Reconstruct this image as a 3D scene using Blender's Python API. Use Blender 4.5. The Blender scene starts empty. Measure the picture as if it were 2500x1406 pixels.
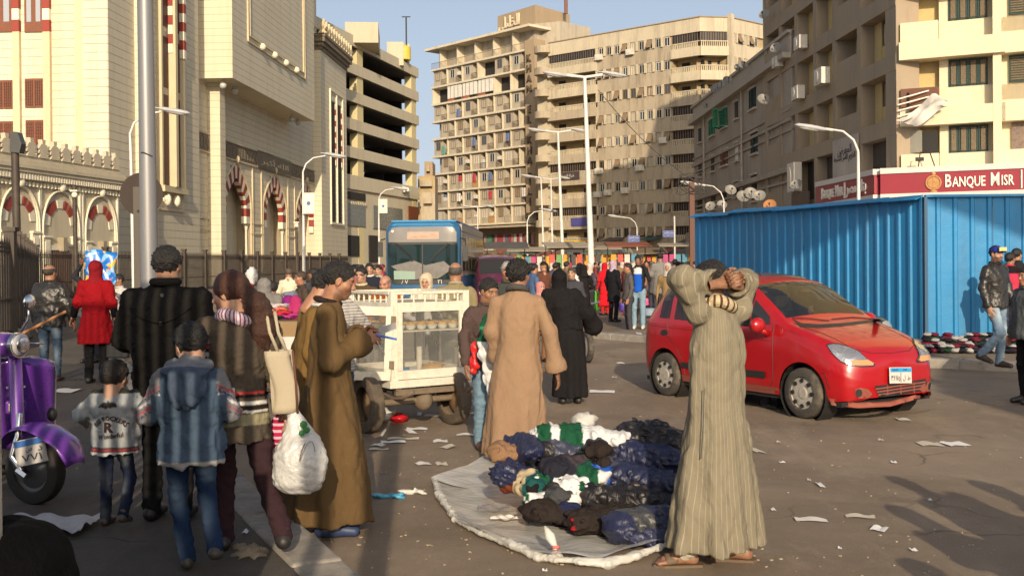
import bpy, bmesh, math, random, time
import numpy as np
from mathutils import Vector, Matrix
T0 = time.time()
random.seed(7); RNG = np.random.default_rng(7)
S = bpy.context.scene; COL = S.collection
R = math.radians; PI = math.pi
# ---------------------------------------------------------------- camera
FPX, UC, VC, HC = 2600.0, 1250.0, 652.0, 1.7
cd = bpy.data.cameras.new('camera'); cam = bpy.data.objects.new('camera', cd); COL.objects.link(cam)
cd.sensor_width = 36; cd.lens = 36 * FPX / 2500; cd.clip_end = 3000; cd.clip_start = 0.05
cd.shift_y = -(703 - VC) / 2500
CR = (Matrix.Rotation(R(90 - 0.27), 3, 'X') @ Matrix.Rotation(R(-0.5), 3, 'Z'))
cam.matrix_world = Matrix.Translation((0, 0, HC)) @ CR.to_4x4()
S.camera = cam
# ---------------------------------------------------------------- light
SUN_EL = R(20); SUN_AZ = (0.085, -0.996)          # towards the sun (x, y)
w = bpy.data.worlds.new('World'); S.world = w; w.use_nodes = True
nt = w.node_tree; bg = nt.nodes['Background']
sky = nt.nodes.new('ShaderNodeTexSky'); sky.sky_type = 'NISHITA'; sky.sun_disc = False
sky.sun_elevation = SUN_EL; sky.sun_rotation = math.atan2(SUN_AZ[0], SUN_AZ[1]); sky.dust_density = 6; sky.air_density = .9; sky.ozone_density = 1.4
# pale city haze, thickest at the horizon all the way round
tcn = nt.nodes.new('ShaderNodeTexCoord'); sxy = nt.nodes.new('ShaderNodeSeparateXYZ'); nt.links.new(tcn.outputs['Generated'], sxy.inputs[0])
mm = nt.nodes.new('ShaderNodeMath'); mm.operation = 'MULTIPLY'; mm.inputs[1].default_value = -3.2; nt.links.new(sxy.outputs[2], mm.inputs[0])
me_ = nt.nodes.new('ShaderNodeMath'); me_.operation = 'EXPONENT'; nt.links.new(mm.outputs[0], me_.inputs[0]); mf = nt.nodes.new('ShaderNodeMath'); mf.operation = 'MULTIPLY'; mf.inputs[1].default_value = .85; mf.use_clamp = True; nt.links.new(me_.outputs[0], mf.inputs[0])
hz = nt.nodes.new('ShaderNodeMix'); hz.data_type = 'RGBA'; nt.links.new(mf.outputs[0], hz.inputs[0]); hz.inputs[7].default_value = (6.2, 7.1, 8.4, 1); nt.links.new(sky.outputs[0], hz.inputs[6]); nt.links.new(hz.outputs[2], bg.inputs[0]); bg.inputs[1].default_value = .12
sl = bpy.data.lights.new('sun', 'SUN'); sl.energy = 4.3; sl.angle = R(0.4); sl.color = (1, .82, .59)
so = bpy.data.objects.new('sun', sl); COL.objects.link(so); so.location = (0, -20, 30)
SD = Vector((SUN_AZ[0] * math.cos(SUN_EL), SUN_AZ[1] * math.cos(SUN_EL), math.sin(SUN_EL))).normalized()
so.rotation_euler = SD.to_track_quat('Z', 'Y').to_euler()
S.view_settings.view_transform = 'Standard'; S.view_settings.look = 'None'; S.view_settings.gamma = 1
S.view_settings.exposure = 0.12; S.view_settings.use_curve_mapping = False
S.cycles.max_bounces = 6; S.cycles.transparent_max_bounces = 12
# ---------------------------------------------------------------- picture geometry of the place
def ray(u, v): return (CR @ Vector(((u - UC) / FPX, -(v - VC) / FPX, -1.0)))
def at(u, v, Y):
 d = ray(u, v); t = Y / d.y; return Vector((d.x * t, Y, HC + d.z * t))
def gp(u, v, z=0.0):
 d = ray(u, v); t = (z - HC) / d.z; return Vector((d.x * t, d.y * t, z))
# ---------------------------------------------------------------- objects
def thing(name, label, cat, loc=(0, 0, 0), rz=0.0, group=None):
 o = bpy.data.objects.new(name, None); COL.objects.link(o); o.empty_display_size = .2
 o.location = loc; o.rotation_euler = (0, 0, rz); o['label'] = label; o['category'] = cat
 if group: o['group'] = group
 return o
def tag(o, label=None, cat=None, group=None, kind=None):
 if label: o['label'] = label
 if cat: o['category'] = cat
 if group: o['group'] = group
 if kind: o['kind'] = kind
 return o
def origin(p):
 v = Vector((0, 0, 0))
 while p is not None:
  v += p.location; p = p.parent
 return v
def link(name, mesh, parent=None, loc=None, rz=0.0, world=False, label=None, kind=None, rot=None, scale=None):
 o = bpy.data.objects.new(name, mesh); COL.objects.link(o)
 if parent is not None: o.parent = parent
 if loc is not None:
  o.location = (Vector(loc) - origin(parent)) if world else Vector(loc)
 if rz: o.rotation_euler = (0, 0, rz)
 if rot is not None: o.rotation_euler = rot
 if scale is not None: o.scale = scale
 if label: o['label'] = label
 if kind: o['kind'] = kind
 return o
def copy_tree(o, parent=None):
 c = o.copy(); COL.objects.link(c); c.parent = parent
 for ch in list(o.children): copy_tree(ch, c)
 return c
def dup(o, loc, rz, label=None):
 c = copy_tree(o); c.location = loc; c.rotation_euler = (0, 0, rz)
 if label: c['label'] = label
 return c
class MB:
 def __init__(s): s.v = []; s.f = []
 def add(s, vs, fs):
  n = len(s.v); s.v += [tuple(p) for p in vs]; s.f += [tuple(i + n for i in f) for f in fs]; return s
 def box(s, c, d, rz=0.0, M=None):
  x, y, z = d[0] / 2, d[1] / 2, d[2] / 2
  vs = [Vector((a * x, b * y, e * z)) for a in (-1, 1) for b in (-1, 1) for e in (-1, 1)]
  if M is not None: vs = [M @ p for p in vs]
  if rz: m = Matrix.Rotation(rz, 3, 'Z'); vs = [m @ p for p in vs]
  c = Vector(c)
  return s.add([p + c for p in vs], [(0, 1, 3, 2), (4, 6, 7, 5), (0, 4, 5, 1), (2, 3, 7, 6), (0, 2, 6, 4), (1, 5, 7, 3)])
 def b(s, x0, x1, y0, y1, z0, z1): return s.box(((x0 + x1) / 2, (y0 + y1) / 2, (z0 + z1) / 2), (x1 - x0, y1 - y0, z1 - z0))
 def tube(s, pts, r, n=8, cap=True):
  pts = [Vector(p) for p in pts]; rr = r if isinstance(r, (list, tuple)) else [r] * len(pts)
  rings = []; up = None
  for i, p in enumerate(pts):
   t = (pts[min(i + 1, len(pts) - 1)] - pts[max(i - 1, 0)]); t = t.normalized() if t.length > 1e-9 else Vector((0, 0, 1))
   if up is None: up = Vector((0, 0, 1)) if abs(t.z) < .9 else Vector((1, 0, 0))
   a = t.cross(up); a = a.normalized() if a.length > 1e-6 else t.orthogonal().normalized()
   b = a.cross(t).normalized(); up = b
   rings.append([p + (a * math.cos(k * 2 * PI / n) + b * math.sin(k * 2 * PI / n)) * rr[i] for k in range(n)])
  vs = [q for r_ in rings for q in r_]; fs = []
  for i in range(len(pts) - 1):
   for k in range(n): fs.append((i * n + k, i * n + (k + 1) % n, (i + 1) * n + (k + 1) % n, (i + 1) * n + k))
  if cap: fs.append(tuple(range(n - 1, -1, -1))); fs.append(tuple(range((len(pts) - 1) * n, len(pts) * n)))
  return s.add(vs, fs)
 def prism(s, poly, y0, y1, ax='y'):
  n = len(poly)
  if ax == 'y': vs = [(x, y0, z) for x, z in poly] + [(x, y1, z) for x, z in poly]
  elif ax == 'z': vs = [(x, y, y0) for x, y in poly] + [(x, y, y1) for x, y in poly]
  else: vs = [(y0, y, z) for y, z in poly] + [(y1, y, z) for y, z in poly]
  return s.add(vs, [tuple(range(n)), tuple(range(2 * n - 1, n - 1, -1))] + [(i, i + n, (i + 1) % n + n, (i + 1) % n) for i in range(n)])
 def lathe(s, prof, n=24, c=(0, 0, 0), M=None, cap=True):
  vs = []; c = Vector(c)
  for r, z in prof:
   for k in range(n):
    p = Vector((r * math.cos(2 * PI * k / n), r * math.sin(2 * PI * k / n), z)); vs.append((M @ p if M is not None else p) + c)
  fs = [(i * n + k, i * n + (k + 1) % n, (i + 1) * n + (k + 1) % n, (i + 1) * n + k) for i in range(len(prof) - 1) for k in range(n)]
  if cap and prof[0][0] > 1e-4: fs.append(tuple(range(n)))
  if cap and prof[-1][0] > 1e-4: fs.append(tuple(range((len(prof) - 1) * n, len(prof) * n)))
  return s.add(vs, fs)
 def sph(s, c, r, n=10, m=7):
  r = r if isinstance(r, (tuple, list)) else (r, r, r)
  return s.add([(c[0] + r[0] * math.sin(PI * j / m) * math.cos(2 * PI * k / n), c[1] + r[1] * math.sin(PI * j / m) * math.sin(2 * PI * k / n), c[2] + r[2] * math.cos(PI * j / m)) for j in range(m + 1) for k in range(n)],
      [(j * n + k, j * n + (k + 1) % n, (j + 1) * n + (k + 1) % n, (j + 1) * n + k) for j in range(m) for k in range(n)])
 def quad(s, a, b, c, d): return s.add([a, b, c, d], [(0, 1, 2, 3)])
 def grid(s, fn, nu, nv):
  return s.add([fn(i / nu, j / nv) for j in range(nv + 1) for i in range(nu + 1)],
      [(j * (nu + 1) + i, j * (nu + 1) + i + 1, (j + 1) * (nu + 1) + i + 1, (j + 1) * (nu + 1) + i) for j in range(nv) for i in range(nu)])
 def mesh(s, name, mat, smooth=False, sub=None, fix=True):
  m = bpy.data.meshes.new(name); m.from_pydata(s.v, [], s.f)
  if fix:
   bm = bmesh.new(); bm.from_mesh(m); bmesh.ops.remove_doubles(bm, verts=bm.verts, dist=1e-5); bmesh.ops.recalc_face_normals(bm, faces=bm.faces); bm.to_mesh(m); bm.free()
  m.materials.append(mat)
  if smooth: m.shade_smooth() if smooth is True else (m.shade_smooth(), m.set_sharp_from_angle(angle=R(smooth)))
  return m
 def build(s, name, mat, parent=None, world=False, smooth=False, label=None, kind=None, loc=None, rz=0.0, bevel=0, fix=True, solid=0, subsurf=0):
  if world and parent is not None:
   o0 = origin(parent); s.v = [(a - o0.x, b - o0.y, c - o0.z) for a, b, c in s.v]
  m = s.mesh(name, mat, smooth, fix=fix)
  o = link(name, m, parent, loc=loc, rz=rz, label=label, kind=kind)
  if solid: k = o.modifiers.new('s', 'SOLIDIFY'); k.thickness = solid; k.offset = 0
  if bevel:
   k = o.modifiers.new('b', 'BEVEL'); k.width = bevel; k.segments = 2; k.limit_method = 'ANGLE'; k.angle_limit = R(35); k.harden_normals = False
  if subsurf: k = o.modifiers.new('u', 'SUBSURF'); k.levels = k.render_levels = subsurf
  return o
# ---------------------------------------------------------------- materials
MATS = {}
def newmat(name):
 m = bpy.data.materials.new(name); m.use_nodes = True; n = m.node_tree; return m, n, n.nodes['Principled BSDF']
def c4(c): return (c[0], c[1], c[2], 1)
def noisec(n, scale, detail=4, rough=.6, vec=None, dist=0):
 t = n.nodes.new('ShaderNodeTexNoise'); t.inputs['Scale'].default_value = scale; t.inputs['Detail'].default_value = detail; t.inputs['Roughness'].default_value = rough; t.inputs['Distortion'].default_value = dist
 if vec is not None: n.links.new(vec, t.inputs['Vector'])
 return t.outputs['Fac']
def ramp(n, fac, a, b, ca=(0, 0, 0), cb=(1, 1, 1)):
 r = n.nodes.new('ShaderNodeValToRGB'); r.color_ramp.elements[0].position = a; r.color_ramp.elements[1].position = b
 r.color_ramp.elements[0].color = c4(ca); r.color_ramp.elements[1].color = c4(cb); n.links.new(fac, r.inputs[0]); return r.outputs[0]
def mixc(n, fac, a, b, mode='MIX'):
 m = n.nodes.new('ShaderNodeMix'); m.data_type = 'RGBA'; m.blend_type = mode
 if isinstance(fac, (int, float)): m.inputs[0].default_value = fac
 else: n.links.new(fac, m.inputs[0])
 for i, c in ((6, a), (7, b)):
  if isinstance(c, tuple): m.inputs[i].default_value = c4(c)
  else: n.links.new(c, m.inputs[i])
 return m.outputs[2]
def mathn(n, op, a, b=None):
 m = n.nodes.new('ShaderNodeMath'); m.operation = op
 for i, c in ((0, a), (1, b)):
  if c is None: continue
  if isinstance(c, (int, float)): m.inputs[i].default_value = c
  else: n.links.new(c, m.inputs[i])
 return m.outputs[0]
def bumpn(n, h, strength, dist, prev=None):
 b = n.nodes.new('ShaderNodeBump'); b.inputs['Strength'].default_value = strength; b.inputs['Distance'].default_value = dist; n.links.new(h, b.inputs['Height'])
 if prev is not None: n.links.new(prev, b.inputs['Normal'])
 return b.outputs[0]
def coords(n, scale=(1, 1, 1), kind='Object'):
 t = n.nodes.new('ShaderNodeTexCoord'); m = n.nodes.new('ShaderNodeMapping'); m.inputs['Scale'].default_value = scale; n.links.new(t.outputs[kind], m.inputs[0]); return m.outputs[0]
def world_pos(n, scale=(1, 1, 1)):
 t = n.nodes.new('ShaderNodeNewGeometry'); m = n.nodes.new('ShaderNodeMapping'); m.inputs['Scale'].default_value = scale; n.links.new(t.outputs['Position'], m.inputs[0]); return m.outputs[0]
def mat(col, rough=.7, metal=0, var=.12, vs=3.0, bump=.1, bs=60, dirt=None, dscale=1.5, damt=.4, streak=False, coat=0, name='paint', spec=.5, trans=0, alpha=1, bd=.01, wp=True, emis=0):
 """general surface: colour, tone variation, dirt patches (optionally streaky), fine relief"""
 key = (name, tuple(col), rough, metal, var, vs, bump, bs, dirt, dscale, damt, streak, coat, spec, trans, alpha, wp, emis)
 if key in MATS: return MATS[key]
 m, n, p = newmat(name)
 cv = (world_pos if wp else coords)(n)
 f = noisec(n, vs, 5, .65, cv)
 c = mixc(n, f, tuple(x * (1 - var * 1.3) for x in col), tuple(min(1, x * (1 + var * 1.3)) for x in col))
 if dirt is not None:
  dv = (world_pos if wp else coords)(n, (1, 1, .12) if streak else (1, 1, 1))
  d = ramp(n, noisec(n, dscale, 8, .7, dv), .5, .72)
  c = mixc(n, mathn(n, 'MULTIPLY', d, damt), c, tuple(dirt))
  d2 = ramp(n, noisec(n, dscale * 5, 6, .75, dv), .50, .75); c = mixc(n, mathn(n, 'MULTIPLY', d2, damt * .6), c, tuple(x * .8 for x in dirt))
 n.links.new(c, p.inputs['Base Color'])
 p.inputs['Roughness'].default_value = rough; p.inputs['Metallic'].default_value = metal
 p.inputs['Specular IOR Level'].default_value = spec
 if rough > .15:
  rn = mathn(n, 'ADD', mathn(n, 'MULTIPLY', f, .25), rough - .12); n.links.new(rn, p.inputs['Roughness'])
 if bump: n.links.new(bumpn(n, noisec(n, bs, 4, .6, cv), bump, bd), p.inputs['Normal'])
 if coat: p.inputs['Coat Weight'].default_value = coat; p.inputs['Coat Roughness'].default_value = .08
 if trans: p.inputs['Transmission Weight'].default_value = trans
 if alpha < 1: p.inputs['Alpha'].default_value = alpha
 if emis: n.links.new(c, p.inputs['Emission Color']); p.inputs['Emission Strength'].default_value = emis
 MATS[key] = m; return m
def cloth(col, rough=.92, sheen=.0, wr=.5, ws=7, name='fabric', stripes=None, vcol=False):
 key = ('cl', tuple(col), rough, wr, ws, stripes, vcol, name)
 if key in MATS: return MATS[key]
 m, n, p = newmat(name); cv = coords(n)
 if vcol:
  a = n.nodes.new('ShaderNodeAttribute'); a.attribute_name = 'Col'; base = a.outputs['Color']
 else:
  base = mixc(n, noisec(n, 4, 4, .6, cv), tuple(x * .82 for x in col), tuple(min(1, x * 1.16) for x in col))
 if stripes:
  axis, scale, wdt, sc = stripes
  sp = n.nodes.new('ShaderNodeSeparateXYZ'); n.links.new(cv, sp.inputs[0])
  if axis == 'A':
   ang = mathn(n, 'ARCTAN2', sp.outputs[0], sp.outputs[1]); v = mathn(n, 'MULTIPLY', ang, scale)
  else: v = mathn(n, 'MULTIPLY', sp.outputs['XYZ'.index(axis)], scale)
  v = mathn(n, 'ADD', v, mathn(n, 'MULTIPLY', noisec(n, 3, 2, .5, cv), .8))
  fr = mathn(n, 'FRACT', v); st = mathn(n, 'LESS_THAN', fr, wdt)
  base = mixc(n, st, base, tuple(sc))
 n.links.new(base, p.inputs['Base Color']); p.inputs['Roughness'].default_value = rough
 p.inputs['Sheen Weight'].default_value = sheen; p.inputs['Specular IOR Level'].default_value = .12 if rough > .6 else .5
 nb = bumpn(n, noisec(n, ws, 5, .55, coords(n, (1, 1, .45)), 1.2), wr, .03)
 nb = bumpn(n, noisec(n, 24, 4, .5, coords(n, (1, 1, .5)), 2.0), .35, .012, nb); nb = bumpn(n, noisec(n, 300, 2, .5, cv), .2, .0015, nb)
 n.links.new(nb, p.inputs['Normal']); MATS[key] = m; return m
def skinmat():
 if 'skin' in MATS: return MATS['skin']
 m, n, p = newmat('skin'); a = n.nodes.new('ShaderNodeAttribute'); a.attribute_name = 'Col'
 c = mixc(n, .16, a.outputs['Color'], ramp(n, noisec(n, 45, 4, .6, coords(n)), .3, .7, (.10, .035, .02), (.6, .36, .24)))
 n.links.new(c, p.inputs['Base Color']); p.inputs['Roughness'].default_value = .5
 p.inputs['Subsurface Weight'].default_value = .08; p.inputs['Subsurface Radius'].default_value = (.02, .008, .004)
 n.links.new(bumpn(n, noisec(n, 160, 3, .6, coords(n)), .15, .003), p.inputs['Normal']); MATS['skin'] = m; return m
def hairmat(col):
 k = ('hair', col)
 if k in MATS: return MATS[k]
 m, n, p = newmat('hair'); cv = coords(n, (1, 1, .35)); f = noisec(n, 90, 5, .7, cv)
 n.links.new(mixc(n, f, tuple(x * .5 for x in col), tuple(x * 1.7 for x in col)), p.inputs['Base Color']); p.inputs['Roughness'].default_value = .55
 n.links.new(bumpn(n, noisec(n, 120, 4, .7, cv), .9, .012), p.inputs['Normal']); MATS[k] = m; return m
def glass(col=(.03, .035, .04), rough=.06, alpha=1.0, name='glass'):
 k = ('glass', col, rough, alpha)
 if k in MATS: return MATS[k]
 m, n, p = newmat(name); p.inputs['Base Color'].default_value = c4(col); p.inputs['Roughness'].default_value = rough; p.inputs['IOR'].default_value = 1.5
 if alpha < 1: p.inputs['Alpha'].default_value = alpha
 n.links.new(bumpn(n, noisec(n, .9, 2, .5, world_pos(n)), .03, .05), p.inputs['Normal']); MATS[k] = m; return m
# ---------------------------------------------------------------- writing
FORMS = {}  # letter -> isolated, final, initial, medial presentation forms
def _forms():
 t = 'ا FE8D FE8E|ب FE8F FE90 FE91 FE92|ة FE93 FE94|ت FE95 FE96 FE97 FE98|ث FE99 FE9A FE9B FE9C|ج FE9D FE9E FE9F FEA0|ح FEA1 FEA2 FEA3 FEA4|خ FEA5 FEA6 FEA7 FEA8|د FEA9 FEAA|ذ FEAB FEAC|ر FEAD FEAE|ز FEAF FEB0|س FEB1 FEB2 FEB3 FEB4|ش FEB5 FEB6 FEB7 FEB8|ص FEB9 FEBA FEBB FEBC|ض FEBD FEBE FEBF FEC0|ط FEC1 FEC2 FEC3 FEC4|ظ FEC5 FEC6 FEC7 FEC8|ع FEC9 FECA FECB FECC|غ FECD FECE FECF FED0|ف FED1 FED2 FED3 FED4|ق FED5 FED6 FED7 FED8|ك FED9 FEDA FEDB FEDC|ل FEDD FEDE FEDF FEE0|م FEE1 FEE2 FEE3 FEE4|ن FEE5 FEE6 FEE7 FEE8|ه FEE9 FEEA FEEB FEEC|و FEED FEEE|ى FEEF FEF0|ي FEF1 FEF2 FEF3 FEF4|أ FE83 FE84'
 for e in t.split('|'):
  q = e.split(); FORMS[q[0]] = [chr(int(x, 16)) for x in q[1:]]
_forms()
def arabic(s):
 out = []
 for i, ch in enumerate(s):
  if ch not in FORMS: out.append(ch); continue
  f = FORMS[ch]; prev = i > 0 and s[i - 1] in FORMS and len(FORMS[s[i - 1]]) == 4; nxt = i + 1 < len(s) and s[i + 1] in FORMS and len(f) == 4
  out.append(f[3] if prev and nxt else f[1] if prev else f[2] if nxt else f[0])
 return ''.join(reversed(out))
def text_mesh(body, h, m, depth=.01, width=None, ar=False, bold=0.0):
 """lettering as a mesh in local x (right), z (up); front towards -y; left-bottom at the origin"""
 c = bpy.data.curves.new('lettering', 'FONT'); c.body = arabic(body) if ar else body; c.extrude = depth / 2; c.offset = bold; c.resolution_u = 2
 o = bpy.data.objects.new('t', c); COL.objects.link(o); dg = bpy.context.evaluated_depsgraph_get()
 me = bpy.data.meshes.new_from_object(o.evaluated_get(dg)); bpy.data.objects.remove(o)
 xs = [v.co.x for v in me.vertices]; ys = [v.co.y for v in me.vertices]
 x0, x1, y0, y1 = min(xs), max(xs), min(ys), max(ys); k = h / (y1 - y0); kx = k if width is None else width / (x1 - x0)
 for v in me.vertices: v.co = Vector(((v.co.x - x0) * kx, -v.co.z * 1.0, (v.co.y - y0) * k))
 me.materials.clear(); me.materials.append(m); me.name = 'lettering'
 return me, (x1 - x0) * kx
# ---------------------------------------------------------------- implicit surfaces -> meshes
def surf_nets(D, lo, h):
 ins = D < 0; nx, ny, nz = D.shape
 c = ins[:-1, :-1, :-1].astype(np.int8)
 tot = np.zeros((nx - 1, ny - 1, nz - 1), np.int8)
 for a in (0, 1):
  for b in (0, 1):
   for e in (0, 1): tot += ins[a:nx - 1 + a, b:ny - 1 + b, e:nz - 1 + e]
 act = (tot > 0) & (tot < 8); idx = np.argwhere(act)
 if len(idx) == 0: return np.zeros((0, 3)), np.zeros((0, 4), int)
 vid = -np.ones(act.shape, np.int64); vid[act] = np.arange(len(idx))
 P = np.zeros((len(idx), 3)); W = np.zeros(len(idx)); i, j, k = idx.T
 for ax in range(3):
  o1, o2 = [q for q in range(3) if q != ax]
  for a in (0, 1):
   for b in (0, 1):
    of = [0, 0, 0]; of[o1] = a; of[o2] = b; of2 = list(of); of2[ax] = 1
    d0 = D[i + of[0], j + of[1], k + of[2]]; d1 = D[i + of2[0], j + of2[1], k + of2[2]]
    m = (d0 < 0) != (d1 < 0); t = np.where(m, d0 / np.where(m, d0 - d1, 1), 0)
    pt = np.tile(np.array(of, float), (len(idx), 1)); pt[:, ax] = t
    P += pt * m[:, None]; W += m
 P = idx + P / W[:, None]; faces = []
 for ax in range(3):
  sl0 = [slice(None)] * 3; sl1 = [slice(None)] * 3; sl0[ax] = slice(0, -1); sl1[ax] = slice(1, None)
  o1, o2 = (ax + 1) % 3, (ax + 2) % 3
  for s_ in (sl0, sl1): s_[o1] = slice(1, -1); s_[o2] = slice(1, -1)
  A = ins[tuple(sl0)]; B = ins[tuple(sl1)]; e = np.argwhere(A != B); sgn = A[A != B]
  if len(e) == 0: continue
  e[:, o1] += 1; e[:, o2] += 1
  def g(a, b):
   q = e.copy(); q[:, o1] -= a; q[:, o2] -= b; return vid[q[:, 0], q[:, 1], q[:, 2]]
  F = np.stack([g(1, 1), g(0, 1), g(0, 0), g(1, 0)], 1); F[~sgn] = F[~sgn][:, ::-1]; faces.append(F)
 return P * h + lo, np.concatenate(faces)
class SDF:
 def __init__(s, lo, hi, h):
  s.lo = np.array(lo, float); s.h = h; n = np.ceil((np.array(hi) - s.lo) / h).astype(int) + 2
  s.D = np.full(n, 1.0, np.float32); s.n = n
 def sub(s, lo, hi):
  a = np.clip(np.floor((np.array(lo) - s.lo) / s.h).astype(int), 0, s.n - 1); b = np.clip(np.ceil((np.array(hi) - s.lo) / s.h).astype(int) + 1, 1, s.n)
  sl = tuple(slice(x, max(y, x + 1)) for x, y in zip(a, b))
  X, Y, Z = [(np.arange(q.start, q.stop) * s.h + s.lo[i]).astype(np.float32) for i, q in enumerate(sl)]
  return sl, X[:, None, None], Y[None, :, None], Z[None, None, :]
 def comb(s, sl, d, k, op):
  A = s.D[sl]
  if op == 'u': hh = np.clip(.5 + .5 * (A - d) / k, 0, 1); s.D[sl] = A * (1 - hh) + d * hh - k * hh * (1 - hh)
  else: d = -d; hh = np.clip(.5 - .5 * (A - d) / k, 0, 1); s.D[sl] = A * (1 - hh) + d * hh + k * hh * (1 - hh)
 def cone(s, a, b, ra, rb=None, k=.02, op='u', sq=(1, 1, 1)):
  rb = ra if rb is None else rb; a = np.array(a, float); b = np.array(b, float); m = max(ra, rb) * max(sq) + k + 2 * s.h
  sl, X, Y, Z = s.sub(np.minimum(a, b) - m, np.maximum(a, b) + m); d = b - a; L = max(float(d @ d), 1e-9)
  x, y, z = X - a[0], Y - a[1], Z - a[2]; t = np.clip((x * d[0] + y * d[1] + z * d[2]) / L, 0, 1)
  q = np.sqrt(((x - t * d[0]) / sq[0]) ** 2 + ((y - t * d[1]) / sq[1]) ** 2 + ((z - t * d[2]) / sq[2]) ** 2) - (ra + (rb - ra) * t)
  s.comb(sl, q * min(sq), k, op); return s
 def limb(s, pts, rs, k=.02, sq=(1, 1, 1)):
  for i in range(len(pts) - 1): s.cone(pts[i], pts[i + 1], rs[i], rs[i + 1], k, 'u', sq)
  return s
 def ell(s, c, r, k=.02, op='u'):
  m = k + 2 * s.h; c = np.array(c); r = np.array(r); sl, X, Y, Z = s.sub(c - r - m, c + r + m)
  q = np.sqrt(((X - c[0]) / r[0]) ** 2 + ((Y - c[1]) / r[1]) ** 2 + ((Z - c[2]) / r[2]) ** 2)
  s.comb(sl, (q - 1) * float(r.min()), k, op); return s
 def loft(s, secs, k=.03, folds=None, op='u'):
  """secs: rows (z, cx, cy, rx, ry); folds: (n, phase, amp at lowest row)"""
  A = np.array(sorted(secs)); mx = A[:, 3].max() * 1.15; my = A[:, 4].max() * 1.15
  sl, X, Y, Z = s.sub((A[:, 1].min() - mx - k, A[:, 2].min() - my - k, A[0, 0] - k - 2 * s.h), (A[:, 1].max() + mx + k, A[:, 2].max() + my + k, A[-1, 0] + k + 2 * s.h))
  zz = Z.ravel()
  def ip(c):
   return np.interp(zz, A[:, 0], A[:, c])
  ker = max(1, int(.05 / s.h)); sm = lambda a: np.convolve(np.pad(a, ker, mode='edge'), np.ones(2 * ker + 1) / (2 * ker + 1), 'valid')
  cx, cy, rx, ry = [sm(ip(c)).astype(np.float32)[None, None, :] for c in (1, 2, 3, 4)]
  x = (X - cx) / rx; y = (Y - cy) / ry; q = np.sqrt(x * x + y * y); mr = np.minimum(rx, ry)
  if folds:
   th = np.arctan2(y, x); f = np.clip((A[-1, 0] - Z) / (A[-1, 0] - A[0, 0]), 0, 1) ** 1.3
   for n_, ph, am in folds:
    q = q / (1 + am * f * np.sin(n_ * th + ph + 1.2 * np.sin(2 * th + ph) + .9 * Z))
  d = np.maximum((q - 1) * mr, np.maximum(A[0, 0] - Z, Z - A[-1, 0])); s.comb(sl, d, k, op); return s
 def plane(s, p, nrm):
  """keep the side the normal points away from"""
  nrm = np.array(nrm, float); nrm /= np.linalg.norm(nrm); sl, X, Y, Z = s.sub(s.lo, s.lo + s.n * s.h)
  s.D = np.maximum(s.D, (X - p[0]) * nrm[0] + (Y - p[1]) * nrm[1] + (Z - p[2]) * nrm[2]).astype(np.float32); return s
 def wrinkle(s, amp, freq, seed=0, aniso=(1, 1, .5), n=7):
  r = np.random.default_rng(seed); sl, X, Y, Z = s.sub(s.lo, s.lo + s.n * s.h); W = 0
  for i in range(n):
   kx, ky, kz = r.normal(size=3) * freq * np.array(aniso); W = W + np.sin(kx * X + ky * Y + kz * Z + r.uniform(0, 6.28) + .8 * np.sin(ky * .5 * X - kx * .5 * Z))
  s.D = (s.D + amp * (1 - np.abs(W) / math.sqrt(n) * 1.3)).astype(np.float32); return s
 def get(s): return surf_nets(s.D, s.lo, s.h)
def np_mesh(name, V, Fc, m, col=None, smooth=True):
 me = bpy.data.meshes.new(name); n = len(V); f = len(Fc)
 me.vertices.add(n); me.vertices.foreach_set('co', np.asarray(V, np.float32).ravel())
 me.loops.add(f * 4); me.loops.foreach_set('vertex_index', np.asarray(Fc, np.int32).ravel())
 me.polygons.add(f); me.polygons.foreach_set('loop_start', np.arange(0, f * 4, 4, dtype=np.int32))
 me.update(calc_edges=True); me.validate()
 if smooth: me.shade_smooth()
 me.materials.append(m)
 if col is not None:
  a = me.color_attributes.new('Col', 'FLOAT_COLOR', 'POINT'); c = np.ones((len(me.vertices), 4), np.float32); c[:, :3] = col[:len(me.vertices)]; a.data.foreach_set('color', c.ravel())
 return me
# ================================================================ SETTING: ground
class Fac:
 """a vertical wall plane from A (left as seen) to B (right as seen)"""
 def __init__(s, A, B):
  s.A = Vector((A[0], A[1], 0)); s.d = (Vector((B[0], B[1], 0)) - s.A); s.L = s.d.length; s.d.normalize()
  s.ang = math.atan2(s.d.y, s.d.x); s.n = Vector((s.d.y, -s.d.x, 0))
 def hit(s, u, v):
  r = ray(u, v); den = r.x * s.n.x + r.y * s.n.y; t = (s.A.x * s.n.x + s.A.y * s.n.y) / den
  p = Vector((r.x * t, r.y * t, 0)); return (p - s.A).dot(s.d), HC + r.z * t
 def rect(s, u0, v0, u1, v1):
  um, vm = (u0 + u1) / 2, (v0 + v1) / 2; return s.hit(u0, vm)[0], s.hit(u1, vm)[0], s.hit(um, v1)[1], s.hit(um, v0)[1]
 def P(s, a, d, z): return s.A + s.d * a + s.n * d + Vector((0, 0, z))
 def put(s, mb, name, m, root, a=0, d=0, z=0, **k):
  p = s.P(a, d, z); lw = p - origin(root) if root is not None else p
  return mb.build(name, m, root, loc=lw, rz=s.ang, **k)
 def inst(s, me, name, root, a, d, z, **k): return link(name, me, root, loc=s.P(a, d, z), world=True, rz=s.ang, **k)
def fbox(mb, s0, s1, d0, d1, z0, z1): return mb.b(s0, s1, -d1, -d0, z0, z1)
def P2(u, Y): q = at(u, 640, Y); return (q.x, q.y)

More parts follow.
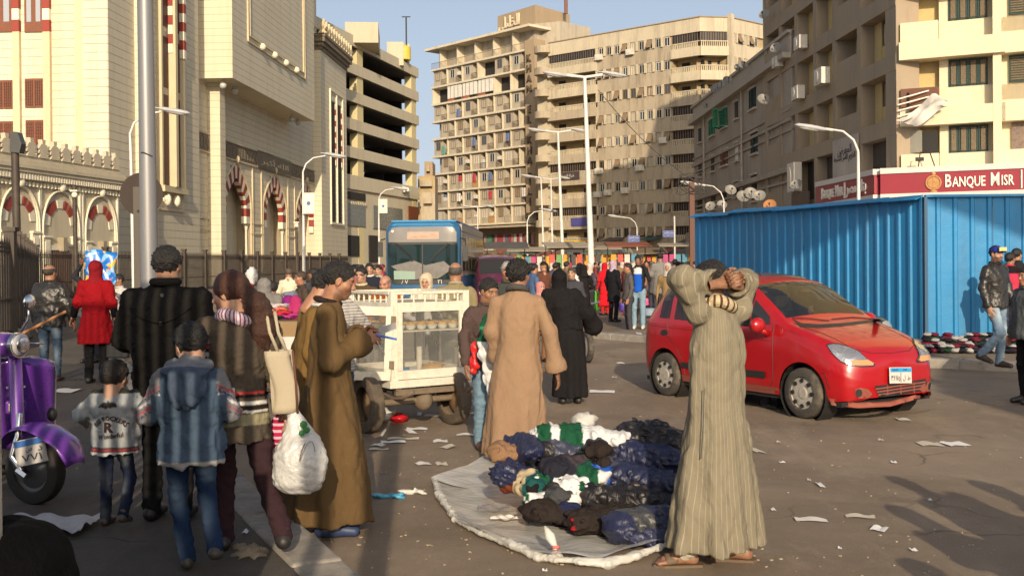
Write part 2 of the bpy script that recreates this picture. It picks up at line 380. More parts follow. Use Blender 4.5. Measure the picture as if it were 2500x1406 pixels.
def asphalt(name, ca, cb, stain, sc=.35):
 m, n, p = newmat(name); v = world_pos(n)
 f = noisec(n, sc, 9, .68, v, .6); c = mixc(n, ramp(n, f, .32, .68), ca, cb)
 c = mixc(n, mathn(n, 'MULTIPLY', ramp(n, noisec(n, 1.3, 7, .75, world_pos(n, (1, .35, 1))), .5, .66), .55), c, stain)
 sp = ramp(n, noisec(n, 95, 3, .7, v), .58, .74); c = mixc(n, mathn(n, 'MULTIPLY', sp, .35), c, tuple(min(1, x * 2.6) for x in cb))
 dk = ramp(n, noisec(n, 7, 6, .8, v), .62, .70); c = mixc(n, mathn(n, 'MULTIPLY', dk, .35), c, tuple(x * .45 for x in ca))
 vo = n.nodes.new('ShaderNodeTexVoronoi'); vo.feature = 'DISTANCE_TO_EDGE'; vo.inputs['Scale'].default_value = .55; n.links.new(world_pos(n), vo.inputs['Vector'])
 vv = n.nodes.new('ShaderNodeVectorMath'); vv.operation = 'ADD'; nz = n.nodes.new('ShaderNodeTexNoise'); nz.inputs['Scale'].default_value = 1.5; n.links.new(v, nz.inputs['Vector']); n.links.new(v, vv.inputs[0]); n.links.new(nz.outputs['Color'], vv.inputs[1]); n.links.new(vv.outputs[0], vo.inputs['Vector'])
 ck = ramp(n, vo.outputs['Distance'], .004, .012, (1, 1, 1), (0, 0, 0)); c = mixc(n, mathn(n, 'MULTIPLY', ck, mathn(n, 'MULTIPLY', ramp(n, noisec(n, .6, 2, .5, v), .5, .62), .6)), c, tuple(x * .35 for x in ca))
 n.links.new(c, p.inputs['Base Color']); p.inputs['Roughness'].default_value = .82; p.inputs['Specular IOR Level'].default_value = .35
 b = bumpn(n, noisec(n, 140, 4, .7, v), .55, .012); b = bumpn(n, noisec(n, 2.2, 5, .6, v), .35, .05, b); n.links.new(b, p.inputs['Normal']); return m
M_ROAD = asphalt('asphalt', (.165, .125, .090), (.27, .212, .155), (.34, .275, .20))
M_WALK = asphalt('dusty_paving', (.06, .052, .045), (.10, .088, .076), (.14, .12, .10), .8)
M_KERB = mat((.30, .27, .23), .9, var=.3, vs=5, bump=.5, bs=30, dirt=(.10, .09, .08), dscale=3, damt=.7, name='kerb_concrete')
# road sheet to the horizon
g = MB(); g.quad((-900, -60, 0), (900, -60, 0), (900, 1500, 0), (-900, 1500, 0)); g.build('road', M_ROAD, kind='structure', fix=False)
# kerb line left: from beside the camera to the railing of the mosque
K0, K1 = gp(838, 1420), gp(596, 1200); kd = (K1 - K0).normalized(); Kn = K0 - kd * 6.5; K2 = K1 + kd * 3.2
LK = [(Kn.x, Kn.y), (K0.x, K0.y), (K1.x, K1.y), (K2.x, K2.y), (-5.2, 15.0), (-8.4, 22), (-12.6, 32), (-16.0, 39.0), (-14.0, 60.0), (-12.2, 86)]
def kerbs(name, line, wd, h, segl=1.05, side=-1):
 k = 0
 first = None
 for i in range(len(line) - 1):
  a = Vector(line[i]); b = Vector(line[i + 1]); d = b - a; L = d.length; d.normalize(); nn = Vector((-d.y, d.x)) * -side
  if a.y > 34: segs = 1;
  else: segs = max(1, round(L / segl))
  for j in range(segs):
   p = a + d * (L * (j + .5) / segs) + nn * wd / 2; ln = L / segs - .012
   jz = random.uniform(-.008, .008)
   m = MB(); m.box((0, 0, h / 2 - .1), (ln, wd, h + .2))
   o = m.build(name, M_KERB, loc=(p.x, p.y, jz), rz=math.atan2(d.y, d.x) + random.uniform(-.008, .008), bevel=.022)
   o['kind'] = 'structure'; k += 1
kerbs('kerb', LK, .28, .13, side=-1)
# left pavement (where the children walk) inside that kerb
lp = MB(); pts = [(a - .26 * 1, b) for a, b in LK]
poly = pts + [(-60, 86), (-60, -8), (-8, -8)]
lp.add([(x, y, .11) for x, y in poly], [tuple(range(len(poly)))]); lp.build('pavement', M_WALK, kind='structure')
# right pavement in front of the blue hoarding, with its kerb
r0 = gp(1395, 800, .13); RK = [(gp(1440, 822).x - .2, gp(1440, 822).y + 6), (gp(1440, 822).x, gp(1440, 822).y), (gp(1600, 835).x, gp(1600, 835).y), (5.3, 17.6), (7.0, 16.55), (8.6, 15.4), (12, 13.6)]
kerbs('kerb', RK, .3, .14, side=1)
rp = MB(); poly = [(a, b + .2) for a, b in RK] + [(40, 13.6), (40, 100), (14, 60), (9, 46), (3.5, 40), (2.2, 30)]
rp.add([(x, y, .125) for x, y in poly], [tuple(range(len(poly)))]); M_WALK2 = asphalt('pavement_asphalt', (.15, .115, .082), (.24, .19, .14), (.30, .245, .185), .6); rp.build('pavement', M_WALK2, kind='structure')

# ================================================================ BUILDINGS
CREAM = (.66, .56, .33)
M_STONE = mat((.66, .595, .44), .75, var=.05, vs=.8, bump=.12, bs=12, dirt=(.46, .36, .20), dscale=.5, damt=.35, streak=True, name='limestone')
M_STONE2 = mat((.62, .52, .335), .78, var=.07, vs=1.2, bump=.2, bs=14, dirt=(.36, .29, .18), dscale=.7, damt=.45, streak=True, name='limestone_trim')
M_CARVE = mat((.22, .18, .125), .85, var=.35, vs=9, bump=.9, bs=7, dirt=(.10, .08, .06), dscale=2, damt=.7, bd=.12, name='carved_dark_stone')
M_RED = mat((.28, .045, .03), .7, var=.12, name='red_marble'); M_WHT = mat((.74, .68, .52), .6, var=.06, name='white_marble')
M_JOINT = mat((.30, .25, .17), .9, var=.1, name='mortar')
M_WOOD = mat((.19, .065, .03), .6, var=.25, vs=6, bump=.3, bs=25, name='brown_lattice_wood')
M_WOODD = mat((.10, .034, .018), .6, var=.25, vs=6, name='dark_lattice_wood')
M_DARK = mat((.02, .019, .018), .8, var=.2, name='dark_interior'); M_GLASS = glass((.06, .07, .08)); M_GLASSD = glass((.03, .03, .03), .12)
mos = thing('mosque', 'large cream limestone mosque with tall arches and an overhanging box behind the iron railing', 'mosque', (-24, 62, 0))
K = .0615; Kv = Vector((K, 1)).normalized()
def side(x0, Ya, Yb): return Fac((x0 + K * Ya, Ya), (x0 + K * Yb, Yb))
NPART = [0]
def courses(fac, s0, s1, z0, z1, h=.5, bl=1.15, d=.03, root=mos, m=None, holes=(), budget=0, vj=True):
 """stone courses with real joints: a backing slab, and blocks standing proud of it; the first ones single parts, the rest joined"""
 m = m or M_STONE; back = fbox(MB(), s0, s1, -.5, 0, z0, z1); fac.put(back, 'joint_bed', M_JOINT, root)
 rest = MB(); nrow = max(1, round((z1 - z0) / h)); h = (z1 - z0) / nrow; cache = {}; cnt = 0
 for r in range(nrow):
  za = z0 + r * h + .012; zb = z0 + (r + 1) * h - .012; x = s0 + (.0 if r % 2 else -bl / 2)
  cuts = []
  for hs0, hs1, hz0, hz1 in holes:
   if hz0 < zb - .02 and hz1 > za + .02: cuts.append((hs0, hs1))
  while x < s1 - .01:
   a = max(x, s0) + .006; b = min(x + bl, s1) - .006; x += bl
   if b - a < .05: continue
   segs = [(a, b)]
   for c0, c1 in cuts:
    ns = []
    for p, q in segs:
     if c1 <= p or c0 >= q: ns.append((p, q)); continue
     if c0 > p: ns.append((p, c0))
     if c1 < q: ns.append((c1, q))
    segs = ns
   for p, q in segs:
    if q - p < .04: continue
    if cnt < budget:
     key = (round(q - p, 2), round(h, 3))
     if key not in cache: cache[key] = MB().b(-(q - p) / 2, (q - p) / 2, -d, .01, 0, zb - za).mesh('stone_block', m)
     fac.inst(cache[key], 'stone_block', root, (p + q) / 2, 0, za); cnt += 1
    else: fbox(rest, p, q, -.01, d, za, zb)
 if rest.v: fac.put(rest, 'stone_blocks', m, root, kind='stuff')
# --- long wall of the mosque
Ym0, Ym1 = 76.0, 121.0
LW = side(-27.8, Ym0, Ym1)
s_of = lambda u: LW.hit(u, 500)[0]
arches = []
for (ul, ur, vt, vs) in ((541, 610, 398, 470), (641, 697, 424, 490), (721, 770, 446, 505)):
 s0, s1 = s_of(ul), s_of(ur); zt = LW.hit((ul + ur) / 2 - 3, vt)[1]; zs = LW.hit(ul, vs + 20)[1]; arches.append((s0, s1, zs, zt))
zb0 = LW.hit(640, 411)[1]; zb1 = LW.hit(640, 376)[1]
sE = s_of(776)
hol = [(a, b, -1, c) for a, b, c, t in arches]
for a, b, c, t in arches:
 hh = t - c
 for i in range(10): hol.append((a + (b - a) * .5 * ((i + .5) / 10) ** 1.9, b - (b - a) * .5 * ((i + .5) / 10) ** 1.9, c + hh * i / 10, c + hh * (i + 1) / 10))
zTOP = 40
back = fbox(MB(), 0, sE + 1, -6, -1.2, 0, zTOP); LW.put(back, 'wall_core', M_STONE, mos)
def wall_with_holes():
 # bottom zone in strips between arches
 xs = [0] + [q for a in arches for q in a[:2]] + [sE]
 m = MB()
 for i in range(0, len(xs), 2): fbox(m, xs[i], xs[i + 1], -1.2, 0, 0, zb0)
 for a, b, c, t in arches:
  n = 14; L = [];
  for i in range(n + 1):
   f = i / n; L.append((a + (b - a) * .5 * f ** 1.9, c + (t - c) * f))
  Rr = [(a + b - x, z) for x, z in L]
  m.prism([(a, zb0)] + L[0:1] + L[1:] + [((a + b) / 2, zb0)], 0, 1.2)
  m.prism([((a + b) / 2, zb0)] + Rr[::-1] + [(b, zb0)], 0, 1.2)
 LW.put(m, 'arcade_wall', M_JOINT, mos)
wall_with_holes()
courses(LW, 0, sE, zb1, zTOP, .52, 1.3, budget=120)
_r = MB(); nrow = round(zb0 / .5); hh_ = zb0 / nrow
for r in range(nrow):
 za, zb = r * hh_ + .012, (r + 1) * hh_ - .012; x = -.65 if r % 2 else 0
 while x < sE:
  a, b = max(0, x) + .006, min(sE, x + 1.3) - .006; x += 1.3; segs = [(a, b)]
  for c0, c1, z0, z1 in hol:
   if z0 < zb - .02 and z1 > za + .02:
    ns = []
    for p, q in segs:
     if c1 <= p or c0 >= q: ns.append((p, q)); continue
     if c0 > p: ns.append((p, c0))
     if c1 < q: ns.append((c1, q))
    segs = ns
  for p, q in segs:
   if q - p > .04: fbox(_r, p, q, 0, .03, za, zb)
LW.put(_r, 'stone_blocks', M_STONE, mos, kind='stuff')
_r = MB()   # blocks in the back of the niches
for a, b, c, t in arches:
 z = 0
 while z < t:
  fbox(_r, a, b, -1.19, -1.16, z + .012, min(t, z + .5) - .012); z += .5
LW.put(_r, 'niche_course', M_STONE, mos, kind='stuff')
# band, mouldings
bnd = fbox(MB(), 0, sE, 0, .10, zb0, zb1); LW.put(bnd, 'carved_band', M_CARVE, mos)
cb = MB()
for i in range(int(sE / .75)): fbox(cb, i * .75 + .1, i * .75 + .62, .1, .15, zb0 + .25, zb1 - .25)
LW.put(cb, 'band_rosette', M_CARVE, mos, kind='stuff')
ca = LW.rect(624, 380, 706, 420); z_ = (zb0 + zb1) / 2
cart = fbox(MB(), ca[0], ca[1], .12, .2, zb0 - .15, zb1 + .15); LW.put(cart, 'inscription_panel', M_CARVE, mos)
tm, tw = text_mesh('الله أكبر', (zb1 - zb0) * .62, M_STONE2, .06, width=(ca[1] - ca[0]) * .8, ar=True); LW.inst(tm, 'inscription', mos, ca[0] + (ca[1] - ca[0]) * .1, .21, zb0 + (zb1 - zb0) * .18)
tr = MB()
for z in (zb0 - .12, zb1): fbox(tr, 0, sE, 0, .2, z, z + .12)
for z in (LW.hit(500, 535)[1], LW.hit(500, 563)[1]):
 xs = [0] + [q for a in arches for q in a[:2]] + [sE]
 for i in range(0, len(xs), 2): fbox(tr, xs[i], xs[i + 1], 0, .12, z, z + .12)
LW.put(tr, 'moulding', M_STONE2, mos)
# arches: ring of red and white stones, frame lines, small column
for a, b, c, t in arches:
 n = 22; ring = []
 for i in range(n + 1):
  f = i / n; ring.append(Vector((a + (b - a) * .5 * f ** 1.9, 0, c + (t - c) * f)))
 full = [Vector((a, 0, c - 1.6 + .8 * j)) for j in range(2)] + ring + [Vector((a + b - p.x, 0, p.z)) for p in ring[::-1][1:]] + [Vector((b, 0, c - .8 - .8 * j)) for j in range(2)]
 mid = (a + b) / 2; wdt = (b - a) * .15; cum = [0]
 for i in range(1, len(full)): cum.append(cum[-1] + (full[i] - full[i - 1]).length)
 N = 21
 def pt(L):
  for i in range(1, len(cum)):
   if cum[i] >= L - 1e-9:
    f = (L - cum[i - 1]) / max(1e-9, cum[i] - cum[i - 1]); return full[i - 1].lerp(full[i], f)
  return full[-1]
 for j in range(N):
  p, q = pt(cum[-1] * j / N), pt(cum[-1] * (j + .96) / N)
  cen = Vector((mid, 0, c));
  def inn(w_):
   d = Vector((mid - w_.x, 0, (c - .3 * (t - c)) - w_.z)) if w_.z > c else Vector((mid - w_.x, 0, 0)); d.normalize(); return w_ + d * wdt
  pi, qi = inn(p), inn(q); m = MB(); vs = []
  for y in (-.03, .42):
   for w_ in (p, q, qi, pi): vs.append((w_.x, y, w_.z))
  m.add(vs, [(0, 1, 2, 3), (7, 6, 5, 4), (0, 4, 5, 1), (1, 5, 6, 2), (2, 6, 7, 3), (3, 7, 4, 0)])
  LW.put(m, 'arch_stone', M_RED if j % 2 else M_WHT, mos)
 fr = MB()
 path = [(p.x, -.05, p.z) for p in [Vector((a - .15, 0, 1.5))] + [Vector((p.x - .12 * (1 - i / n), 0, p.z + .12 * i / n)) for i, p in enumerate(ring)]]
 fr.tube(path, .09, 6); fr.tube([(a + b - x, y, z) for x, y, z in path], .09, 6)
 for xx in (a - .55, b + .55): fbox(fr, xx - .07, xx + .07, .03, .14, 1.0, zb0 - .2)
 LW.put(fr, 'arch_moulding', M_STONE2, mos)
 fin = MB().sph((mid, -.15, t + .3), (.22, .2, .32), 8, 6); LW.put(fin, 'keystone_boss', M_STONE2, mos, smooth=True)
 col = MB().lathe([(.22, 0), (.22, .4), (.13, .5), (.12, 2.5), (.2, 2.75), (.24, 3.0)], 10, (b - .38, .25, c - 4.6)); LW.put(col, 'corner_column', M_WHT, mos, smooth=40)
# pilasters whose front ends catch the sun
def pil(fac, u0, u1, dz, z1=zTOP, z0=0, root=mos, name='pilaster', d=.9, m=None):
 s0 = fac.hit(u1, 400)[0] - .05
 L = d
 mb = fbox(MB(), s0, s0 + 1.2, 0, d, z0, z1); fac.put(mb, name, m or M_STONE, root)
 j = MB(); z = z0 + dz
 while z < z1: fbox(j, s0 - .006, s0 + 1.2, 0, d + .006, z, z + .02); z += .52
 fac.put(j, 'joint', M_JOINT, root, kind='stuff')
pil(LW, 487, 507, .5, d=1.0)
# box hanging over the wall
b0 = LW.hit(548, 300)[0] + .2; BX = side(-27.8 + 2.6, Ym0, Ym1)
bs0 = BX.hit(567, 100)[0]; bs1 = BX.hit(768, 250)[0]; bz0 = BX.hit(567, 190)[1]
mb = fbox(MB(), bs0, bs1, -2.58, 0, bz0, zTOP); BX.put(mb, 'overhanging_box', M_STONE, mos)
courses_m = MB(); z = bz0 + .5
while z < 34:
 fbox(courses_m, bs0 - .004, bs1 + .004, -2.5, .006, z, z + .02); z += .52
BX.put(courses_m, 'joint', M_JOINT, mos, kind='stuff')
fr = MB(); f0, f1, f2, f3 = BX.hit(603, 50)[0], BX.hit(743, 100)[0], BX.hit(610, 108)[1], BX.hit(725, 0)[1] + 2
f2 = BX.hit(743, 196)[1] - .0; f2 = (BX.hit(603, 105)[1] + BX.hit(743, 193)[1]) / 2
for o_, w_ in ((0, .14), (.5, .10)):
 fbox(fr, f0 + o_, f0 + o_ + w_, 0, .12, f2 + o_, f3 - o_); fbox(fr, f1 - o_ - w_, f1 - o_, 0, .12, f2 + o_, f3 - o_); fbox(fr, f0 + o_, f1 - o_, 0, .125, f2 + o_, f2 + o_ + w_); fbox(fr, f0 + o_, f1 - o_, 0, .125, f3 - o_ - w_, f3 - o_)
BX.put(fr, 'panel_moulding', M_STONE2, mos)
for i in range(4):
 BX.put(MB().sph((f0 + (f1 - f0) * (.2 + .2 * i), -.15, f2 + .3), .3, 10, 7), 'moulding_boss', M_WHT, mos, smooth=True)
for u, v in ((577, 208), (604, 218), (738, 292), (753, 298)):
 s_, z_ = BX.hit(u, v); q = MB().sph((s_, 1.0, bz0 - .4), .26, 12, 8); BX.put(q, 'globe_lamp', glass((.5, .5, .48), .1), mos, smooth=True)
 BX.put(MB().tube([(s_, 1.0, bz0), (s_, 1.0, bz0 - .3)], .12, 8), 'lamp_bracket', M_STONE2, mos)
# tower at the far end with crenellations and striped slits
TX = side(-27.8 + .9, 100, 135); t0 = TX.hit(784, 300)[0]; t1 = TX.hit(846, 300)[0]
ztw = TX.hit(790, 92)[1]
mb = fbox(MB(), t0, t1, -6, 0, 0, ztw); TX.put(mb, 'tower_wall', M_STONE, mos)
j = MB(); z = .5
while z < ztw: fbox(j, t0 - .004, t1 + .004, -5, .006, z, z + .02); z += .52
TX.put(j, 'joint', M_JOINT, mos, kind='stuff')
c_ = MB();
for k_, (dd, za, zb) in enumerate(((.15, ztw - 1.6, ztw - 1.2), (.35, ztw - 1.2, ztw - .8), (.6, ztw - .8, ztw - .3), (.7, ztw - .3, ztw))): fbox(c_, t0 - dd, t1 + dd, -6.5, dd, za, zb)
TX.put(c_, 'cornice', M_CARVE, mos)
cr = MB().prism([(-.5, 0), (.5, 0), (.22, .35), (.5, .7), (.16, 1.0), (0, 1.5), (-.16, 1.0), (-.5, .7), (-.22, .35)], -.15, .15).mesh('crenel', M_STONE2)
for i in range(12): TX.inst(cr, 'crenel', mos, t0 - .5 + (t1 - t0 + 1) * i / 11, .45, ztw)
for i in range(4): o = TX.inst(cr, 'crenel', mos, t0 - .6, .4 - 1.2 * i, ztw); o.rotation_euler.z += PI / 2
sl = TX.rect(806, 232, 836, 545); fr = MB()
for xx in (sl[0], (sl[0] + sl[1]) / 2, sl[1]): fbox(fr, xx - .1, xx + .1, 0, .16, sl[2], sl[3])
fbox(fr, sl[0] - .1, sl[1] + .1, 0, .18, sl[3], sl[3] + .2); fbox(fr, sl[0] - .1, sl[1] + .1, 0, .18, sl[2] - .2, sl[2]); TX.put(fr, 'slit_frame', M_WHT, mos)
for q in (0, 1):
 a = sl[0] + (sl[1] - sl[0]) * (.12 + .5 * q); b = a + (sl[1] - sl[0]) * .26
 TX.put(fbox(MB(), a, b, 0, .03, sl[2] + .1, sl[3] - 1), 'slit_window', M_DARK, mos)
 for i in range(11):
  z = sl[3] - 1.2 - i * .62
  TX.put(fbox(MB(), b + .02, b + .3, .03, .12, z - .6, z), 'striped_stone', M_RED if i % 2 else M_WHT, mos)
# --- front block: side plane and sun-lit front
FB = side(-27.0, 61.5, 76.2); xF = FB.A
def fs(u, v=300): return FB.hit(u, v)[0]
FB.put(fbox(MB(), 0, FB.L, -1.5, -.02, 0, zTOP), 'block_core', M_STONE, mos)
courses(FB, 0, FB.L, 0, zTOP, .5, 1.3, budget=60)
pil(FB, 313, 331, .25, d=.5)
w0, w1, wz0, wz1 = FB.rect(392, 420, 436, 470); w1 = fs(438)
zfr = FB.hit(440, 460)[1]
fr = MB(); a0, a1 = fs(383), fs(441); zz0 = FB.hit(440, 462)[1]; zz1 = FB.hit(440, -60)[1]
fbox(fr, a0, a0 + .25, 0, .35, zz0, zz1); fbox(fr, a1 - .25, a1, 0, .35, zz0, zz1); fbox(fr, a0, a1, 0, .5, zz0 - .4, zz0)
m1 = (a0 + a1) / 2; fbox(fr, m1 - .3, m1 + .1, 0, .6, zz0, zz1)
FB.put(fr, 'window_surround', M_STONE2, mos)
for k_ in range(2):
 a = a0 + .3 + k_ * (a1 - a0) / 2; b = a + (a1 - a0) / 2 - .65
 z = zz0 + .1
 for h_, g_ in ((5.9, .5), (3.3, .7), (5.5, 1)):
  FB.put(fbox(MB(), a, b, .02, .1, z, z + h_), 'lattice_window', M_WOODD, mos); z += h_ + g_
 for i in range(11):
  z = FB.hit(430, 142)[1] + i * .62
  FB.put(fbox(MB(), b - .02, b + .38, .11, .44, z, z + .6), 'striped_stone', M_RED if i % 2 else M_WHT, mos)
for i in range(2):
 FB.put(MB().sph((a0 + .8 + i * 1.6, -.35, zz0 - .9), (.25, .25, .4), 8, 6), 'bracket', M_WHT, mos, smooth=True)
fl = MB(); za, zb = FB.hit(440, 515)[1], FB.hit(440, 480)[1]; fbox(fl, a0 - .1, a1 + .15, 0, .14, za - .12, za); fbox(fl, a1 + .03, a1 + .15, 0, .14, za, zz0); FB.put(fl, 'moulding', M_STONE2, mos)
# the frontal faces: strip next to the corner (front of a pilaster), set-back field with windows to its left
pr = FB.A - Vector((FB.d.y, -FB.d.x, 0)) * 4.0
FF = Fac((pr.x, pr.y), (FB.A.x, FB.A.y))
u2s = lambda u, v=200: FF.hit(u, v)[0]
courses(FF, u2s(203), FF.L - .004, 0, zTOP, .5, 1.6, d=.02, budget=55)
FG = Fac((FF.A.x - 12.0, FF.A.y + .9 + .0615 * 12 + .12), (FF.P(u2s(203), -.9, 0).x, FF.P(u2s(203), -.9, 0).y))
FF.put(fbox(MB(), u2s(203) - .0, FF.L - .5, -1.6, -.51, 0, zTOP), 'block_core', M_STONE, mos)
courses(FG, 0, FG.L, 0, zTOP, .5, 1.6, d=.02, budget=55)
FG.put(fbox(MB(), FG.hit(190, 200)[0], FG.L, 0, .35, 0, zTOP), 'pilaster', M_STONE2, mos)
for (u0, v0, u1, v1) in ((0, 197, 32, 266), (63, 193, 107, 263), (0, 297, 33, 370), (65, 294, 109, 372)):
 r_ = FG.rect(u0, v0, u1, v1)
 if u0 == 0: r_ = (r_[1] - (FG.hit(107, 230)[0] - FG.hit(63, 230)[0]), r_[1], r_[2], r_[3])
 fm = MB(); fbox(fm, r_[0], r_[1], 0, .12, r_[2], r_[3]); wd = FG.put(fm, 'lattice_window', M_WOOD, mos)
 lt = MB(); n_ = 4
 for q in range(2):
  xa = r_[0] + .1 + q * (r_[1] - r_[0]) / 2; xb = xa + (r_[1] - r_[0]) / 2 - .18
  for k_ in range(9): fbox(lt, xa, xb, .12, .15, r_[2] + .12 + k_ * (r_[3] - r_[2] - .2) / 9, r_[2] + .17 + k_ * (r_[3] - r_[2] - .2) / 9)
  for k_ in range(4): fbox(lt, xa + (xb - xa) * k_ / 3 - .02, xa + (xb - xa) * k_ / 3 + .02, .15, .17, r_[2] + .1, r_[3] - .1)
 l_ = FG.put(lt, 'lattice', M_WOODD, wd, kind='stuff'); l_.location = (0, 0, 0); l_.rotation_euler = (0, 0, 0)
for u0, u1 in ((-20, 30), (61, 106)):
 r_ = FG.rect(u0, -150, u1, 80); o = FG.put(fbox(MB(), r_[0], r_[1], .02, .12, r_[2], r_[3]), 'tall_window', M_WOOD, mos)
 for q in range(2):
  xa = r_[0] + .14 + q * (r_[1] - r_[0]) / 2; pn = FG.put(fbox(MB(), xa, xa + (r_[1] - r_[0]) / 2 - .28, .12, .14, r_[2] + .6, r_[3] - .3), 'pane', glass((.35, .38, .42), .1), o); pn.location = (0, 0, 0); pn.rotation_euler = (0, 0, 0)
for u0 in (35, 109):
 a = FG.hit(u0, 40)[0]; z = FG.hit(u0 + 10, 80)[1]
 for i in range(9): FG.put(fbox(MB(), a, a + .42, 0, .3, z + i * .68, z + i * .68 + .66), 'striped_stone', M_WHT if i % 2 else M_RED, mos)
 FG.put(fbox(MB(), a, a + .42, 0, .28, 0, z), 'pilaster', M_STONE2, mos)
# --- low arcaded wing
LWg = Fac(P2(-110, 46.8), P2(290, 60)); L_ = LWg.L; zc = LWg.hit(280, 452)[1]
M_WING = mat((.54, .475, .345), .8, var=.06, vs=1.5, bump=.25, bs=16, dirt=(.33, .28, .2), dscale=.8, damt=.5, streak=True, name='wing_limestone')
wing = thing('arcade_wing', 'low pale stone wing of the mosque with crenellated top and red striped arches', 'building', (LWg.A.x, LWg.A.y, 0))
LWg.put(fbox(MB(), 0, L_, -9, 0, 0, zc), 'wall', M_WING, wing)
for i, (dd, h0, h1) in enumerate(((.12, 0, .25), (.22, .25, .62), (.42, .62, .8), (.5, .8, .98), (.3, .98, 1.2))): LWg.put(fbox(MB(), 0, L_ + dd, -.3, dd, zc + h0 - .6, zc + h1 - .6), 'cornice', M_WING, wing)
dn = MB(); i = 0
while i * .22 < L_ + .3: fbox(dn, i * .22, i * .22 + .12, .22, .36, zc - .3, zc + .0); fbox(dn, i * .3, i * .3 + .08, .1, .2, zc - .62, zc - .4); i += 1
LWg.put(dn, 'dentils', M_WHT, wing, kind='stuff')
m1 = MB().prism([(-.55, 0), (-.32, .28), (-.6, .28), (-.42, .55), (-.58, .55), (-.3, .85), (-.15, .85), (-.2, 1.15), (.2, 1.15), (.15, .85), (.3, .85), (.58, .55), (.42, .55), (.6, .28), (.32, .28), (.55, 0)], -.12, .12).mesh('merlon', M_WING)
stp = (LWg.hit(283, 395)[0] - LWg.hit(47, 355)[0]) / 9.0; s = LWg.hit(283, 395)[0] - .2
LWg.put(fbox(MB(), 0, L_, -.1, .1, zc + .6, zc + .85), 'parapet', M_WING, wing)
while s > 0: LWg.inst(m1, 'merlon', wing, s, .05, zc + .85, scale=(stp / 1.3, 1, .8)); s -= stp
for (ul, ur, vt, vb) in ((-5, 92, 455, 560), (100, 189, 468, 560), (204, 281, 480, 562)):
 a, b = LWg.hit(ul, 520)[0], LWg.hit(ur, 520)[0]; um = (ul + ur) / 2; zt = LWg.hit(um, vt)[1]; zs = LWg.hit(um, vt + 55)[1]; zbm = LWg.hit(um, vt + 118)[1]; mid = (a + b) / 2; hw = (b - a) / 2
 for k_, (w_, y_) in enumerate(((1.0, .10), (.94, .05))):
  tr = MB(); path = [(mid - hw * w_, -y_, .3)] + [(mid - hw * w_ * (1 - (j / 10) ** 1.8), -y_, zs - .8 + (zt - zs + .8) * math.sin(j / 10 * PI / 2) ** .9) for j in range(11)]
  tr.tube(path, .06, 6); tr.tube([(2 * mid - x, y, z) for x, y, z in path], .06, 6); LWg.put(tr, 'arch_moulding', M_WHT, wing, smooth=True)
 # voussoirs
 for j in range(7):
  t0_, t1_ = j / 7, (j + .95) / 7
  def pp(t, r_): an = PI * (1 - t); return (mid + hw * r_ * math.cos(an), zs - .6 + (zt - zs + .4) * r_ * math.sin(an) ** .85)
  q = [pp(t0_, .86), pp(t1_, .86), pp(t1_, .58), pp(t0_, .58)]
  LWg.put(MB().prism(q, -.06, .0), 'arch_stone', M_RED if j in (1, 2, 4, 5) and (j in (1, 5) or True) and j % 3 != 0 else M_WING, wing) if j in (1, 5) else None
  if j in (2, 4): q2 = [pp(t0_ + .02, .86), pp(t1_ - .04, .86), pp(t1_ - .04, .58), pp(t0_ + .02, .58)]; LWg.put(MB().prism(q2, -.06, .0), 'arch_stone', M_RED, wing)
  elif j not in (1, 5): LWg.put(MB().prism(q, -.05, .0), 'arch_stone', M_WHT, wing)
 fr = MB(); zf = zt + .35
 for x0_, x1_, z0_, z1_ in ((a - .22, a - .1, 0, zf), (b + .1, b + .22, 0, zf), (a - .22, b + .22, zf, zf + .12)): fbox(fr, x0_, x1_, 0, .1, z0_, z1_)
 for x0_ in (a + .05, b - .6): fbox(fr, x0_, x0_ + .55, 0, .12, zbm - 1.4, zbm + .1); fbox(fr, x0_ + .08, x0_ + .47, .12, .16, zbm - 1.25, zbm - .1); fbox(fr, x0_ - .05, x0_ + .6, 0, .2, zbm + .1, zbm + .2)
 LWg.put(fr, 'frame_moulding', M_WHT, wing)
 LWg.put(MB().sph((mid, -.18, zt + .2), (.25, .15, .25), 10, 6), 'keystone_boss', M_WHT, wing, smooth=True)
 LWg.put(fbox(MB(), mid - .22, mid + .12, 0, .35, zs - 1.9, zs - 1.2), 'wall_light', M_JOINT, wing)
 LWg.put(fbox(MB(), mid - .75, mid + .75, 0, .06, 0, 2.5), 'doorway', M_WOODD, wing)
 LWg.put(fbox(MB(), mid - .95, mid + .95, 0, .12, 2.5, 2.75), 'lintel', M_WHT, wing)
# ================================================================ car park block
GS = 1.107; GA = (-24.6, 112.0); GB = P2(1026, 155); GR = Fac(GA, GB); gar = thing('parking_garage', 'open multi-storey car park with cream concrete parapets behind the mosque', 'building', (GB[0], GB[1], 0))
M_CONC = mat((.52, .465, .34), .85, var=.06, vs=.7, bump=.2, bs=8, dirt=(.36, .30, .2), dscale=.6, damt=.5, streak=True, name='cream_concrete')
M_YEL = mat((.58, .50, .28), .85, var=.06, name='yellow_plaster'); M_GDARK = mat((.05, .045, .04), .9, var=.3, name='dark_concrete')  # near-black tone for the deck interior, masts and cables
zt = [1.7 + (25.5 - 3.13 * i) * GS for i in range(6)]
for i, z in enumerate(zt): GR.put(fbox(MB(), 0, GR.L, -.25, .0, z - (1.35 if i < 5 else 1.75), z), 'parapet', M_CONC, gar)
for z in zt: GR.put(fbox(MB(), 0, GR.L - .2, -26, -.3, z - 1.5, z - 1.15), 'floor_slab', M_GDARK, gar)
GR.put(fbox(MB(), 0, GR.L, -26.6, -26.2, 0, 29.5), 'rear_wall', M_DARK, gar)
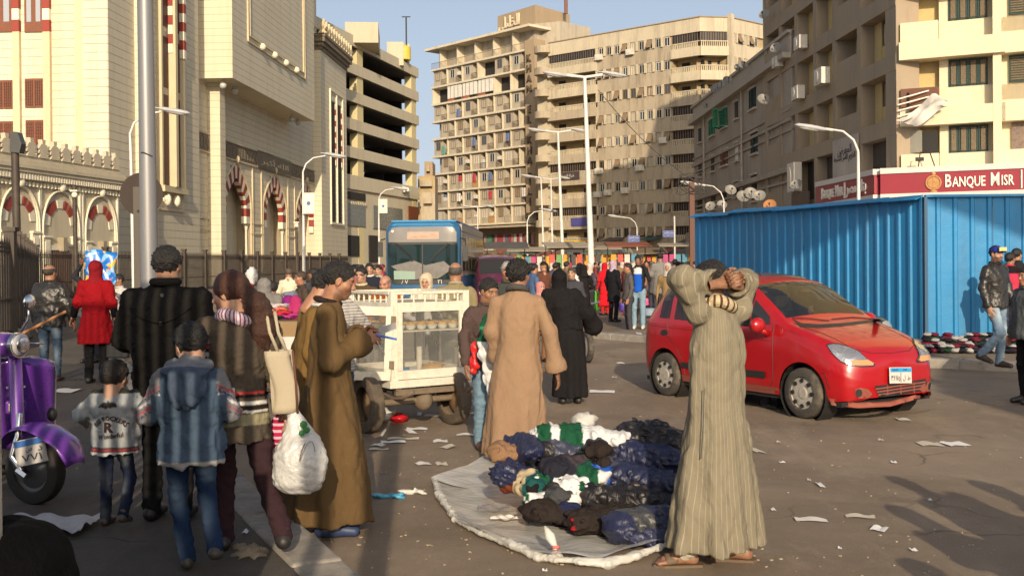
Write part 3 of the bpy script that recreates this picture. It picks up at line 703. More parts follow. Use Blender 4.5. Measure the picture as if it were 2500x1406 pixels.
for u in (885, 1015):
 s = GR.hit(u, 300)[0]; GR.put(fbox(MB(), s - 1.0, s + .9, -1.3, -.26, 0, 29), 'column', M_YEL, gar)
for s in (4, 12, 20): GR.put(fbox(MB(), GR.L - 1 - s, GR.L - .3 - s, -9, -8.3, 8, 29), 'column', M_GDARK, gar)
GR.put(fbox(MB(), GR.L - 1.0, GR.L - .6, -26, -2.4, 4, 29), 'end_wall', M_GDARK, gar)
GR.put(fbox(MB(), GR.L - 4.2, GR.L - 3.9, -10, -4, 8, 29), 'screen_wall', M_GDARK, gar)
for i in range(5):
 GR.put(fbox(MB(), GR.L - 7.6, GR.L - 6.4, -6.2, -6, zt[i] - 1.75, zt[i] - 1.6), 'strip_lamp', mat((.9, .9, .85), .4, emis=3.0, name='lamp_tube'), gar)
GR.put(fbox(MB(), 0, GR.L - .02, -1.2, -.3, 0, zt[5] - 1.6), 'base_wall', M_CONC, gar)
for (u0, v0, u1, v1, mm) in ((848, 470, 895, 488, 0), (848, 498, 895, 552, 1), (915, 506, 985, 560, 1), (1000, 505, 1032, 560, 2), (848, 575, 880, 625, 0), (905, 575, 925, 640, 0)):
 r_ = GR.rect(u0, v0, u1, v1); GR.put(fbox(MB(), r_[0], min(r_[1], GR.L - .3), -.35, -.12, r_[2], r_[3]), 'bay_window' if mm < 2 else 'arched_gate', [M_DARK, mat((.16, .17, .15), .25, name='tinted_glass'), M_WOOD][mm], gar)
sc_ = MB(); r_ = GR.rect(858, 492, 898, 500)
for i in range(7): sc_.prism([(r_[0] + (r_[1] - r_[0]) * (i + .5) / 7 + .28 * math.cos(t), r_[2] + .3 + .4 * math.sin(t)) for t in [PI + PI * q / 8 for q in range(9)]], .05, .15)
GR.put(sc_, 'scalloped_trim', M_CONC, gar)
for (u0, u1, v0, v1, dp) in ((843, 930, 55, 110, 9), (888, 930, 84, 104, 2.0), (945, 990, 103, 140, 4), (975, 1004, 108, 160, 5)):
 Yr = 132 + (u0 - 843) * .15; p0, p1 = at(u0, v1, Yr), at(u1, v0, Yr + 3)
 m = MB().b(-(p1.x - p0.x) / 2, (p1.x - p0.x) / 2, 0, dp, 0, max(2.5, at(u0, v0, Yr).z - 29))
 o = m.build('roof_room', [M_CONC, mat((.33, .12, .07), .8, name='rusty_red_sheet'), M_CONC, mat((.5, .45, .4), .8, name='pale_sheet')][(u0 > 880) + (u0 > 940) + (u0 > 970)], gar); o.location = Vector(((p0.x + p1.x) / 2, Yr, 29.0)) - origin(gar); o.rotation_euler.z = .1
m = MB().tube([(0, 0, 29), (0, 0, 36.5)], .12, 6).tube([(-.6, 0, 36.5), (.6, 0, 36.5)], .08, 5); o = m.build('roof_mast', M_GDARK, gar); q = at(992, 100, 151); o.location = Vector((q.x, q.y, 0)) - origin(gar)
o = MB().lathe([(1.1, 0), (1.1, 1.8), (.5, 2.1), (0, 2.1)], 14).build('water_tank', mat((.62, .5, .08), .5, name='yellow_plastic'), gar, smooth=40); q = at(984, 120, 150); o.location = Vector((q.x, q.y, 30.2)) - origin(gar)
# ================================================================ hotel block
HA, HB = P2(1058, 188), P2(1290, 170); HT = Fac(HA, HB); HL = HT.L
hot = thing('hotel_block', 'tall pale hotel tower with rows of small recessed balconies left of the lamp posts', 'building', (HA[0], HA[1], 0))
M_HOT = mat((.43, .375, .285), .9, var=.10, vs=.5, bump=.3, bs=5, dirt=(.20, .16, .12), dscale=.8, damt=.7, streak=True, name='aged_render')
M_HOTL = mat((.62, .55, .41), .9, var=.10, vs=.6, dirt=(.30, .25, .18), dscale=.8, damt=.5, streak=True, name='pale_render')
M_HOTW = mat((.70, .68, .60), .85, var=.06, vs=.6, dirt=(.4, .36, .3), dscale=1, damt=.4, name='white_panel')
M_PIER = mat((.36, .27, .17), .9, var=.08, vs=.4, dirt=(.2, .15, .1), dscale=.4, damt=.5, streak=True, name='brown_render')
zsl = [11.25 + 3.05 * k for k in range(9)]; zroof = zsl[-1] + 3.25
HT.put(fbox(MB(), 0, HL, -14, -1.7, 4, zroof), 'wall', M_HOT, hot)
for z in [zsl[0] - 3.05] + zsl: HT.put(fbox(MB(), -.1, HL + .1, -1.7, .12, z - .32, z), 'floor_slab', M_HOTL, hot)
HT.put(fbox(MB(), -.9, HL + 1.5, -14, .9, zroof, zroof + .4), 'roof_slab', M_HOTL, hot); HT.put(fbox(MB(), 1, HL - 1, -10, -9.5, zroof + .4, zroof + 1.5), 'roof_parapet', M_HOT, hot)
bay = HL / 6
def wmesh(nm, w_, h_, fm, gm, bars=1):
 m = MB(); m.b(-w_ / 2 - .1, w_ / 2 + .1, -.02, .10, -.1, h_ + .1); return m.mesh(nm, fm)
def window_mesh(w_, h_, bars=1, t=.08):
 m = MB(); m.b(-w_ / 2, w_ / 2, -.05, .05, 0, t); m.b(-w_ / 2, w_ / 2, -.05, .05, h_ - t, h_); m.b(-w_ / 2, -w_ / 2 + t, -.05, .05, t, h_ - t); m.b(w_ / 2 - t, w_ / 2, -.05, .05, t, h_ - t)
 for i in range(bars): x = -w_ / 2 + w_ * (i + 1) / (bars + 1); m.b(x - t / 2, x + t / 2, -.04, .04, t, h_ - t)
 return m
M_FR = [mat((.16, .11, .07), .6, name='brown_frame'), mat((.45, .43, .38), .6, name='pale_frame'), mat((.6, .58, .52), .6, name='white_frame')]
M_PN = [M_GLASS, glass((.02, .02, .022), .2), mat((.42, .36, .27), .8, var=.15, name='faded_curtain'), mat((.26, .20, .13), .8, var=.2, bump=.6, bs=3, name='wood_shutter')]
WIN = [(window_mesh(1.15, 1.45, 1).mesh('window', f), MB().b(-.5, .5, .0, .03, .08, 1.37).mesh('pane', pn)) for f, pn in ((M_FR[0], M_PN[0]), (M_FR[1], M_PN[1]), (M_FR[0], M_PN[2]), (M_FR[0], M_PN[3]), (M_FR[2], M_PN[2]))]
RAIL = MB(); RAIL.b(-.75, .75, -.03, .03, .95, 1.0); RAIL.b(-.75, .75, -.03, .03, .05, .09)
for i in range(11): RAIL.b(-.75 + i * .15 - .012, -.75 + i * .15 + .012, -.012, .012, .09, .95)
RAIL = RAIL.mesh('railing', mat((.09, .06, .04), .6, name='rusty_iron'))
BLOCK = MB().b(-1.2, 1.2, -1.35, 0, 0, 2.73).mesh('window_bay', M_HOT)
FIN = MB().b(-.11, .11, -1.6, 0, 0, 2.73).mesh('fin_wall', M_HOTL)
ACM = MB().b(-.42, .42, -.32, 0, 0, .6); ACM.lathe([(.22, 0), (.22, .02), (.05, .03)], 12, (-.1, -.33, .3), M=Matrix.Rotation(PI / 2, 3, 'X')); ACW = ACM.mesh('air_conditioner', mat((.62, .58, .5), .5, var=.15, name='ac_casing'))
clo = [mat(c, .9, var=.2, name='laundry') for c in ((.4, .05, .06), (.55, .53, .5), (.1, .3, .22), (.25, .12, .3), (.65, .62, .55), (.12, .16, .3))]
LAUN = [MB().grid(lambda a, b: ((a - .5) * .9, -.1 + .05 * math.sin(a * 9), 1.4 * b), 8, 3).mesh('laundry', m) for m in clo]
rs = random.Random(5)
for k, z in enumerate([zsl[0] - 3.05] + zsl[:-1]):
 off = (0, 1)[k in (4, )] * 0
 odd = k in (5, 3);
 for i in range(6):
  s0 = i * bay + (bay * .5 if odd else 0)
  wx = s0 + 1.35
  if k == 7 and i in (1, 2, 3):
   HT.put(fbox(MB(), s0 + .2, s0 + bay - .2, -.3, -.1, z + .5, z + 2.7), 'closed_balcony_panel', M_HOTW, hot)
   for q in range(1, 4): HT.put(fbox(MB(), s0 + q * bay / 4 - .03, s0 + q * bay / 4 + .03, -.1, -.05, z + .5, z + 2.7), 'panel_joint', M_FR[0], hot)
   HT.put(fbox(MB(), s0 + .2, s0 + 1.8, -.3, -.08, z, z + .5), 'brick_patch', mat((.3, .10, .06), .9, name='raw_brick'), hot); continue
  if k == 7 or (k == 8 and i == 3):
   HT.put(fbox(MB(), s0 + .3, s0 + 2.6, -1.7, -1.65, z + .3, z + 2.6), 'dark_opening', M_DARK, hot); HT.inst(FIN, 'fin_wall', hot, s0 + .1, -1.7, z); continue  # near-black panel flat on the back wall
  if wx + 1.2 < HL:
   HT.inst(BLOCK, 'window_bay', hot, wx, -1.7, z); wi = rs.choice([0, 1, 2, 3, 0, 2, 3]) if k > 3 else rs.choice([2, 3, 4, 1])
   wo = HT.inst(WIN[wi][0], 'window', hot, wx, -.33, z + .95); link('pane', WIN[wi][1], wo, loc=(0, 0, 0))
  bx = wx + 1.2 + .75
  if bx + .7 < HL + .2:
   HT.inst(RAIL, 'railing', hot, bx, -.05, z)
   HT.inst(FIN, 'fin_wall', hot, bx + .78, -1.7, z)
   if rs.random() < (.5 if k < 5 else .12): HT.inst(rs.choice(LAUN), 'laundry', hot, bx, -.25 if rs.random() < .5 else .02, z + rs.choice((.1, .9)))
   if rs.random() < (.35 if k < 5 else .1): HT.inst(ACW, 'air_conditioner', hot, bx - .1, -.4, z + rs.choice((.1, 1.2)))
   if k < 3 and rs.random() < .6: HT.put(fbox(MB(), bx - .7, bx + .7, -.12, -.02, z, z + rs.choice((1.2, 2.4))), 'balcony_screen', rs.choice([mat((.42, .25, .11), .8, var=.25, vs=9, bump=.5, bs=9, name='plank_screen'), M_HOT, M_PN[3]]), hot)
tz = zsl[-1]
for i in range(5): HT.put(fbox(MB(), 2 + i * 4.7, 2.25 + i * 4.7, -1.7, -.2, tz, tz + 3.2), 'terrace_fin', M_HOTL, hot)
for i in range(5): HT.put(fbox(MB(), 1 + i * 4.7, 2 + i * 4.7, -1.7, -1.6, tz, tz + 2.3), 'terrace_door', M_DARK, hot)
rl = MB(); fbox(rl, 0, HL, .02, .08, tz + 1.0, tz + 1.06)
for i in range(int(HL / .3)): fbox(rl, i * .3, i * .3 + .03, .03, .06, tz, tz + 1.0)
HT.put(rl, 'terrace_railing', mat((.09, .06, .04), .6, name='rusty_iron'), hot, kind='stuff')
HT.put(fbox(MB(), HL + .12, HL + 2.3, -2.0, .5, 9.5, tz + 1.2), 'sign_pier', M_PIER, hot)
HT.put(fbox(MB(), HL + 2.3, HL + 3.4, -6.0, -1.2, 3, tz - 2), 'stair_wall', M_PIER, hot)
LM = mat((.10, .075, .05), .7, name='weathered_letter')
for i, ch in enumerate('KHAN EL KHALILI'):
 if ch == ' ': continue
 tm, tw = text_mesh(ch, 1.15, LM, .25, bold=.02); HT.inst(tm, 'sign_letter', hot, HL + 1.15 - tw / 2, .62, tz - 2.3 - i * 1.62)
# canopy with hanging clothes shop under the hotel
HT.put(fbox(MB(), 8, HL + 1.5, -1, 1.8, 7.3, 7.6), 'canopy_slab', M_HOT, hot)
HT.put(fbox(MB(), 0, HL + 2, -1.6, -1.5, 0, 7.3), 'shop_wall', M_PIER, hot)
mcl = [mat(c, .9, var=.3, name='garment') for c in ((.05, .07, .06), (.5, .5, .48), (.35, .2, .18), (.1, .12, .2), (.3, .05, .08), (.55, .45, .3), (.08, .2, .14))]
for i in range(22): HT.put(fbox(MB(), 10 + i * .68, 10.5 + i * .68, -.9, -.8, 4.3 + rs.random() * .4, 6.3), 'hanging_garment', rs.choice(mcl), hot)
for i in range(6): HT.inst(ACW, 'air_conditioner', hot, 9.5 + i * 2.9, .1, 3.4, scale=(1.8, 1.2, 1.8))
HT.put(MB().b(0, 20, -3.2, .3, 2.9, 3.0), 'shop_awning', mat((.20, .06, .035), .9, var=.3, bump=.5, bs=2, name='rust_red_awning'), hot, a=4)
HT.put(MB().b(0, 16, -2.6, .3, 3.25, 3.33), 'shop_awning', mat((.13, .095, .07), .9, var=.3, name='brown_awning'), hot, a=0, d=.5)
# penthouse and roof lettering
def blockP(root, name, m, pts, z0, z1):
 o0 = origin(root); return MB().prism([(x - o0.x, y - o0.y) for x, y in pts], z0, z1, 'z').build(name, m, root)
pa, pb, pc = P2(1220, 182), P2(1312, 174), P2(1396, 181)
blockP(hot, 'penthouse', M_PIER, [pa, pb, pc, (pc[0], pc[1] + 8), (pa[0], pa[1] + 10)], zroof, 43.6)
pd_, pe, pf = P2(1300, 173), P2(1372, 171), P2(1446, 176)
blockP(hot, 'lower_penthouse', M_HOT, [pd_, pe, pf, (pf[0], pf[1] + 10), (pd_[0], pd_[1] + 8)], 30, 40.2)
PH = Fac(pa, pb); tm, tw = text_mesh('الخليلي', 3.1, mat((.62, .53, .38), .7, name='pale_letter'), .3, width=5.6, ar=True); PH.inst(tm, 'roof_lettering', hot, .8, .35, 39.9)
q = P2(1387, 178); MB().tube([(q[0] - HA[0], q[1] - HA[1], 43), (q[0] - HA[0], q[1] - HA[1], 46)], .3, 8).build('chimney_pipe', mat((.2, .08, .05), .7, name='rust_pipe'), hot)
# ================================================================ long balconied block
DA, DB, DC, DD = P2(1343, 155), P2(1713, 139), P2(1786, 139.5), P2(1900, 146)
blk = thing('balcony_block', 'long grimy apartment block with continuous balcony bands behind the tall lamp posts', 'building', (DA[0], DA[1], 0))
F1, F2, F3 = Fac(DA, DB), Fac(DB, DC), Fac(DC, DD)
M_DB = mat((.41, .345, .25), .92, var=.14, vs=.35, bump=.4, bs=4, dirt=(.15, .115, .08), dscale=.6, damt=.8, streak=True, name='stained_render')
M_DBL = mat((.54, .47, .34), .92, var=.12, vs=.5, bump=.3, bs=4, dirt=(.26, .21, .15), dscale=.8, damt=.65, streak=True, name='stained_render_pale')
M_DBW = mat((.42, .32, .18), .9, var=.2, vs=.5, dirt=(.12, .09, .06), dscale=.5, damt=.6, name='ochre_render')  # ochre render with random dark blotches
zt0 = 33.4; FHt = 3.16
cs = [F1.hit(u, 300)[0] for u in (1343, 1459, 1640, 1713)]
for fi, fc in enumerate((F1, F2, F3)):
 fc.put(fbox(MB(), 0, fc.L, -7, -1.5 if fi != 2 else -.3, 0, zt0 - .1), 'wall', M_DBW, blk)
 fc.put(fbox(MB(), 0, fc.L, -2, .0, zt0 - 1.85, zt0), 'roof_parapet', M_DBL, blk); fc.put(fbox(MB(), 0, fc.L + .05, -.3, .15, zt0, zt0 + .12), 'coping', M_PIER, blk)
def balust(L):
 m = MB(); m.b(0, L, -.04, .12, .62, .74); i = 0
 while i * .27 < L - .2: m.b(i * .27 + .07, i * .27 + .2, -.0, .1, 0, .62); i += 1
 return m
WUM = [window_mesh(.86, 1.2, 1, .07).mesh('window', f) for f in (M_FR[2], M_FR[1], M_FR[0])]
WPM = [MB().b(-.4, .4, 0, .03, .07, 1.13).mesh('pane', p) for p in (M_GLASS, M_PN[1], M_PN[2])]
SHT = MB(); SHT.box((0, -.28, .68), (.86, .04, 1.25), M=Matrix.Rotation(-R(28), 3, 'X')); SHT = SHT.mesh('propped_shutter', mat((.22, .155, .095), .85, var=.2, bump=.6, bs=4, name='brown_shutter'))
PIERM = MB().b(-.15, .15, -.22, .1, 0, 1.32).mesh('window_pier', M_DBL)
for k in range(9):
 z1 = zt0 - 1.85 - FHt * k; z0 = z1 - 1.32; zb = z1 - FHt      # opening z0..z1, band zb..z0
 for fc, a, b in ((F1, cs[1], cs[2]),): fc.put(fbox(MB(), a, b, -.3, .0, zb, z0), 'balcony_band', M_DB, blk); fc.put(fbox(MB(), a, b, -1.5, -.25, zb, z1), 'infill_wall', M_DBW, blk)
 n = 9; st = (cs[2] - cs[1]) / n
 for i in range(n):
  x = cs[1] + st * (i + .5); F1.inst(PIERM, 'window_pier', blk, x - st / 2, 0, z0)
  t = rs.random(); wo = F1.inst(rs.choice(WUM[:2] if k in (1, 3, 4, 0) else WUM), 'window', blk, x, -.14, z0 + .06); link('pane', rs.choice(WPM), wo, loc=(0, 0, 0))
  if t < .35: F1.inst(SHT, 'propped_shutter', blk, x, -.05, z0 + .03)
 for fc, a, b in ((F1, 0, cs[1]), (F1, cs[2], F1.L), (F2, 0, F2.L)):
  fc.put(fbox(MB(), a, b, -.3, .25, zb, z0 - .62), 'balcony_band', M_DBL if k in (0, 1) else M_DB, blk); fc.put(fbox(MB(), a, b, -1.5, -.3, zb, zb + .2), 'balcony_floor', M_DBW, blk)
  fc.put(balust(b - a - .1), 'balustrade', M_DBL, blk, a=a + .05, d=.1, z=z0 - .62, kind='stuff')
  if k in (0, 7) or (k == 4 and a > 5) or rs.random() < .25:
   q = int((b - a) / .8)
   for i in range(q): wo = fc.inst(WUM[2], 'window', blk, a + .5 + i * (b - a - .6) / q, -.2, z0 + .12); link('pane', WPM[1], wo, loc=(0, 0, 0))
  else:
   for i in range(2): fc.put(fbox(MB(), a + .8 + i * (b - a) * .5, a + 2.0 + i * (b - a) * .5, -1.5, -1.42, zb + .2, z0 + .9), 'balcony_door', M_DARK, blk)
 F3.put(fbox(MB(), 0, F3.L, -.3, -.0, zb, z0), 'balcony_band', M_DBL, blk)
 for i in range(5): F3.inst(PIERM, 'window_pier', blk, .1 + i * 1.2, 0, z0); wo = F3.inst(WUM[1], 'window', blk, .7 + i * 1.2, -.14, z0 + .06); link('pane', WPM[i % 3], wo, loc=(0, 0, 0)); (F3.inst(SHT, 'propped_shutter', blk, .7 + i * 1.2, -.05, z0) if i % 2 == 1 else None)
F3.put(fbox(MB(), -.3, .3, -.2, .5, 5, zt0 + .4), 'corner_pilaster', M_DBL, blk)
for (u, v) in ((1465, 143), (1541, 130), (1622, 345), (1565, 412), (1465, 420), (1462, 477), (1487, 472), (1529, 467)):
 s_, z_ = F1.hit(u, v); F1.inst(ACW, 'air_conditioner', blk, s_, .05, z_ - .3, scale=(1.3, 1.6, 1.3))
# rounded end balconies
for k in range(9):
 z = zt0 - 1.3 - FHt * k; m = MB().lathe([(.2, -.5), (1.3, -.1), (1.3, .9), (1.22, .9), (1.22, 0), (0, 0)], 16, (-.9, -.1, z)); F1.put(m, 'round_balcony', M_DB, blk, smooth=40)
F1.put(fbox(MB(), -2.4, 0, -7, -.4, 0, zt0 - .5), 'end_wall', M_DBL, blk)
tm, tw = text_mesh('مكة للعطور', 1.2, mat((.25, .04, .03), .6, name='sign_red'), .05, width=7.5, ar=True)
r_ = F1.rect(1378, 587, 1456, 613); F1.put(fbox(MB(), r_[0], r_[1], .5, .7, r_[2], r_[3]), 'shop_sign', mat((.62, .42, .05), .5, var=.08, name='yellow_sign'), blk); F1.inst(tm, 'shop_lettering', blk, r_[0] + .5, .72, r_[2] + .2)
r_ = F1.rect(1370, 420, 1418, 440); F1.put(fbox(MB(), r_[0], r_[1], .3, .4, r_[2], r_[3]), 'hanging_sign', mat((.06, .045, .045), .5, name='dark_sign'), blk); tm, tw = text_mesh('شركة الحديثة', .55, mat((.55, .5, .45), .6, name='sign_pale'), .03, width=2.4, ar=True); F1.inst(tm, 'sign_lettering', blk, r_[0] + .2, .42, r_[2] + .3)
r_ = F1.rect(1398, 532, 1440, 552); F1.put(fbox(MB(), r_[0], r_[1], .3, .4, r_[2], r_[3]), 'hanging_sign', mat((.07, .07, .25), .5, name='blue_banner'), blk)
F1.put(fbox(MB(), 0, F1.L, -1.4, -.4, 0, 5), 'shop_wall', M_DARK, blk)
for i in range(12):
 z = 4.0 + rs.uniform(-.4, .8); F1.put(MB().box((0, -1.0, 0), (rs.uniform(1.6, 3), 2.2, .08), M=Matrix.Rotation(R(rs.uniform(5, 18)), 3, 'X')), 'shop_awning', rs.choice([mat((.10, .08, .06), .9, var=.3, name='tarp_brown'), mat((.05, .10, .09), .9, name='tarp_green'), mat((.26, .22, .16), .9, name='tarp_sand')]), blk, a=1.5 + i * 2.05, d=0, z=z)
# small buildings seen between the car park and the hotel
sm = thing('distant_house', 'low grey house with rounded balconies between car park and hotel', 'building', (P2(1045, 165)[0], 165, 0))
o0 = origin(sm)
for i, (u0, u1, vt, Yd) in enumerate(((1020, 1062, 430, 160), (1028, 1062, 470, 150), (1036, 1056, 395, 170))):
 p0, p1 = at(u0, vt, Yd), at(u1, vt, Yd); MB().b(p0.x - o0.x, p1.x - o0.x, Yd - o0.y, Yd + 6 - o0.y, 0, p0.z).build('wall', [M_DBW, M_DB, M_PIER][i], sm)
 for k in range(2): MB().b(p0.x + .4 - o0.x, p1.x - .4 - o0.x, Yd - .9 - o0.y, Yd - o0.y, p0.z - 1.6 - k * 3, p0.z - .8 - k * 3).build('balcony', M_DB, sm)
# ================================================================ low old house (right)
EA, EB = (18.3 - .0135 * 98.7, 98.7), (18.3 - .0135 * 66, 66); EF = Fac(EA, EB)
old = thing('old_house', 'low old stone house with green shutters and satellite dishes along its roof', 'building', (EA[0], EA[1], 0))
M_OLD = mat((.36, .31, .25), .92, var=.12, vs=.4, bump=.4, bs=4, dirt=(.18, .15, .12), dscale=.35, damt=.6, streak=True, name='old_stucco')
M_OLDL = mat((.44, .39, .32), .92, var=.12, vs=.5, dirt=(.25, .21, .17), dscale=.5, damt=.4, name='old_stucco_pale')
EF.put(fbox(MB(), 0, EF.L, -12, 0, 0, 15.9), 'wall', M_OLD, old)
for (z, h_, d_) in ((14.2, .35, .55), (15.75, .2, .25), (10.3, .2, .18), (9.7, .12, .12), (7.1, .35, .45), (6.5, .15, .2), (11.0, .12, .1)): EF.put(fbox(MB(), -.3, EF.L, -.5, d_, z, z + h_), 'cornice', M_OLDL if z > 14 else M_OLD, old)
EF.put(fbox(MB(), 0, EF.L, -.3, .06, 14.55, 15.75), 'parapet_wall', M_OLDL, old)
for u in (1722, 1815): s_ = EF.hit(u, 300)[0]; EF.put(MB().tube([(s_, -.15, 0), (s_, -.15, 14.2)], .08, 6), 'drain_pipe', M_OLDL, old)
M_GRN = mat((.02, .26, .13), .6, var=.12, vs=3, name='green_shutter_paint'); M_GRD = mat((.02, .05, .045), .7, name='dark_green_paint')
def shutter(w_, h_, m):
 b = MB(); b.b(0, w_, -.03, .03, 0, .06); b.b(0, w_, -.03, .03, h_ - .06, h_); b.b(0, .06, -.03, .03, 0, h_); b.b(w_ - .06, w_, -.03, .03, 0, h_); i = 0
 while .1 + i * .11 < h_ - .1: b.box((w_ / 2, 0, .1 + i * .11), (w_ - .1, .05, .02), M=Matrix.Rotation(R(35), 3, 'X')); i += 1
 return b.mesh('shutter', m)
for (u0, v0, u1, v1, kind_) in ((1732, 292, 1745, 332, 2), (1760, 268, 1776, 312, 3), (1795, 250, 1802, 290, 0), (1831, 218, 1846, 266, 1), (1706, 315, 1712, 348, 0), (1835, 325, 1850, 375, 1), (1761, 368, 1777, 404, 4), (1796, 350, 1803, 392, 5), (1737, 382, 1744, 418, 0), (1706, 400, 1713, 432, 0), (1836, 428, 1848, 490, 0), (1793, 445, 1803, 480, 1), (1737, 470, 1747, 510, 0), (1704, 478, 1714, 512, 0), (1762, 460, 1774, 500, 0)):
 r_ = EF.rect(u0, v0, u1, v1); wn = EF.put(fbox(MB(), r_[0], r_[1], .01, .05, r_[2], r_[3]), 'window', [M_DARK, M_GRD, M_GRD, M_DARK, M_WOODD, clo[4]][kind_], old)
 fr = EF.put(fbox(MB(), r_[0] - .2, r_[1] + .2, 0, .15, r_[3], r_[3] + .15), 'lintel', M_OLDL, old); EF.put(fbox(MB(), r_[0] - .2, r_[1] + .2, 0, .2, r_[2] - .15, r_[2]), 'sill', M_OLDL, old)
 if kind_ in (1, 2, 3, 4):
  sm_ = shutter((r_[1] - r_[0]) / 2, r_[3] - r_[2], [0, M_GRD, M_GRN, M_GRN, M_WOOD][kind_])
  for q in (0, 1):
   o = EF.inst(sm_, 'shutter', old, r_[0] if q == 0 else r_[1], .06, r_[2]); o.rotation_euler.z += (-R(35 if kind_ == 3 else 5) if q == 0 else PI + R(50 if kind_ == 3 else 5))
EF.put(fbox(MB(), 2, EF.L, 0, 1.2, 0, 4.2), 'shop_wall', M_OLD, old)
# satellite dishes (things of their own)
M_DISH = mat((.22, .215, .20), .5, var=.12, vs=3, dirt=(.3, .24, .18), dscale=2, damt=.4, name='dish_shade_grey')  # darkened grey stands in for the shade falling on the dishes
DM = MB().lathe([(0, .0), (.2, .02), (.4, .09), (.5, .15), (.5, .165), (.4, .105), (.2, .035), (0, .015)], 20).mesh('reflector', M_DISH, smooth=50)
DA_ = MB().tube([(0, -.45, .12), (0, -.15, .55)], .02, 5).b(-.06, .06, -.2, -.08, .5, .62).mesh('feed_arm', M_GDARK); DP = MB().tube([(0, 0, -.02), (0, .05, -.3), (0, .1, -.35)], .03, 6).mesh('mount', M_GDARK)
def dish(p, r, yaw, tilt, lab, rust=False):
 r *= .78; t = thing('satellite_dish', lab, 'satellite dish', p, 0, 'satellite dishes on the old houses')
 M_ = (Matrix.Rotation(yaw, 3, 'Z') @ Matrix.Rotation(R(90) - tilt, 3, 'X')).to_euler()
 for nm, me in (('reflector', DM), ('feed_arm', DA_), ('mount', DP)):
  o = link(nm, me, t, rot=M_, scale=(r,) * 3)
  if rust and nm == 'reflector': o.material_slots[0].link = 'OBJECT'; o.material_slots[0].material = mat((.35, .15, .05), .8, name='rusty_dish')
 return t
ds = [(1725, 253, 92, .9, 'dish at the far low end of the old house roof'), (1746, 212, 84, 1.0, 'palest dish of the roof row, lowest of the cluster'), (1752, 206, 82, .9, 'second dish of the roof row counted from the lowest'), (1764, 200, 81, .9, 'third dish of the roof row counted from the lowest'), (1776, 190, 79, .95, 'dark-faced round dish in the middle of the roof row'), (1803, 160, 75, .9, 'left dish of the upper pair on the old house roof'), (1812, 153, 74, .95, 'right dish of the upper pair on the old house roof')]
for u, v, Y, r, l in ds: dish(at(u, v + 8, Y), r, R(-25 + (u % 7) * 6), R(35), 'grey satellite ' + l)
for u, v, Y, r, l, ru in ((1863, 245, 70, 1.05, 'big white dish at the corner of old house and dark facade', 0), (1783, 466, 66, .9, 'white satellite dish beside the short lamp above the blue hoarding', 0), (1813, 482, 64, 1.0, 'cream satellite dish left of the pair above the blue hoarding', 0), (1832, 474, 64, 1.0, 'yellowish satellite dish between two others above the blue hoarding', 0), (1855, 480, 62, .9, 'white satellite dish right of the pair above the blue hoarding', 0), (1735, 505, 70, .85, 'beige dish low left above the blue hoarding', 0), (1762, 502, 69, .85, 'white dish behind the short lamp head, low above hoarding', 0), (1880, 503, 56, .85, 'rusty orange dish just above the blue hoarding', 1)):
 dish(at(u, v, Y - 1.2), r, R(-20 + (u % 5) * 8), R(30), l, ru)
# ================================================================ bank building
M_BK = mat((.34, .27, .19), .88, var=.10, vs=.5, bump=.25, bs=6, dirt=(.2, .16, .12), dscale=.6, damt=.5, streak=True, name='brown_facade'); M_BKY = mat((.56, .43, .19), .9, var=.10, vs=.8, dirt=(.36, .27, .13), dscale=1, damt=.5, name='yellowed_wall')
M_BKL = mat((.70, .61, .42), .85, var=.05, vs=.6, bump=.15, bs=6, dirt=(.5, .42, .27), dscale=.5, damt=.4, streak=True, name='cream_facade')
BA, BB = (20.3 - .044 * 72, 72), (20.3 - .044 * 50, 50); BF = Fac(BA, BB)
bank = thing('bank_building', 'apartment block with a bank on its ground floor and red sign, above the blue hoarding', 'building', (BB[0], BB[1], 0))
# light blocking body, stepped at the top
pts = [(BA[0] + .9, BA[1]), (BB[0] + 1.2, BB[1] + .5), (BB[0] + 22, BB[1] - 8), (BB[0] + 26, BB[1] + 22), (BA[0] + .9, BA[1] + 4)]
blockP(bank, 'core_wall', M_BKY, pts, 0, 41)
blockP(bank, 'upper_core_wall', M_BKY, [(BB[0] + 8, BB[1] + 1), (BB[0] + 22, BB[1] - 5), (BB[0] + 26, BB[1] + 20), (BB[0] + 8, BB[1] + 20)], 41, 49)
us = [1870, 1905, 1944, 1990, 2037, 2098, 2168]; ss = [BF.hit(u, 300)[0] for u in us]
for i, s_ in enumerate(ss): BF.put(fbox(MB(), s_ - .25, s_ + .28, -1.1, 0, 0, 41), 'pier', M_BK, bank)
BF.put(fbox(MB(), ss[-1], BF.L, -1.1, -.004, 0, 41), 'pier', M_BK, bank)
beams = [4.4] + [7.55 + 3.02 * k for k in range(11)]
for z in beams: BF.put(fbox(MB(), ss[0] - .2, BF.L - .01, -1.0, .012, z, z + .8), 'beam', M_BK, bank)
SHM = [shutter(1.4, 1.5, M_GRD), shutter(1.4, 1.5, M_WOODD)]
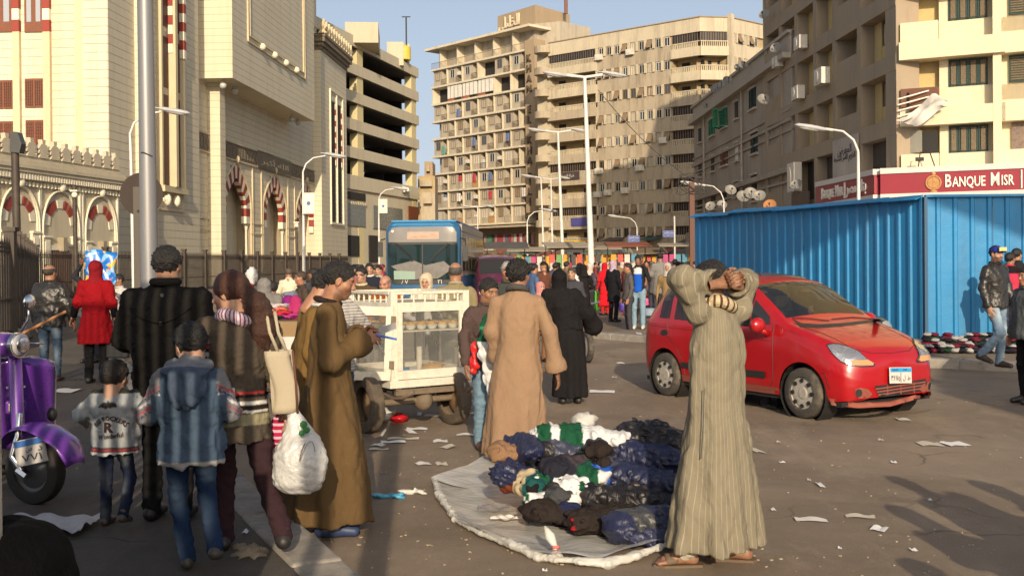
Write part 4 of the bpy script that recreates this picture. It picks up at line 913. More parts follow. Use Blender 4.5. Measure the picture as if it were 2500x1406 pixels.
for bi in range(6):
 a, b = ss[bi] + .28, ss[bi + 1] - .25; wv = b - a
 for k in range(len(beams) - 1):
  z0, z1 = beams[k] + .8, beams[k + 1]
  if bi in (4,) and k >= 1 or (bi == 0):
   BF.put(fbox(MB(), a, b, -.12, -.02, z0, z0 + .95), 'balcony_wall', M_BK, bank)
   BF.put(fbox(MB(), a + wv * .2, b - wv * .1, -1.1, -1.05, z0, z1 - .3), 'balcony_door', M_DARK, bank); continue
  if k == 0: BF.put(fbox(MB(), a, b, -1, -.6, z0, z1), 'shop_grille', mat((.07, .055, .045), .8, var=.2, bump=.8, bs=6, name='roller_grille'), bank); continue
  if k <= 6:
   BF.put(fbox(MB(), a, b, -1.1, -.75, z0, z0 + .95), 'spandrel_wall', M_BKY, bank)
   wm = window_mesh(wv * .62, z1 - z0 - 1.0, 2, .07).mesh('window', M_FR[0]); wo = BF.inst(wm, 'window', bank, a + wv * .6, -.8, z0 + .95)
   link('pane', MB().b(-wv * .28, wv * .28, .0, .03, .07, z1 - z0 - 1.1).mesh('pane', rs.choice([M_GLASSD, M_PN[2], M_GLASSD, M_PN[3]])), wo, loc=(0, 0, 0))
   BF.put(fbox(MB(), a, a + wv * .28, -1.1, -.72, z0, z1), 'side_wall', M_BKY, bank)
for (u, v, sc2) in ((1968, 105, 1.3), (2021, 190, 1.5), (1962, 227, 1.3), (1911, 150, 1.1), (1953, 452, 1.6)):
 s_, z_ = BF.hit(u, v); BF.inst(ACW, 'air_conditioner', bank, s_, .1, z_ - .4, scale=(sc2, 1.5, sc2 * (1.8 if v == 452 else 1)))
for (u, v, r, l) in ((1889, 38, .95, 'white satellite dish highest up at the top left corner of the brown facade'), (1919, 119, 1.0, 'white satellite dish on the brown facade above an air conditioner'), (1970, 452, .9, 'small white satellite dish low on the brown facade next to a tall air conditioner')):
 s_, z_ = BF.hit(u, v); dish(BF.P(s_, .6, z_), r, R(-35), R(30), l)
r_ = BF.rect(2038, 335, 2099, 455); BF.put(fbox(MB(), r_[0], r_[1], .05, .12, r_[2], r_[3]), 'billboard', mat((.42, .37, .32), .8, var=.15, vs=.8, dirt=(.25, .21, .18), dscale=.6, damt=.4, name='faded_board'), bank)
for t_, zz, ww in (('المعرض', .62, .55), ('الدائم للأسر المنتجة', .48, .85)):
 tm, tw = text_mesh(t_, .55, mat((.05, .045, .05), .7, name='black_lettering'), .02, width=(r_[1] - r_[0]) * ww, ar=True); BF.inst(tm, 'billboard_lettering', bank, r_[0] + (r_[1] - r_[0]) * (1 - ww) / 2, .13, r_[2] + (r_[3] - r_[2]) * zz)
# front of the bank
BG = Fac((BB[0], BB[1]), (BB[0] + 18.1, BB[1] - 8.5)); gs = lambda u: BG.hit(u, 300)[0]; fl = [7.4 + 3.1 * k for k in range(10)]
fz = lambda v: BG.hit(2370, v)[1]
zw = [(fz(368), fz(303)), (fz(204), fz(144)), (fz(45), fz(-20))]; per = zw[1][0] - zw[0][0]; ztop_ = zw[0][1]
a0, a1, a2, a3 = gs(2192), gs(2292), gs(2425), gs(2446)
for k in range(9):
 wz0, wz1 = zw[0][0] + per * k, zw[0][1] + per * k; nb = wz0 + per
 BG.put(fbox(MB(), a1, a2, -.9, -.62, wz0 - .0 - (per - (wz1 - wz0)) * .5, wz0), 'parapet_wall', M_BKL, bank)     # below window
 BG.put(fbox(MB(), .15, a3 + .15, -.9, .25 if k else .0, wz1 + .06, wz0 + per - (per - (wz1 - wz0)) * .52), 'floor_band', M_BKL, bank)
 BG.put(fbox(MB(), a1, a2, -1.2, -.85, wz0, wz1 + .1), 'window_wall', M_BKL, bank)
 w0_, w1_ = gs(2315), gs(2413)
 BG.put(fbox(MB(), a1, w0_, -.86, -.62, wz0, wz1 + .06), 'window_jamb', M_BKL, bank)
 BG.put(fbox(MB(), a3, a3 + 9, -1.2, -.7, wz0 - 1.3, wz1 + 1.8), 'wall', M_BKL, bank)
 for q in range(4):
  o = BG.inst(shutter((w1_ - w0_) / 4 - .02, wz1 - wz0, M_GRD if True else 0), 'shutter', bank, w0_ + q * (w1_ - w0_) / 4, -.6, wz0)
  BG.put(fbox(MB(), w0_ + q * (w1_ - w0_) / 4 + .1, w0_ + (q + 1) * (w1_ - w0_) / 4 - .1, -.62, -.57, wz0 + .08, wz1 - .08), 'shutter_slats', mat((.16, .12, .075), .8, var=.15, bump=1, bs=8, bd=.05, name='slat_brown'), bank)
 if k != 0:
  r2 = (gs(2464), gs(2530));
  for q in range(3): BG.inst(shutter(.95, wz1 - wz0, M_GRD), 'shutter', bank, r2[0] + q * .97, -.6, wz0); BG.put(fbox(MB(), r2[0] + q * .97 + .08, r2[0] + q * .97 + .87, -.66, -.6, wz0 + .1, wz1 - .1), 'shutter_slats', mat((.16, .12, .075), .8, var=.15, bump=1, bs=8, bd=.05, name='slat_brown'), bank)
 else:
  BG.put(fbox(MB(), gs(2470), gs(2540), -.7, -.55, wz0, wz1), 'hanging_carpet', mat((.22, .16, .12), .9, var=.5, vs=6, dirt=(.05, .08, .15), dscale=4, damt=.8, name='patterned_carpet'), bank)
 # corner loggia parapets
 BG.put(fbox(MB(), .2, a1, -.3, .1, wz0 - (per - (wz1 - wz0)) * .5, wz0 - .05), 'loggia_parapet', M_BKL if k != 1 else mat((.14, .06, .035), .6, name='rust_panel'), bank)
 BG.put(fbox(MB(), a1 - .6, a1 - .1, -1.4, -1.2, wz0 - 1.3, wz1 - .2), 'loggia_door', M_DARK, bank)
BG.put(fbox(MB(), a2, a3, -.9, .02, 4.5, 40), 'pilaster', M_BKL, bank)
BG.put(fbox(MB(), a3, a3 + 9, -.9, -.3, 4.5, zw[0][0] - .0), 'wall', M_BKL, bank);
for k in range(9): BG.put(fbox(MB(), a3, a3 + 9, -.9, .0, zw[0][1] + per * k + .05, zw[0][1] + per * k + 1.0), 'floor_band', M_BKL, bank)
r_ = BG.rect(2205, 318, 2250, 372); BG.put(fbox(MB(), r_[0], r_[1], -.35, -.3, r_[2], r_[3]), 'glazed_pane', mat((.22, .21, .17), .2, name='dusty_glass'), bank); r_ = BG.rect(2250, 318, 2288, 372); BG.put(fbox(MB(), r_[0], r_[1], -.5, -.45, r_[2], r_[3]), 'open_window', M_DARK, bank)
# torn awning sheet with bars
r_ = BG.rect(2190, 225, 2290, 275); M_RUST = mat((.14, .055, .03), .7, var=.3, name='rust_panel2')
BG.put(fbox(MB(), gs(2222), gs(2290), .3, .36, fz(272), fz(212)), 'rusty_sheet', M_RUST, bank)
frm = MB()
for i in range(4): z = fz(218 + i * 15); frm.tube([(gs(2196), -.8 - .1 * i, z - .35), (gs(2270), -.45, z)], .035, 6)
BG.put(frm, 'awning_bar', mat((.75, .7, .6), .5, name='pale_bar'), bank)
def rag(a, b): return (gs(2200) + a * 2.0 + .15 * math.sin(b * 7), -.8 - .15 * math.sin(a * 11 + b * 3), fz(285) + 1.1 * (1 - abs(a - .75) * 1.6) * (1 - b) - .4 * b * math.sin(a * 5))
BG.put(MB().grid(rag, 14, 8), 'torn_cloth', mat((.55, .52, .48), .9, var=.15, name='dirty_white_cloth'), bank, smooth=True)
# sign
M_SRED = mat((.27, .02, .035), .45, var=.04, name='sign_crimson'); M_SW = mat((.60, .56, .52), .5, var=.04, name='sign_white'); M_LET = mat((.82, .78, .68), .4, var=.02, name='letter_white')
g0 = -.3; zs0, zs1 = BG.hit(2300, 482)[1], BG.hit(2300, 416)[1]
for fc, a, b in ((BG, -.6, 18), (BF, BF.hit(2050, 450)[0], BF.L + .55)):
 fc.put(fbox(MB(), a, b, -.5, 1.3, zs0 + .16, zs1 - .16), 'sign_panel', M_SRED, bank)
 fc.put(fbox(MB(), a, b, -.5, 1.36, zs1 - .16, zs1 + .1), 'sign_border', M_SW, bank); fc.put(fbox(MB(), a, b, -.5, 1.36, zs0 - .1, zs0 + .16), 'sign_border', M_SW, bank)
 fc.put(fbox(MB(), a, b, -.6, .6, 0, zs0 - .1), 'ground_floor_wall', M_DARK, bank)
x0 = BG.hit(2312, 450)[0]; x1 = BG.hit(2478, 440)[0]; zc_ = (zs0 + zs1) / 2; hh = .52
def caps(fc, x0, x1, z, root, items=(('B', 1), ('ANQUE', 2), (' ', 0), ('M', 1), (' ', 0), ('ISR', 0))):
 parts = []; tot = 0
 for t_, big in items:
  if t_ == ' ': g_ = .10 if parts and len(parts) > 3 else .3; parts.append((None, g_)); tot += g_; continue
  me, w_ = text_mesh(t_, .58 if big == 1 else .54 if big else .46, M_LET, .06, bold=.015); parts.append((me, w_)); tot += w_ + .05
 k = (x1 - x0) / tot; x = x0
 for me, w_ in parts:
  if me is not None:
   o = fc.inst(me, 'sign_lettering', root, x, 1.33, z - .25 - (.08 if w_ > 1.6 else 0)); o.scale = (k, 1, 1)
  x += (w_ + (.05 if me is not None else 0)) * k
caps(BG, x0, x1, zc_, bank); BG.put(fbox(MB(), BG.hit(2492, 440)[0], BG.hit(2492, 440)[0] + .06, 1.3, 1.36, zc_ - .4, zc_ + .4), 'sign_bar', M_LET, bank)
M_GOLD = mat((.50, .26, .10), .4, metal=.3, name='sign_gold'); xe = BG.hit(2284, 445)[0]
em = MB().lathe([(.34, 0), (.34, .04), (.28, .04), (.28, 0)], 24, (xe, -1.33, zc_ - .02), M=Matrix.Rotation(PI / 2, 3, 'X')).lathe([(.25, 0), (.25, .02), (0, .02)], 20, (xe, -1.33, zc_ - .02), M=Matrix.Rotation(PI / 2, 3, 'X')).b(xe - .03, xe + .03, -1.37, -1.33, zc_ - .26, zc_ + .24).b(xe - .2, xe + .2, -1.37, -1.33, zc_ - .02, zc_ + .03).sph((xe, -1.34, zc_ + .38), (.1, .03, .08), 8, 5).sph((xe, -1.34, zc_ - .42), (.16, .03, .06), 8, 5)
BG.put(em, 'sign_emblem', M_GOLD, bank)
xb0, xb1 = BF.hit(2066, 470)[0], BF.hit(2122, 470)[0]; caps(BF, xb0, xb1, zc_, bank)
tm, tw = text_mesh('بنك مصر', .8, M_LET, .05, width=BF.hit(2182, 455)[0] - BF.hit(2130, 455)[0], ar=True, bold=.02); BF.inst(tm, 'sign_lettering', bank, BF.hit(2130, 455)[0], 1.33, zc_ - .4)
BF.put(fbox(MB(), BF.hit(2125, 460)[0], BF.hit(2125, 460)[0] + .12, 1.3, 1.36, zc_ - .4, zc_ + .4), 'sign_bar', M_LET, bank)
fl_ = MB(); s_ = BG.hit(2245, 400)[0]; fl_.tube([(s_, -.9, zs1 + .05), (s_ + .1, -.9, zs1 + .8), (s_ + .5, -.9, zs1 + .8), (s_ + .75, -.9, zs1)], .03, 5).b(s_ - .1, s_ + .25, -1.1, -.8, zs1 + .4, zs1 + .55); BG.put(fl_, 'floodlight', M_GDARK, bank)
# brown shop sign, lower left of the brown facade
r_ = BF.rect(1948, 470, 1990, 512); BF.put(fbox(MB(), r_[0], r_[1], .3, .4, r_[2], r_[3]), 'shop_board', mat((.06, .035, .03), .5, name='maroon_board'), bank)
# ================================================================ hoarding, railings, posts
M_BLUE = mat((.012, .20, .44), .5, var=.12, vs=.9, bump=.5, bs=2.2, bd=.03, dirt=(.05, .12, .2), dscale=1.2, damt=.5, streak=True, name='blue_sheet_paint')
HZ = 2.78; h0, h1 = P2(1697, 28.8), P2(2257, 20.75)
def sheet(W, H):
 m = MB(); x = 0; prof = [(0, 0)]
 n = max(1, round(W / .34)); p = W / n
 for i in range(n): a = i * p; prof += [(a + p - .12, 0), (a + p - .095, -.034), (a + p - .035, -.034), (a + p - .01, 0)]
 prof.append((W, 0)); vs = []
 for z in (0, H): vs += [(x_, y_, z) for x_, y_ in prof]
 k = len(prof); m.add(vs, [(i, i + 1, i + 1 + k, i + k) for i in range(k - 1)]); return m
HF = Fac(h0, h1); hoard = thing('blue_hoarding', 'long bright blue corrugated metal hoarding along the pavement', 'hoarding', (h1[0], h1[1], .1))
n = 9; W_ = HF.L / n; sm_ = sheet(W_, HZ).mesh('corrugated_sheet', M_BLUE, fix=False)
for i in range(n): HF.inst(sm_, 'corrugated_sheet', hoard, i * W_, random.uniform(0, .02), .12)
cap = MB(); cap.box((W_ / 2, -.04, 0), (W_ * .98, .22, .02), M=Matrix.Rotation(R(24), 3, 'X')); cap = cap.mesh('ridge_flashing', M_BLUE)
for i in range(n): HF.inst(cap, 'ridge_flashing', hoard, i * W_, .06, HZ + .12 + random.uniform(-.02, .03))
HR = Fac(h1, (h1[0] + 8, h1[1] - .15)); sm2 = sheet(1.32, HZ).mesh('corrugated_sheet', M_BLUE, fix=False)
for i in range(6): HR.inst(sm2, 'corrugated_sheet', hoard, i * 1.33, 0, .12)
HR.put(MB().box((4, -.05, 0), (8, .1, .05)), 'top_rail', M_BLUE, hoard, z=HZ + .13); HR.put(fbox(MB(), -.03, .03, -.05, .1, 0, HZ), 'corner_post', mat((.01, .07, .15), .5, name='dark_blue_paint'), hoard, z=.12)
HF.put(fbox(MB(), 0, HF.L, -.2, -.15, 1.9, 2.0), 'rear_rail', M_GDARK, hoard)
# iron railings
M_IRON = mat((.05, .036, .026), .6, var=.25, vs=5, dirt=(.12, .09, .06), dscale=3, damt=.4, name='brown_iron')
def picket(L, H):
 m = MB(); n = int(L / .135)
 for i in range(n):
  x = (i + .5) * L / n; m.b(x - .016, x + .016, -.016, .016, .38, H - .12); m.add([(x - .03, 0, H - .14), (x + .03, 0, H - .14), (x, -.03, H - .14), (x, .03, H - .14), (x, 0, H + .05)], [(0, 2, 4), (2, 1, 4), (1, 3, 4), (3, 0, 4)])
 for z in (H - .28, H - .2, .45, 1.05): m.b(0, L, -.022, .022, z, z + .035)
 return m
def railing(nm, lab, pts, H, step, base=.38):
 t = thing(nm, lab, 'railing', (pts[0][0], pts[0][1], 0)); cache = {}; pm = MB().b(-.09, .09, -.09, .09, 0, H + .12).b(-.12, .12, -.12, .12, H + .12, H + .2).mesh('post', M_IRON)
 for i in range(len(pts) - 1):
  f = Fac(pts[i], pts[i + 1]) ; n = max(1, round(f.L / step)); L = f.L / n; me = picket(L, H).mesh('picket_panel', M_IRON, fix=False)
  f.put(fbox(MB(), 0, f.L, -.18, .18, 0, base), 'base_wall', M_KERB, t)
  for j in range(n):
   f.inst(me, 'picket_panel', t, j * L, 0, 0, kind='stuff'); f.inst(pm, 'post', t, j * L, 0, 0)
 return t
railing('iron_railing', 'long brown iron railing with spear tips in front of the mosque', [(-17.9, 40), (-13.4, 87)], 2.3, 2.75)
railing('iron_railing', 'dark iron railing in shade at the far left running towards the camera', [(-17.9, 40), (-9.6, 20.4), (-8.9, 15.2)], 2.25, 2.75)
def dark_pole(u, Y, vt, vb, r, lab, head):
 p = at(u, vb, Y); t = thing('floodlight_pole', lab, 'pole', (p.x, Y, 0)); zt = at(u, vt, Y).z
 MB().tube([(0, 0, 0), (-.05, 0, zt)], r, 10).build('pole', M_IRON, t, smooth=40)
 if head: MB().prism([(-.12, 0), (.10, -.03), (.15, .18), (.06, .44), (-.10, .46)], -.12, .12).build('floodlight', mat((.06, .06, .055), .4, name='black_metal'), t, loc=(0, 0, zt))
 else: MB().sph((0, -.1, zt - .35), .12).b(-.14, .14, -.2, .1, zt - .22, zt - .16).build('camera_dome', M_WHT, t, smooth=40)
dark_pole(45, 24, 372, 640, .085, 'dark pole with a boxy black floodlight rising from the left railing', 1); dark_pole(187, 42, 455, 700, .085, 'thin dark pole with small white camera in front of the striped arches', 0)
dark_pole(726, 58, 535, 650, .07, 'thin dark pole with white dome camera before the mosque arches at right', 0)
# street lamps
M_SILV = mat((.24, .24, .245), .45, metal=.4, var=.08, vs=2, bump=.05, dirt=(.3, .27, .22), dscale=2, damt=.3, streak=True, name='galvanised_steel'); M_LW = mat((.62, .61, .58), .45, var=.06, name='pale_pole_paint'); M_LH = mat((.42, .42, .42), .4, var=.1, name='grey_lamp_head')
def lamphead(s=1.0):
 return MB().lathe([(.02, -.55), (.13, -.45), (.17, -.1), (.14, .3), (.06, .42), (.05, .6)], 12, (0, 0, 0), M=Matrix.Rotation(PI / 2, 3, 'Y') @ Matrix.Diagonal((.6, 1, 1))).mesh('lamp_head', M_LH, smooth=50)
LHM = lamphead(); LGM = MB().sph((-.1, 0, -.06), (.36, .12, .08), 10, 6).mesh('lamp_glass', glass((.4, .4, .36), .15), smooth=True)
def streetlamp(u, vb, Y, H, arms, lab, lean=0, r=.09, sc=1.0, z0=0, ang=0):
 p = at(u, vb, Y); t = thing('street_lamp', lab, 'street lamp', (p.x, Y, z0), ang, 'street lamps')
 if len(arms) == 2 or sc > 1: MB().tube([(0, 0, 0), (lean * .45, 0, H * .45), (lean, 0, H)], [r, r * .75, r * .5], 12).build('pole', M_LW, t, smooth=40)
 else: MB().tube([(0, 0, 0), (lean * .8, 0, H * .82), (lean, 0, H - .8), (lean + arms[0] * .18, 0, H - .35), (lean + arms[0] * .6, 0, H)], [r, r * .6, r * .5, r * .5, r * .45], 10).build('pole', M_LW, t, smooth=40)
 for a in arms:
  L = 1.5 * sc if len(arms) == 2 else 1.2
  x0 = lean if len(arms) == 2 or sc > 1 else lean + a * .6
  MB().tube([(x0, 0, H), (x0 + a * L * .6, 0, H + .12 * sc)], r * .42, 8).build('arm', M_LW, t, smooth=40)
  for nm, me in (('lamp_head', LHM), ('lamp_glass', LGM)): link(nm, me, t, loc=(x0 + a * L * .6 + a * .5 * sc, 0, H + .16 * sc), rot=(0, (R(-10) if a > 0 else R(10)), 0 if a < 0 else PI), scale=(1.35 * sc, 1.2 * sc, 1.1 * sc))
 return t
streetlamp(1446, 700, 60, 12.05, (-1, 1), 'tallest twin-headed street lamp, in the middle of the street', -.33, .2, 1.12)
streetlamp(1376, 670, 85, 12.0, (-1, 1), 'second tallest twin-headed lamp, left of the tallest one', -.35, .17, 1.15)
streetlamp(1350, 665, 128, 11.6, (-1, 1), 'twin-headed lamp farther back, just left of the second tallest', -.15, .15, 1.1); streetlamp(1329, 660, 122, 11.3, (-1,), 'slim lamp with one long arm to the left, before the hotel sign', -.3, .15, 1.3)
streetlamp(1288, 655, 90, 5.9, (1,), 'short single-arm lamp in front of the hotel shops', 0, .09); streetlamp(1167, 640, 130, 8.4, (-1, 1), 'small twin-headed lamp rising above the bus roof', 0, .11)
streetlamp(328, 700, 45, 8.05, (1,), 'curved single lamp behind the thick pole, in front of the mosque block', -.12, .1); streetlamp(742, 665, 62, 7.85, (1,), 'curved single lamp in front of the mosque arches', .0, .1); streetlamp(926, 660, 92, 8.0, (1,), 'curved single lamp in front of the car park, left of the bus', 0, .1)
streetlamp(2098, 640, 43, 6.85, (-1,), 'curved single lamp above the blue hoarding beside the red sign', -.02, .1); streetlamp(1768, 600, 62, 6.0, (-1,), 'curved single lamp before the old house above the hoarding', 0, .07); streetlamp(1556, 660, 92, 5.4, (-1,), 'short lamp with blue street sign near the market', 0, .08)
for u, Y, H in ((744, 61.7, 4.6), (926, 91.6, 6.0)):
 p = at(u + 10, 540, Y); t = thing('lamp_banner', 'small white advertising plate on the lamp post before the %s' % ('mosque arches' if u < 800 else 'car park'), 'sign', (p.x, Y, H)); MB().b(-.35, .35, -.03, .03, 0, 1.2).build('plate', M_WHT, t); MB().lathe([(.12, 0), (.12, .01), (0, .01)], 12, (0, -.035, .6), M=Matrix.Rotation(PI / 2, 3, 'X')).build('emblem', mat((.05, .1, .3), .5, name='sign_blue'), t)
M_SBL = mat((.04, .08, .28), .4, var=.05, name='sign_blue2')
def streetsign(u, v, Y, txt, lab, pole_u=None, pt=500):
 p = at(u, v, Y); t = thing('street_name_sign', lab, 'sign', (p.x, Y, 0)); zc = p.z
 MB().b(-.5, .5, -.04, .04, zc - .28, zc + .28).build('plate', M_SBL, t)
 me, w_ = text_mesh(txt, .2, M_SW, .02, width=.8, ar=True); link('lettering', me, t, loc=(-.4, -.06, zc + .0)); me, w_ = text_mesh('شارع', .12, M_SW, .02, ar=True); link('lettering', me, t, loc=(-.15, -.06, zc - .2))
 if pole_u is not None:
  q = at(pole_u, v, Y); zt = at(pole_u, pt, Y).z; MB().tube([(q.x - p.x, 0, 0), (q.x - p.x, 0, zt)], .07, 8).build('pole', M_LW, t, smooth=40)
streetsign(1633, 571, 88, 'ميدان الأزهر', 'blue street name sign on a tall pole right of the market', 1647, 528); streetsign(1547, 583, 91, 'ميدان الحسين', 'smaller blue street name sign left of the short lamp')
# rusty utility mast with cables
p = at(1690, 640, 60); t = thing('utility_mast', 'brown utility mast with a tangle of cables at the left end of the hoarding', 'mast', (p.x, 60, 0)); zt_ = at(1690, 445, 60).z
MB().b(-.14, .14, -.14, .14, 0, zt_).build('mast', M_WOODD, t)
for i in range(5): MB().tube([(.5 * math.cos(a + i) * (1 + .2 * i), -.2, zt_ - .1 + .45 * math.sin(a * 1.0) * (1 + .1 * i)) for a in [q * PI / 6 for q in range(13)]], .022, 4).build('cable_loop', M_GDARK, t)
def wire(a, b, sag, lab, r=.02):
 a, b = Vector(a), Vector(b); t = MB().tube([a.lerp(b, i / 12) - Vector((0, 0, sag * 4 * (i / 12) * (1 - i / 12))) for i in range(13)], r, 4).build('overhead_cable', M_GDARK); tag(t, lab, 'cable')
wire(at(1120 + 340, 220, 60), at(1690, 440, 60), .4, 'thin cable sloping from the tallest lamp down to the utility mast'); wire(at(1690, 468, 60), at(1740, 455, 62), .3, 'thin cable from the utility mast to the old house')
# big metal pole and sign seen from the back, left foreground
pz = at(371, 900, 13.6); t = thing('metal_pole', 'thick silver metal pole rising behind the man in the black coat', 'pole', (pz.x, 13.6, 0))
MB().tube([(0, 0, 0), (-.02, 0, 1.5), (-.035, 0, 4), (-.06, 0, 8)], [.115, .112, .1, .085], 24).build('pole', M_SILV, t, smooth=40); MB().tube([(-.13, -.02, 3.1), (-.05, -.13, 3.13), (.07, -.1, 3.08)], .006, 4).build('wire_tie', M_GDARK, t)
pz = at(346, 900, 17.2); t = thing('round_sign', 'round road sign seen from its rusty dark back behind the thick pole', 'sign', (pz.x, 17.2, 0)); zc = at(350, 475, 17.2).z
M_RB = mat((.038, .025, .018), .75, var=.2, vs=6, dirt=(.03, .022, .018), dscale=4, damt=.6, name='rusty_sign_back')
MB().lathe([(0, 0), (.345, 0), (.35, .02), (0, .02)], 40, (.03, .0, zc), M=Matrix.Rotation(PI / 2, 3, 'X')).build('disc', M_RB, t, smooth=30); MB().b(-.09, .09, -.06, -.02, 0, zc + .12).build('post', mat((.10, .085, .07), .8, name='grey_brown_metal'), t); MB().b(-.02, .16, -.09, -.065, zc - .28, zc - .25).build('bracket', M_RB, t)
# ================================================================ vehicles
from mathutils.bvhtree import BVHTree
M_RUB = mat((.05, .045, .04), .85, var=.25, vs=12, bump=.4, bs=60, dirt=(.20, .165, .12), dscale=5, damt=.8, wp=False, name='dusty_rubber'); M_BLK = mat((.02, .02, .02), .5, var=.1, name='black_plastic'); M_CHR = mat((.7, .7, .7), .15, metal=1, var=.05, bump=0, name='chrome'); M_HUB = mat((.42, .40, .36), .4, metal=.15, var=.1, vs=9, dirt=(.25, .2, .15), dscale=6, damt=.6, wp=False, name='dusty_hubcap')
def wheel(root, c, r, w_, ax_rz, hub=True, steer=0, m=None, hole=True):
 t = MB(); prof = [(r * .62, -w_ / 2 * .8), (r * .66, -w_ / 2), (r * .9, -w_ / 2), (r * .97, -w_ / 2 * .85), (r, -w_ / 2 * .6), (r, w_ / 2 * .6), (r * .97, w_ / 2 * .85), (r * .9, w_ / 2), (r * .66, w_ / 2), (r * .62, w_ / 2 * .8)]
 Mx = Matrix.Rotation(PI / 2, 3, 'X'); o = t.lathe(prof, 32, M=Mx, cap=False).build('tyre', m or M_RUB, root, loc=c, rz=ax_rz, smooth=35)
 if hub:
  h = MB().lathe([(0, w_ * .42), (r * .2, w_ * .42), (r * .25, w_ * .36), (r * .5, w_ * .40), (r * .6, w_ * .34), (r * .64, w_ * .40), (r * .64, 0)], 32, M=Mx).build('hubcap', M_HUB, o, smooth=35)
  for i in range(8 if hole else 0):
   a = i * PI / 4; MB().lathe([(0, 0), (r * .085, 0), (r * .085, .012), (0, .012)], 10, (r * .5 * math.cos(a), -w_ * .405, r * .5 * math.sin(a)), M=Mx).build('hubcap_hole', M_BLK, o)
 return o
class Body:
 """car shell from side stations and cross-sections; nose towards -y locally: (x across, y along, z up)"""
 def __init__(s, L, st, rows=9, nx=70):
  # st: rows of (y, zbot, zbelt, zroof, w, wr)
  s.A = np.array(st, float); ys = np.concatenate([np.linspace(0, L * .1, 14, endpoint=False), np.linspace(L * .1, L * .9, 64, endpoint=False), np.linspace(L * .9, L, 14)]); s.ys = ys
  def ip(c):
   v = np.interp(ys, s.A[:, 0], s.A[:, c]); k = np.array([1, 2, 3, 2, 1]) / 9
   vp = np.concatenate([[v[0]] * 2, v, [v[-1]] * 2]); r_ = np.convolve(vp, k, 'valid'); r_[0], r_[-1] = v[0], v[-1]; return r_
  zb, zl, zr, w_, wr = [ip(c) for c in range(1, 6)]
  s.P = []
  for i, y in enumerate(ys):
   b, l, r_, w0, w1 = zb[i], zl[i], zr[i], w_[i], wr[i]; ctl = [(w0 * .80, b), (w0 * .95, b + .015), (w0 * .985, b + .10), (w0 * 1.0, b + (l - b) * .45), (w0 * 1.0, b + (l - b) * .72), (w0 * .975, l - .03), (w0 * .955, l), (w0 * .955 * .5 + w1 * .5 + .015, (l + r_) / 2), (w1, r_ - (r_ - l) * .12), (w1 * .93, r_ - (r_ - l) * .02 - .004), (w1 * .6, r_ + .012), (w1 * .3, r_ + .022), (0, r_ + .026)]
   s.P.append(ctl)
  s.nj = len(s.P[0])
 def point(s, i, j): x, z = s.P[i][j]; return Vector((x, s.ys[i], z))
 def shell(s, arches, glassf):
  """returns MB body, dict of glass MBs; arches: (y, z, r)"""
  def refine(col): # subdivide each row between control points
   out = []
   for j in range(len(col) - 1):
    n = 4 if j in (2, 3, 4) else 2 if j in (6, 7, 9, 10) else 1
    for q in range(n): f = q / n; out.append((j + f, (col[j][0] * (1 - f) + col[j + 1][0] * f, col[j][1] * (1 - f) + col[j + 1][1] * f)))
   out.append((len(col) - 1, col[-1])); return out
  cols = [refine(c) for c in s.P]; nj = len(cols[0]); js = [c[0] for c in cols[0]]
  full = MB(); groups = {}
  V = [[Vector((cols[i][k][1][0], s.ys[i], cols[i][k][1][1])) for k in range(nj)] for i in range(len(cols))]
  dead = set()
  for ay, az, ar in arches:
   for i in range(len(V)):
    for k in range(nj):
     if js[k] > 5: continue
     p = V[i][k]; d = math.hypot(p.y - ay, p.z - az)
     if d < ar - .02: dead.add((i, k))
  for i in range(len(V)):
   for k in range(nj):
    if (i, k) in dead: continue
    if any((i + a, k + b) in dead for a in (-1, 0, 1) for b in (-1, 0, 1)):
     p = V[i][k]
     for ay, az, ar in arches:
      d = math.hypot(p.y - ay, p.z - az)
      if d < ar + .05 and p.z > .2: f = ar / d; p.y = ay + (p.y - ay) * f; p.z = az + (p.z - az) * f
  for sx in (1, -1):
   for i in range(len(V) - 1):
    for k in range(nj - 1):
     q = [(i, k), (i + 1, k), (i + 1, k + 1), (i, k + 1)]
     if any(e in dead for e in q): continue
     yc = (s.ys[i] + s.ys[i + 1]) / 2; jc = (js[k] + js[k + 1]) / 2; g = glassf(yc, jc, sx)
     pts = [Vector((V[a][b].x * sx, V[a][b].y, V[a][b].z)) for a, b in q]
     if sx < 0: pts = pts[::-1]
     (full if g is None else groups.setdefault(g, MB())).add(pts, [(0, 1, 2, 3)])
   for i in (0, len(V) - 1):  # end caps
    pts = [Vector((v.x * sx, v.y, v.z)) for v in V[i]]; n = len(pts)
    for k in range(n - 1): full.add([pts[k], pts[k + 1], Vector((0, pts[k + 1].y, pts[k + 1].z)), Vector((0, pts[k].y, pts[k].z))], [(0, 1, 2, 3)])
  return full, groups
def bvh(*mbs):
 v = []; f = []
 for m in mbs:
  n = len(v); v += m.v; f += [tuple(i + n for i in q) for q in m.f]
 return BVHTree.FromPolygons([Vector(p) for p in v], f)
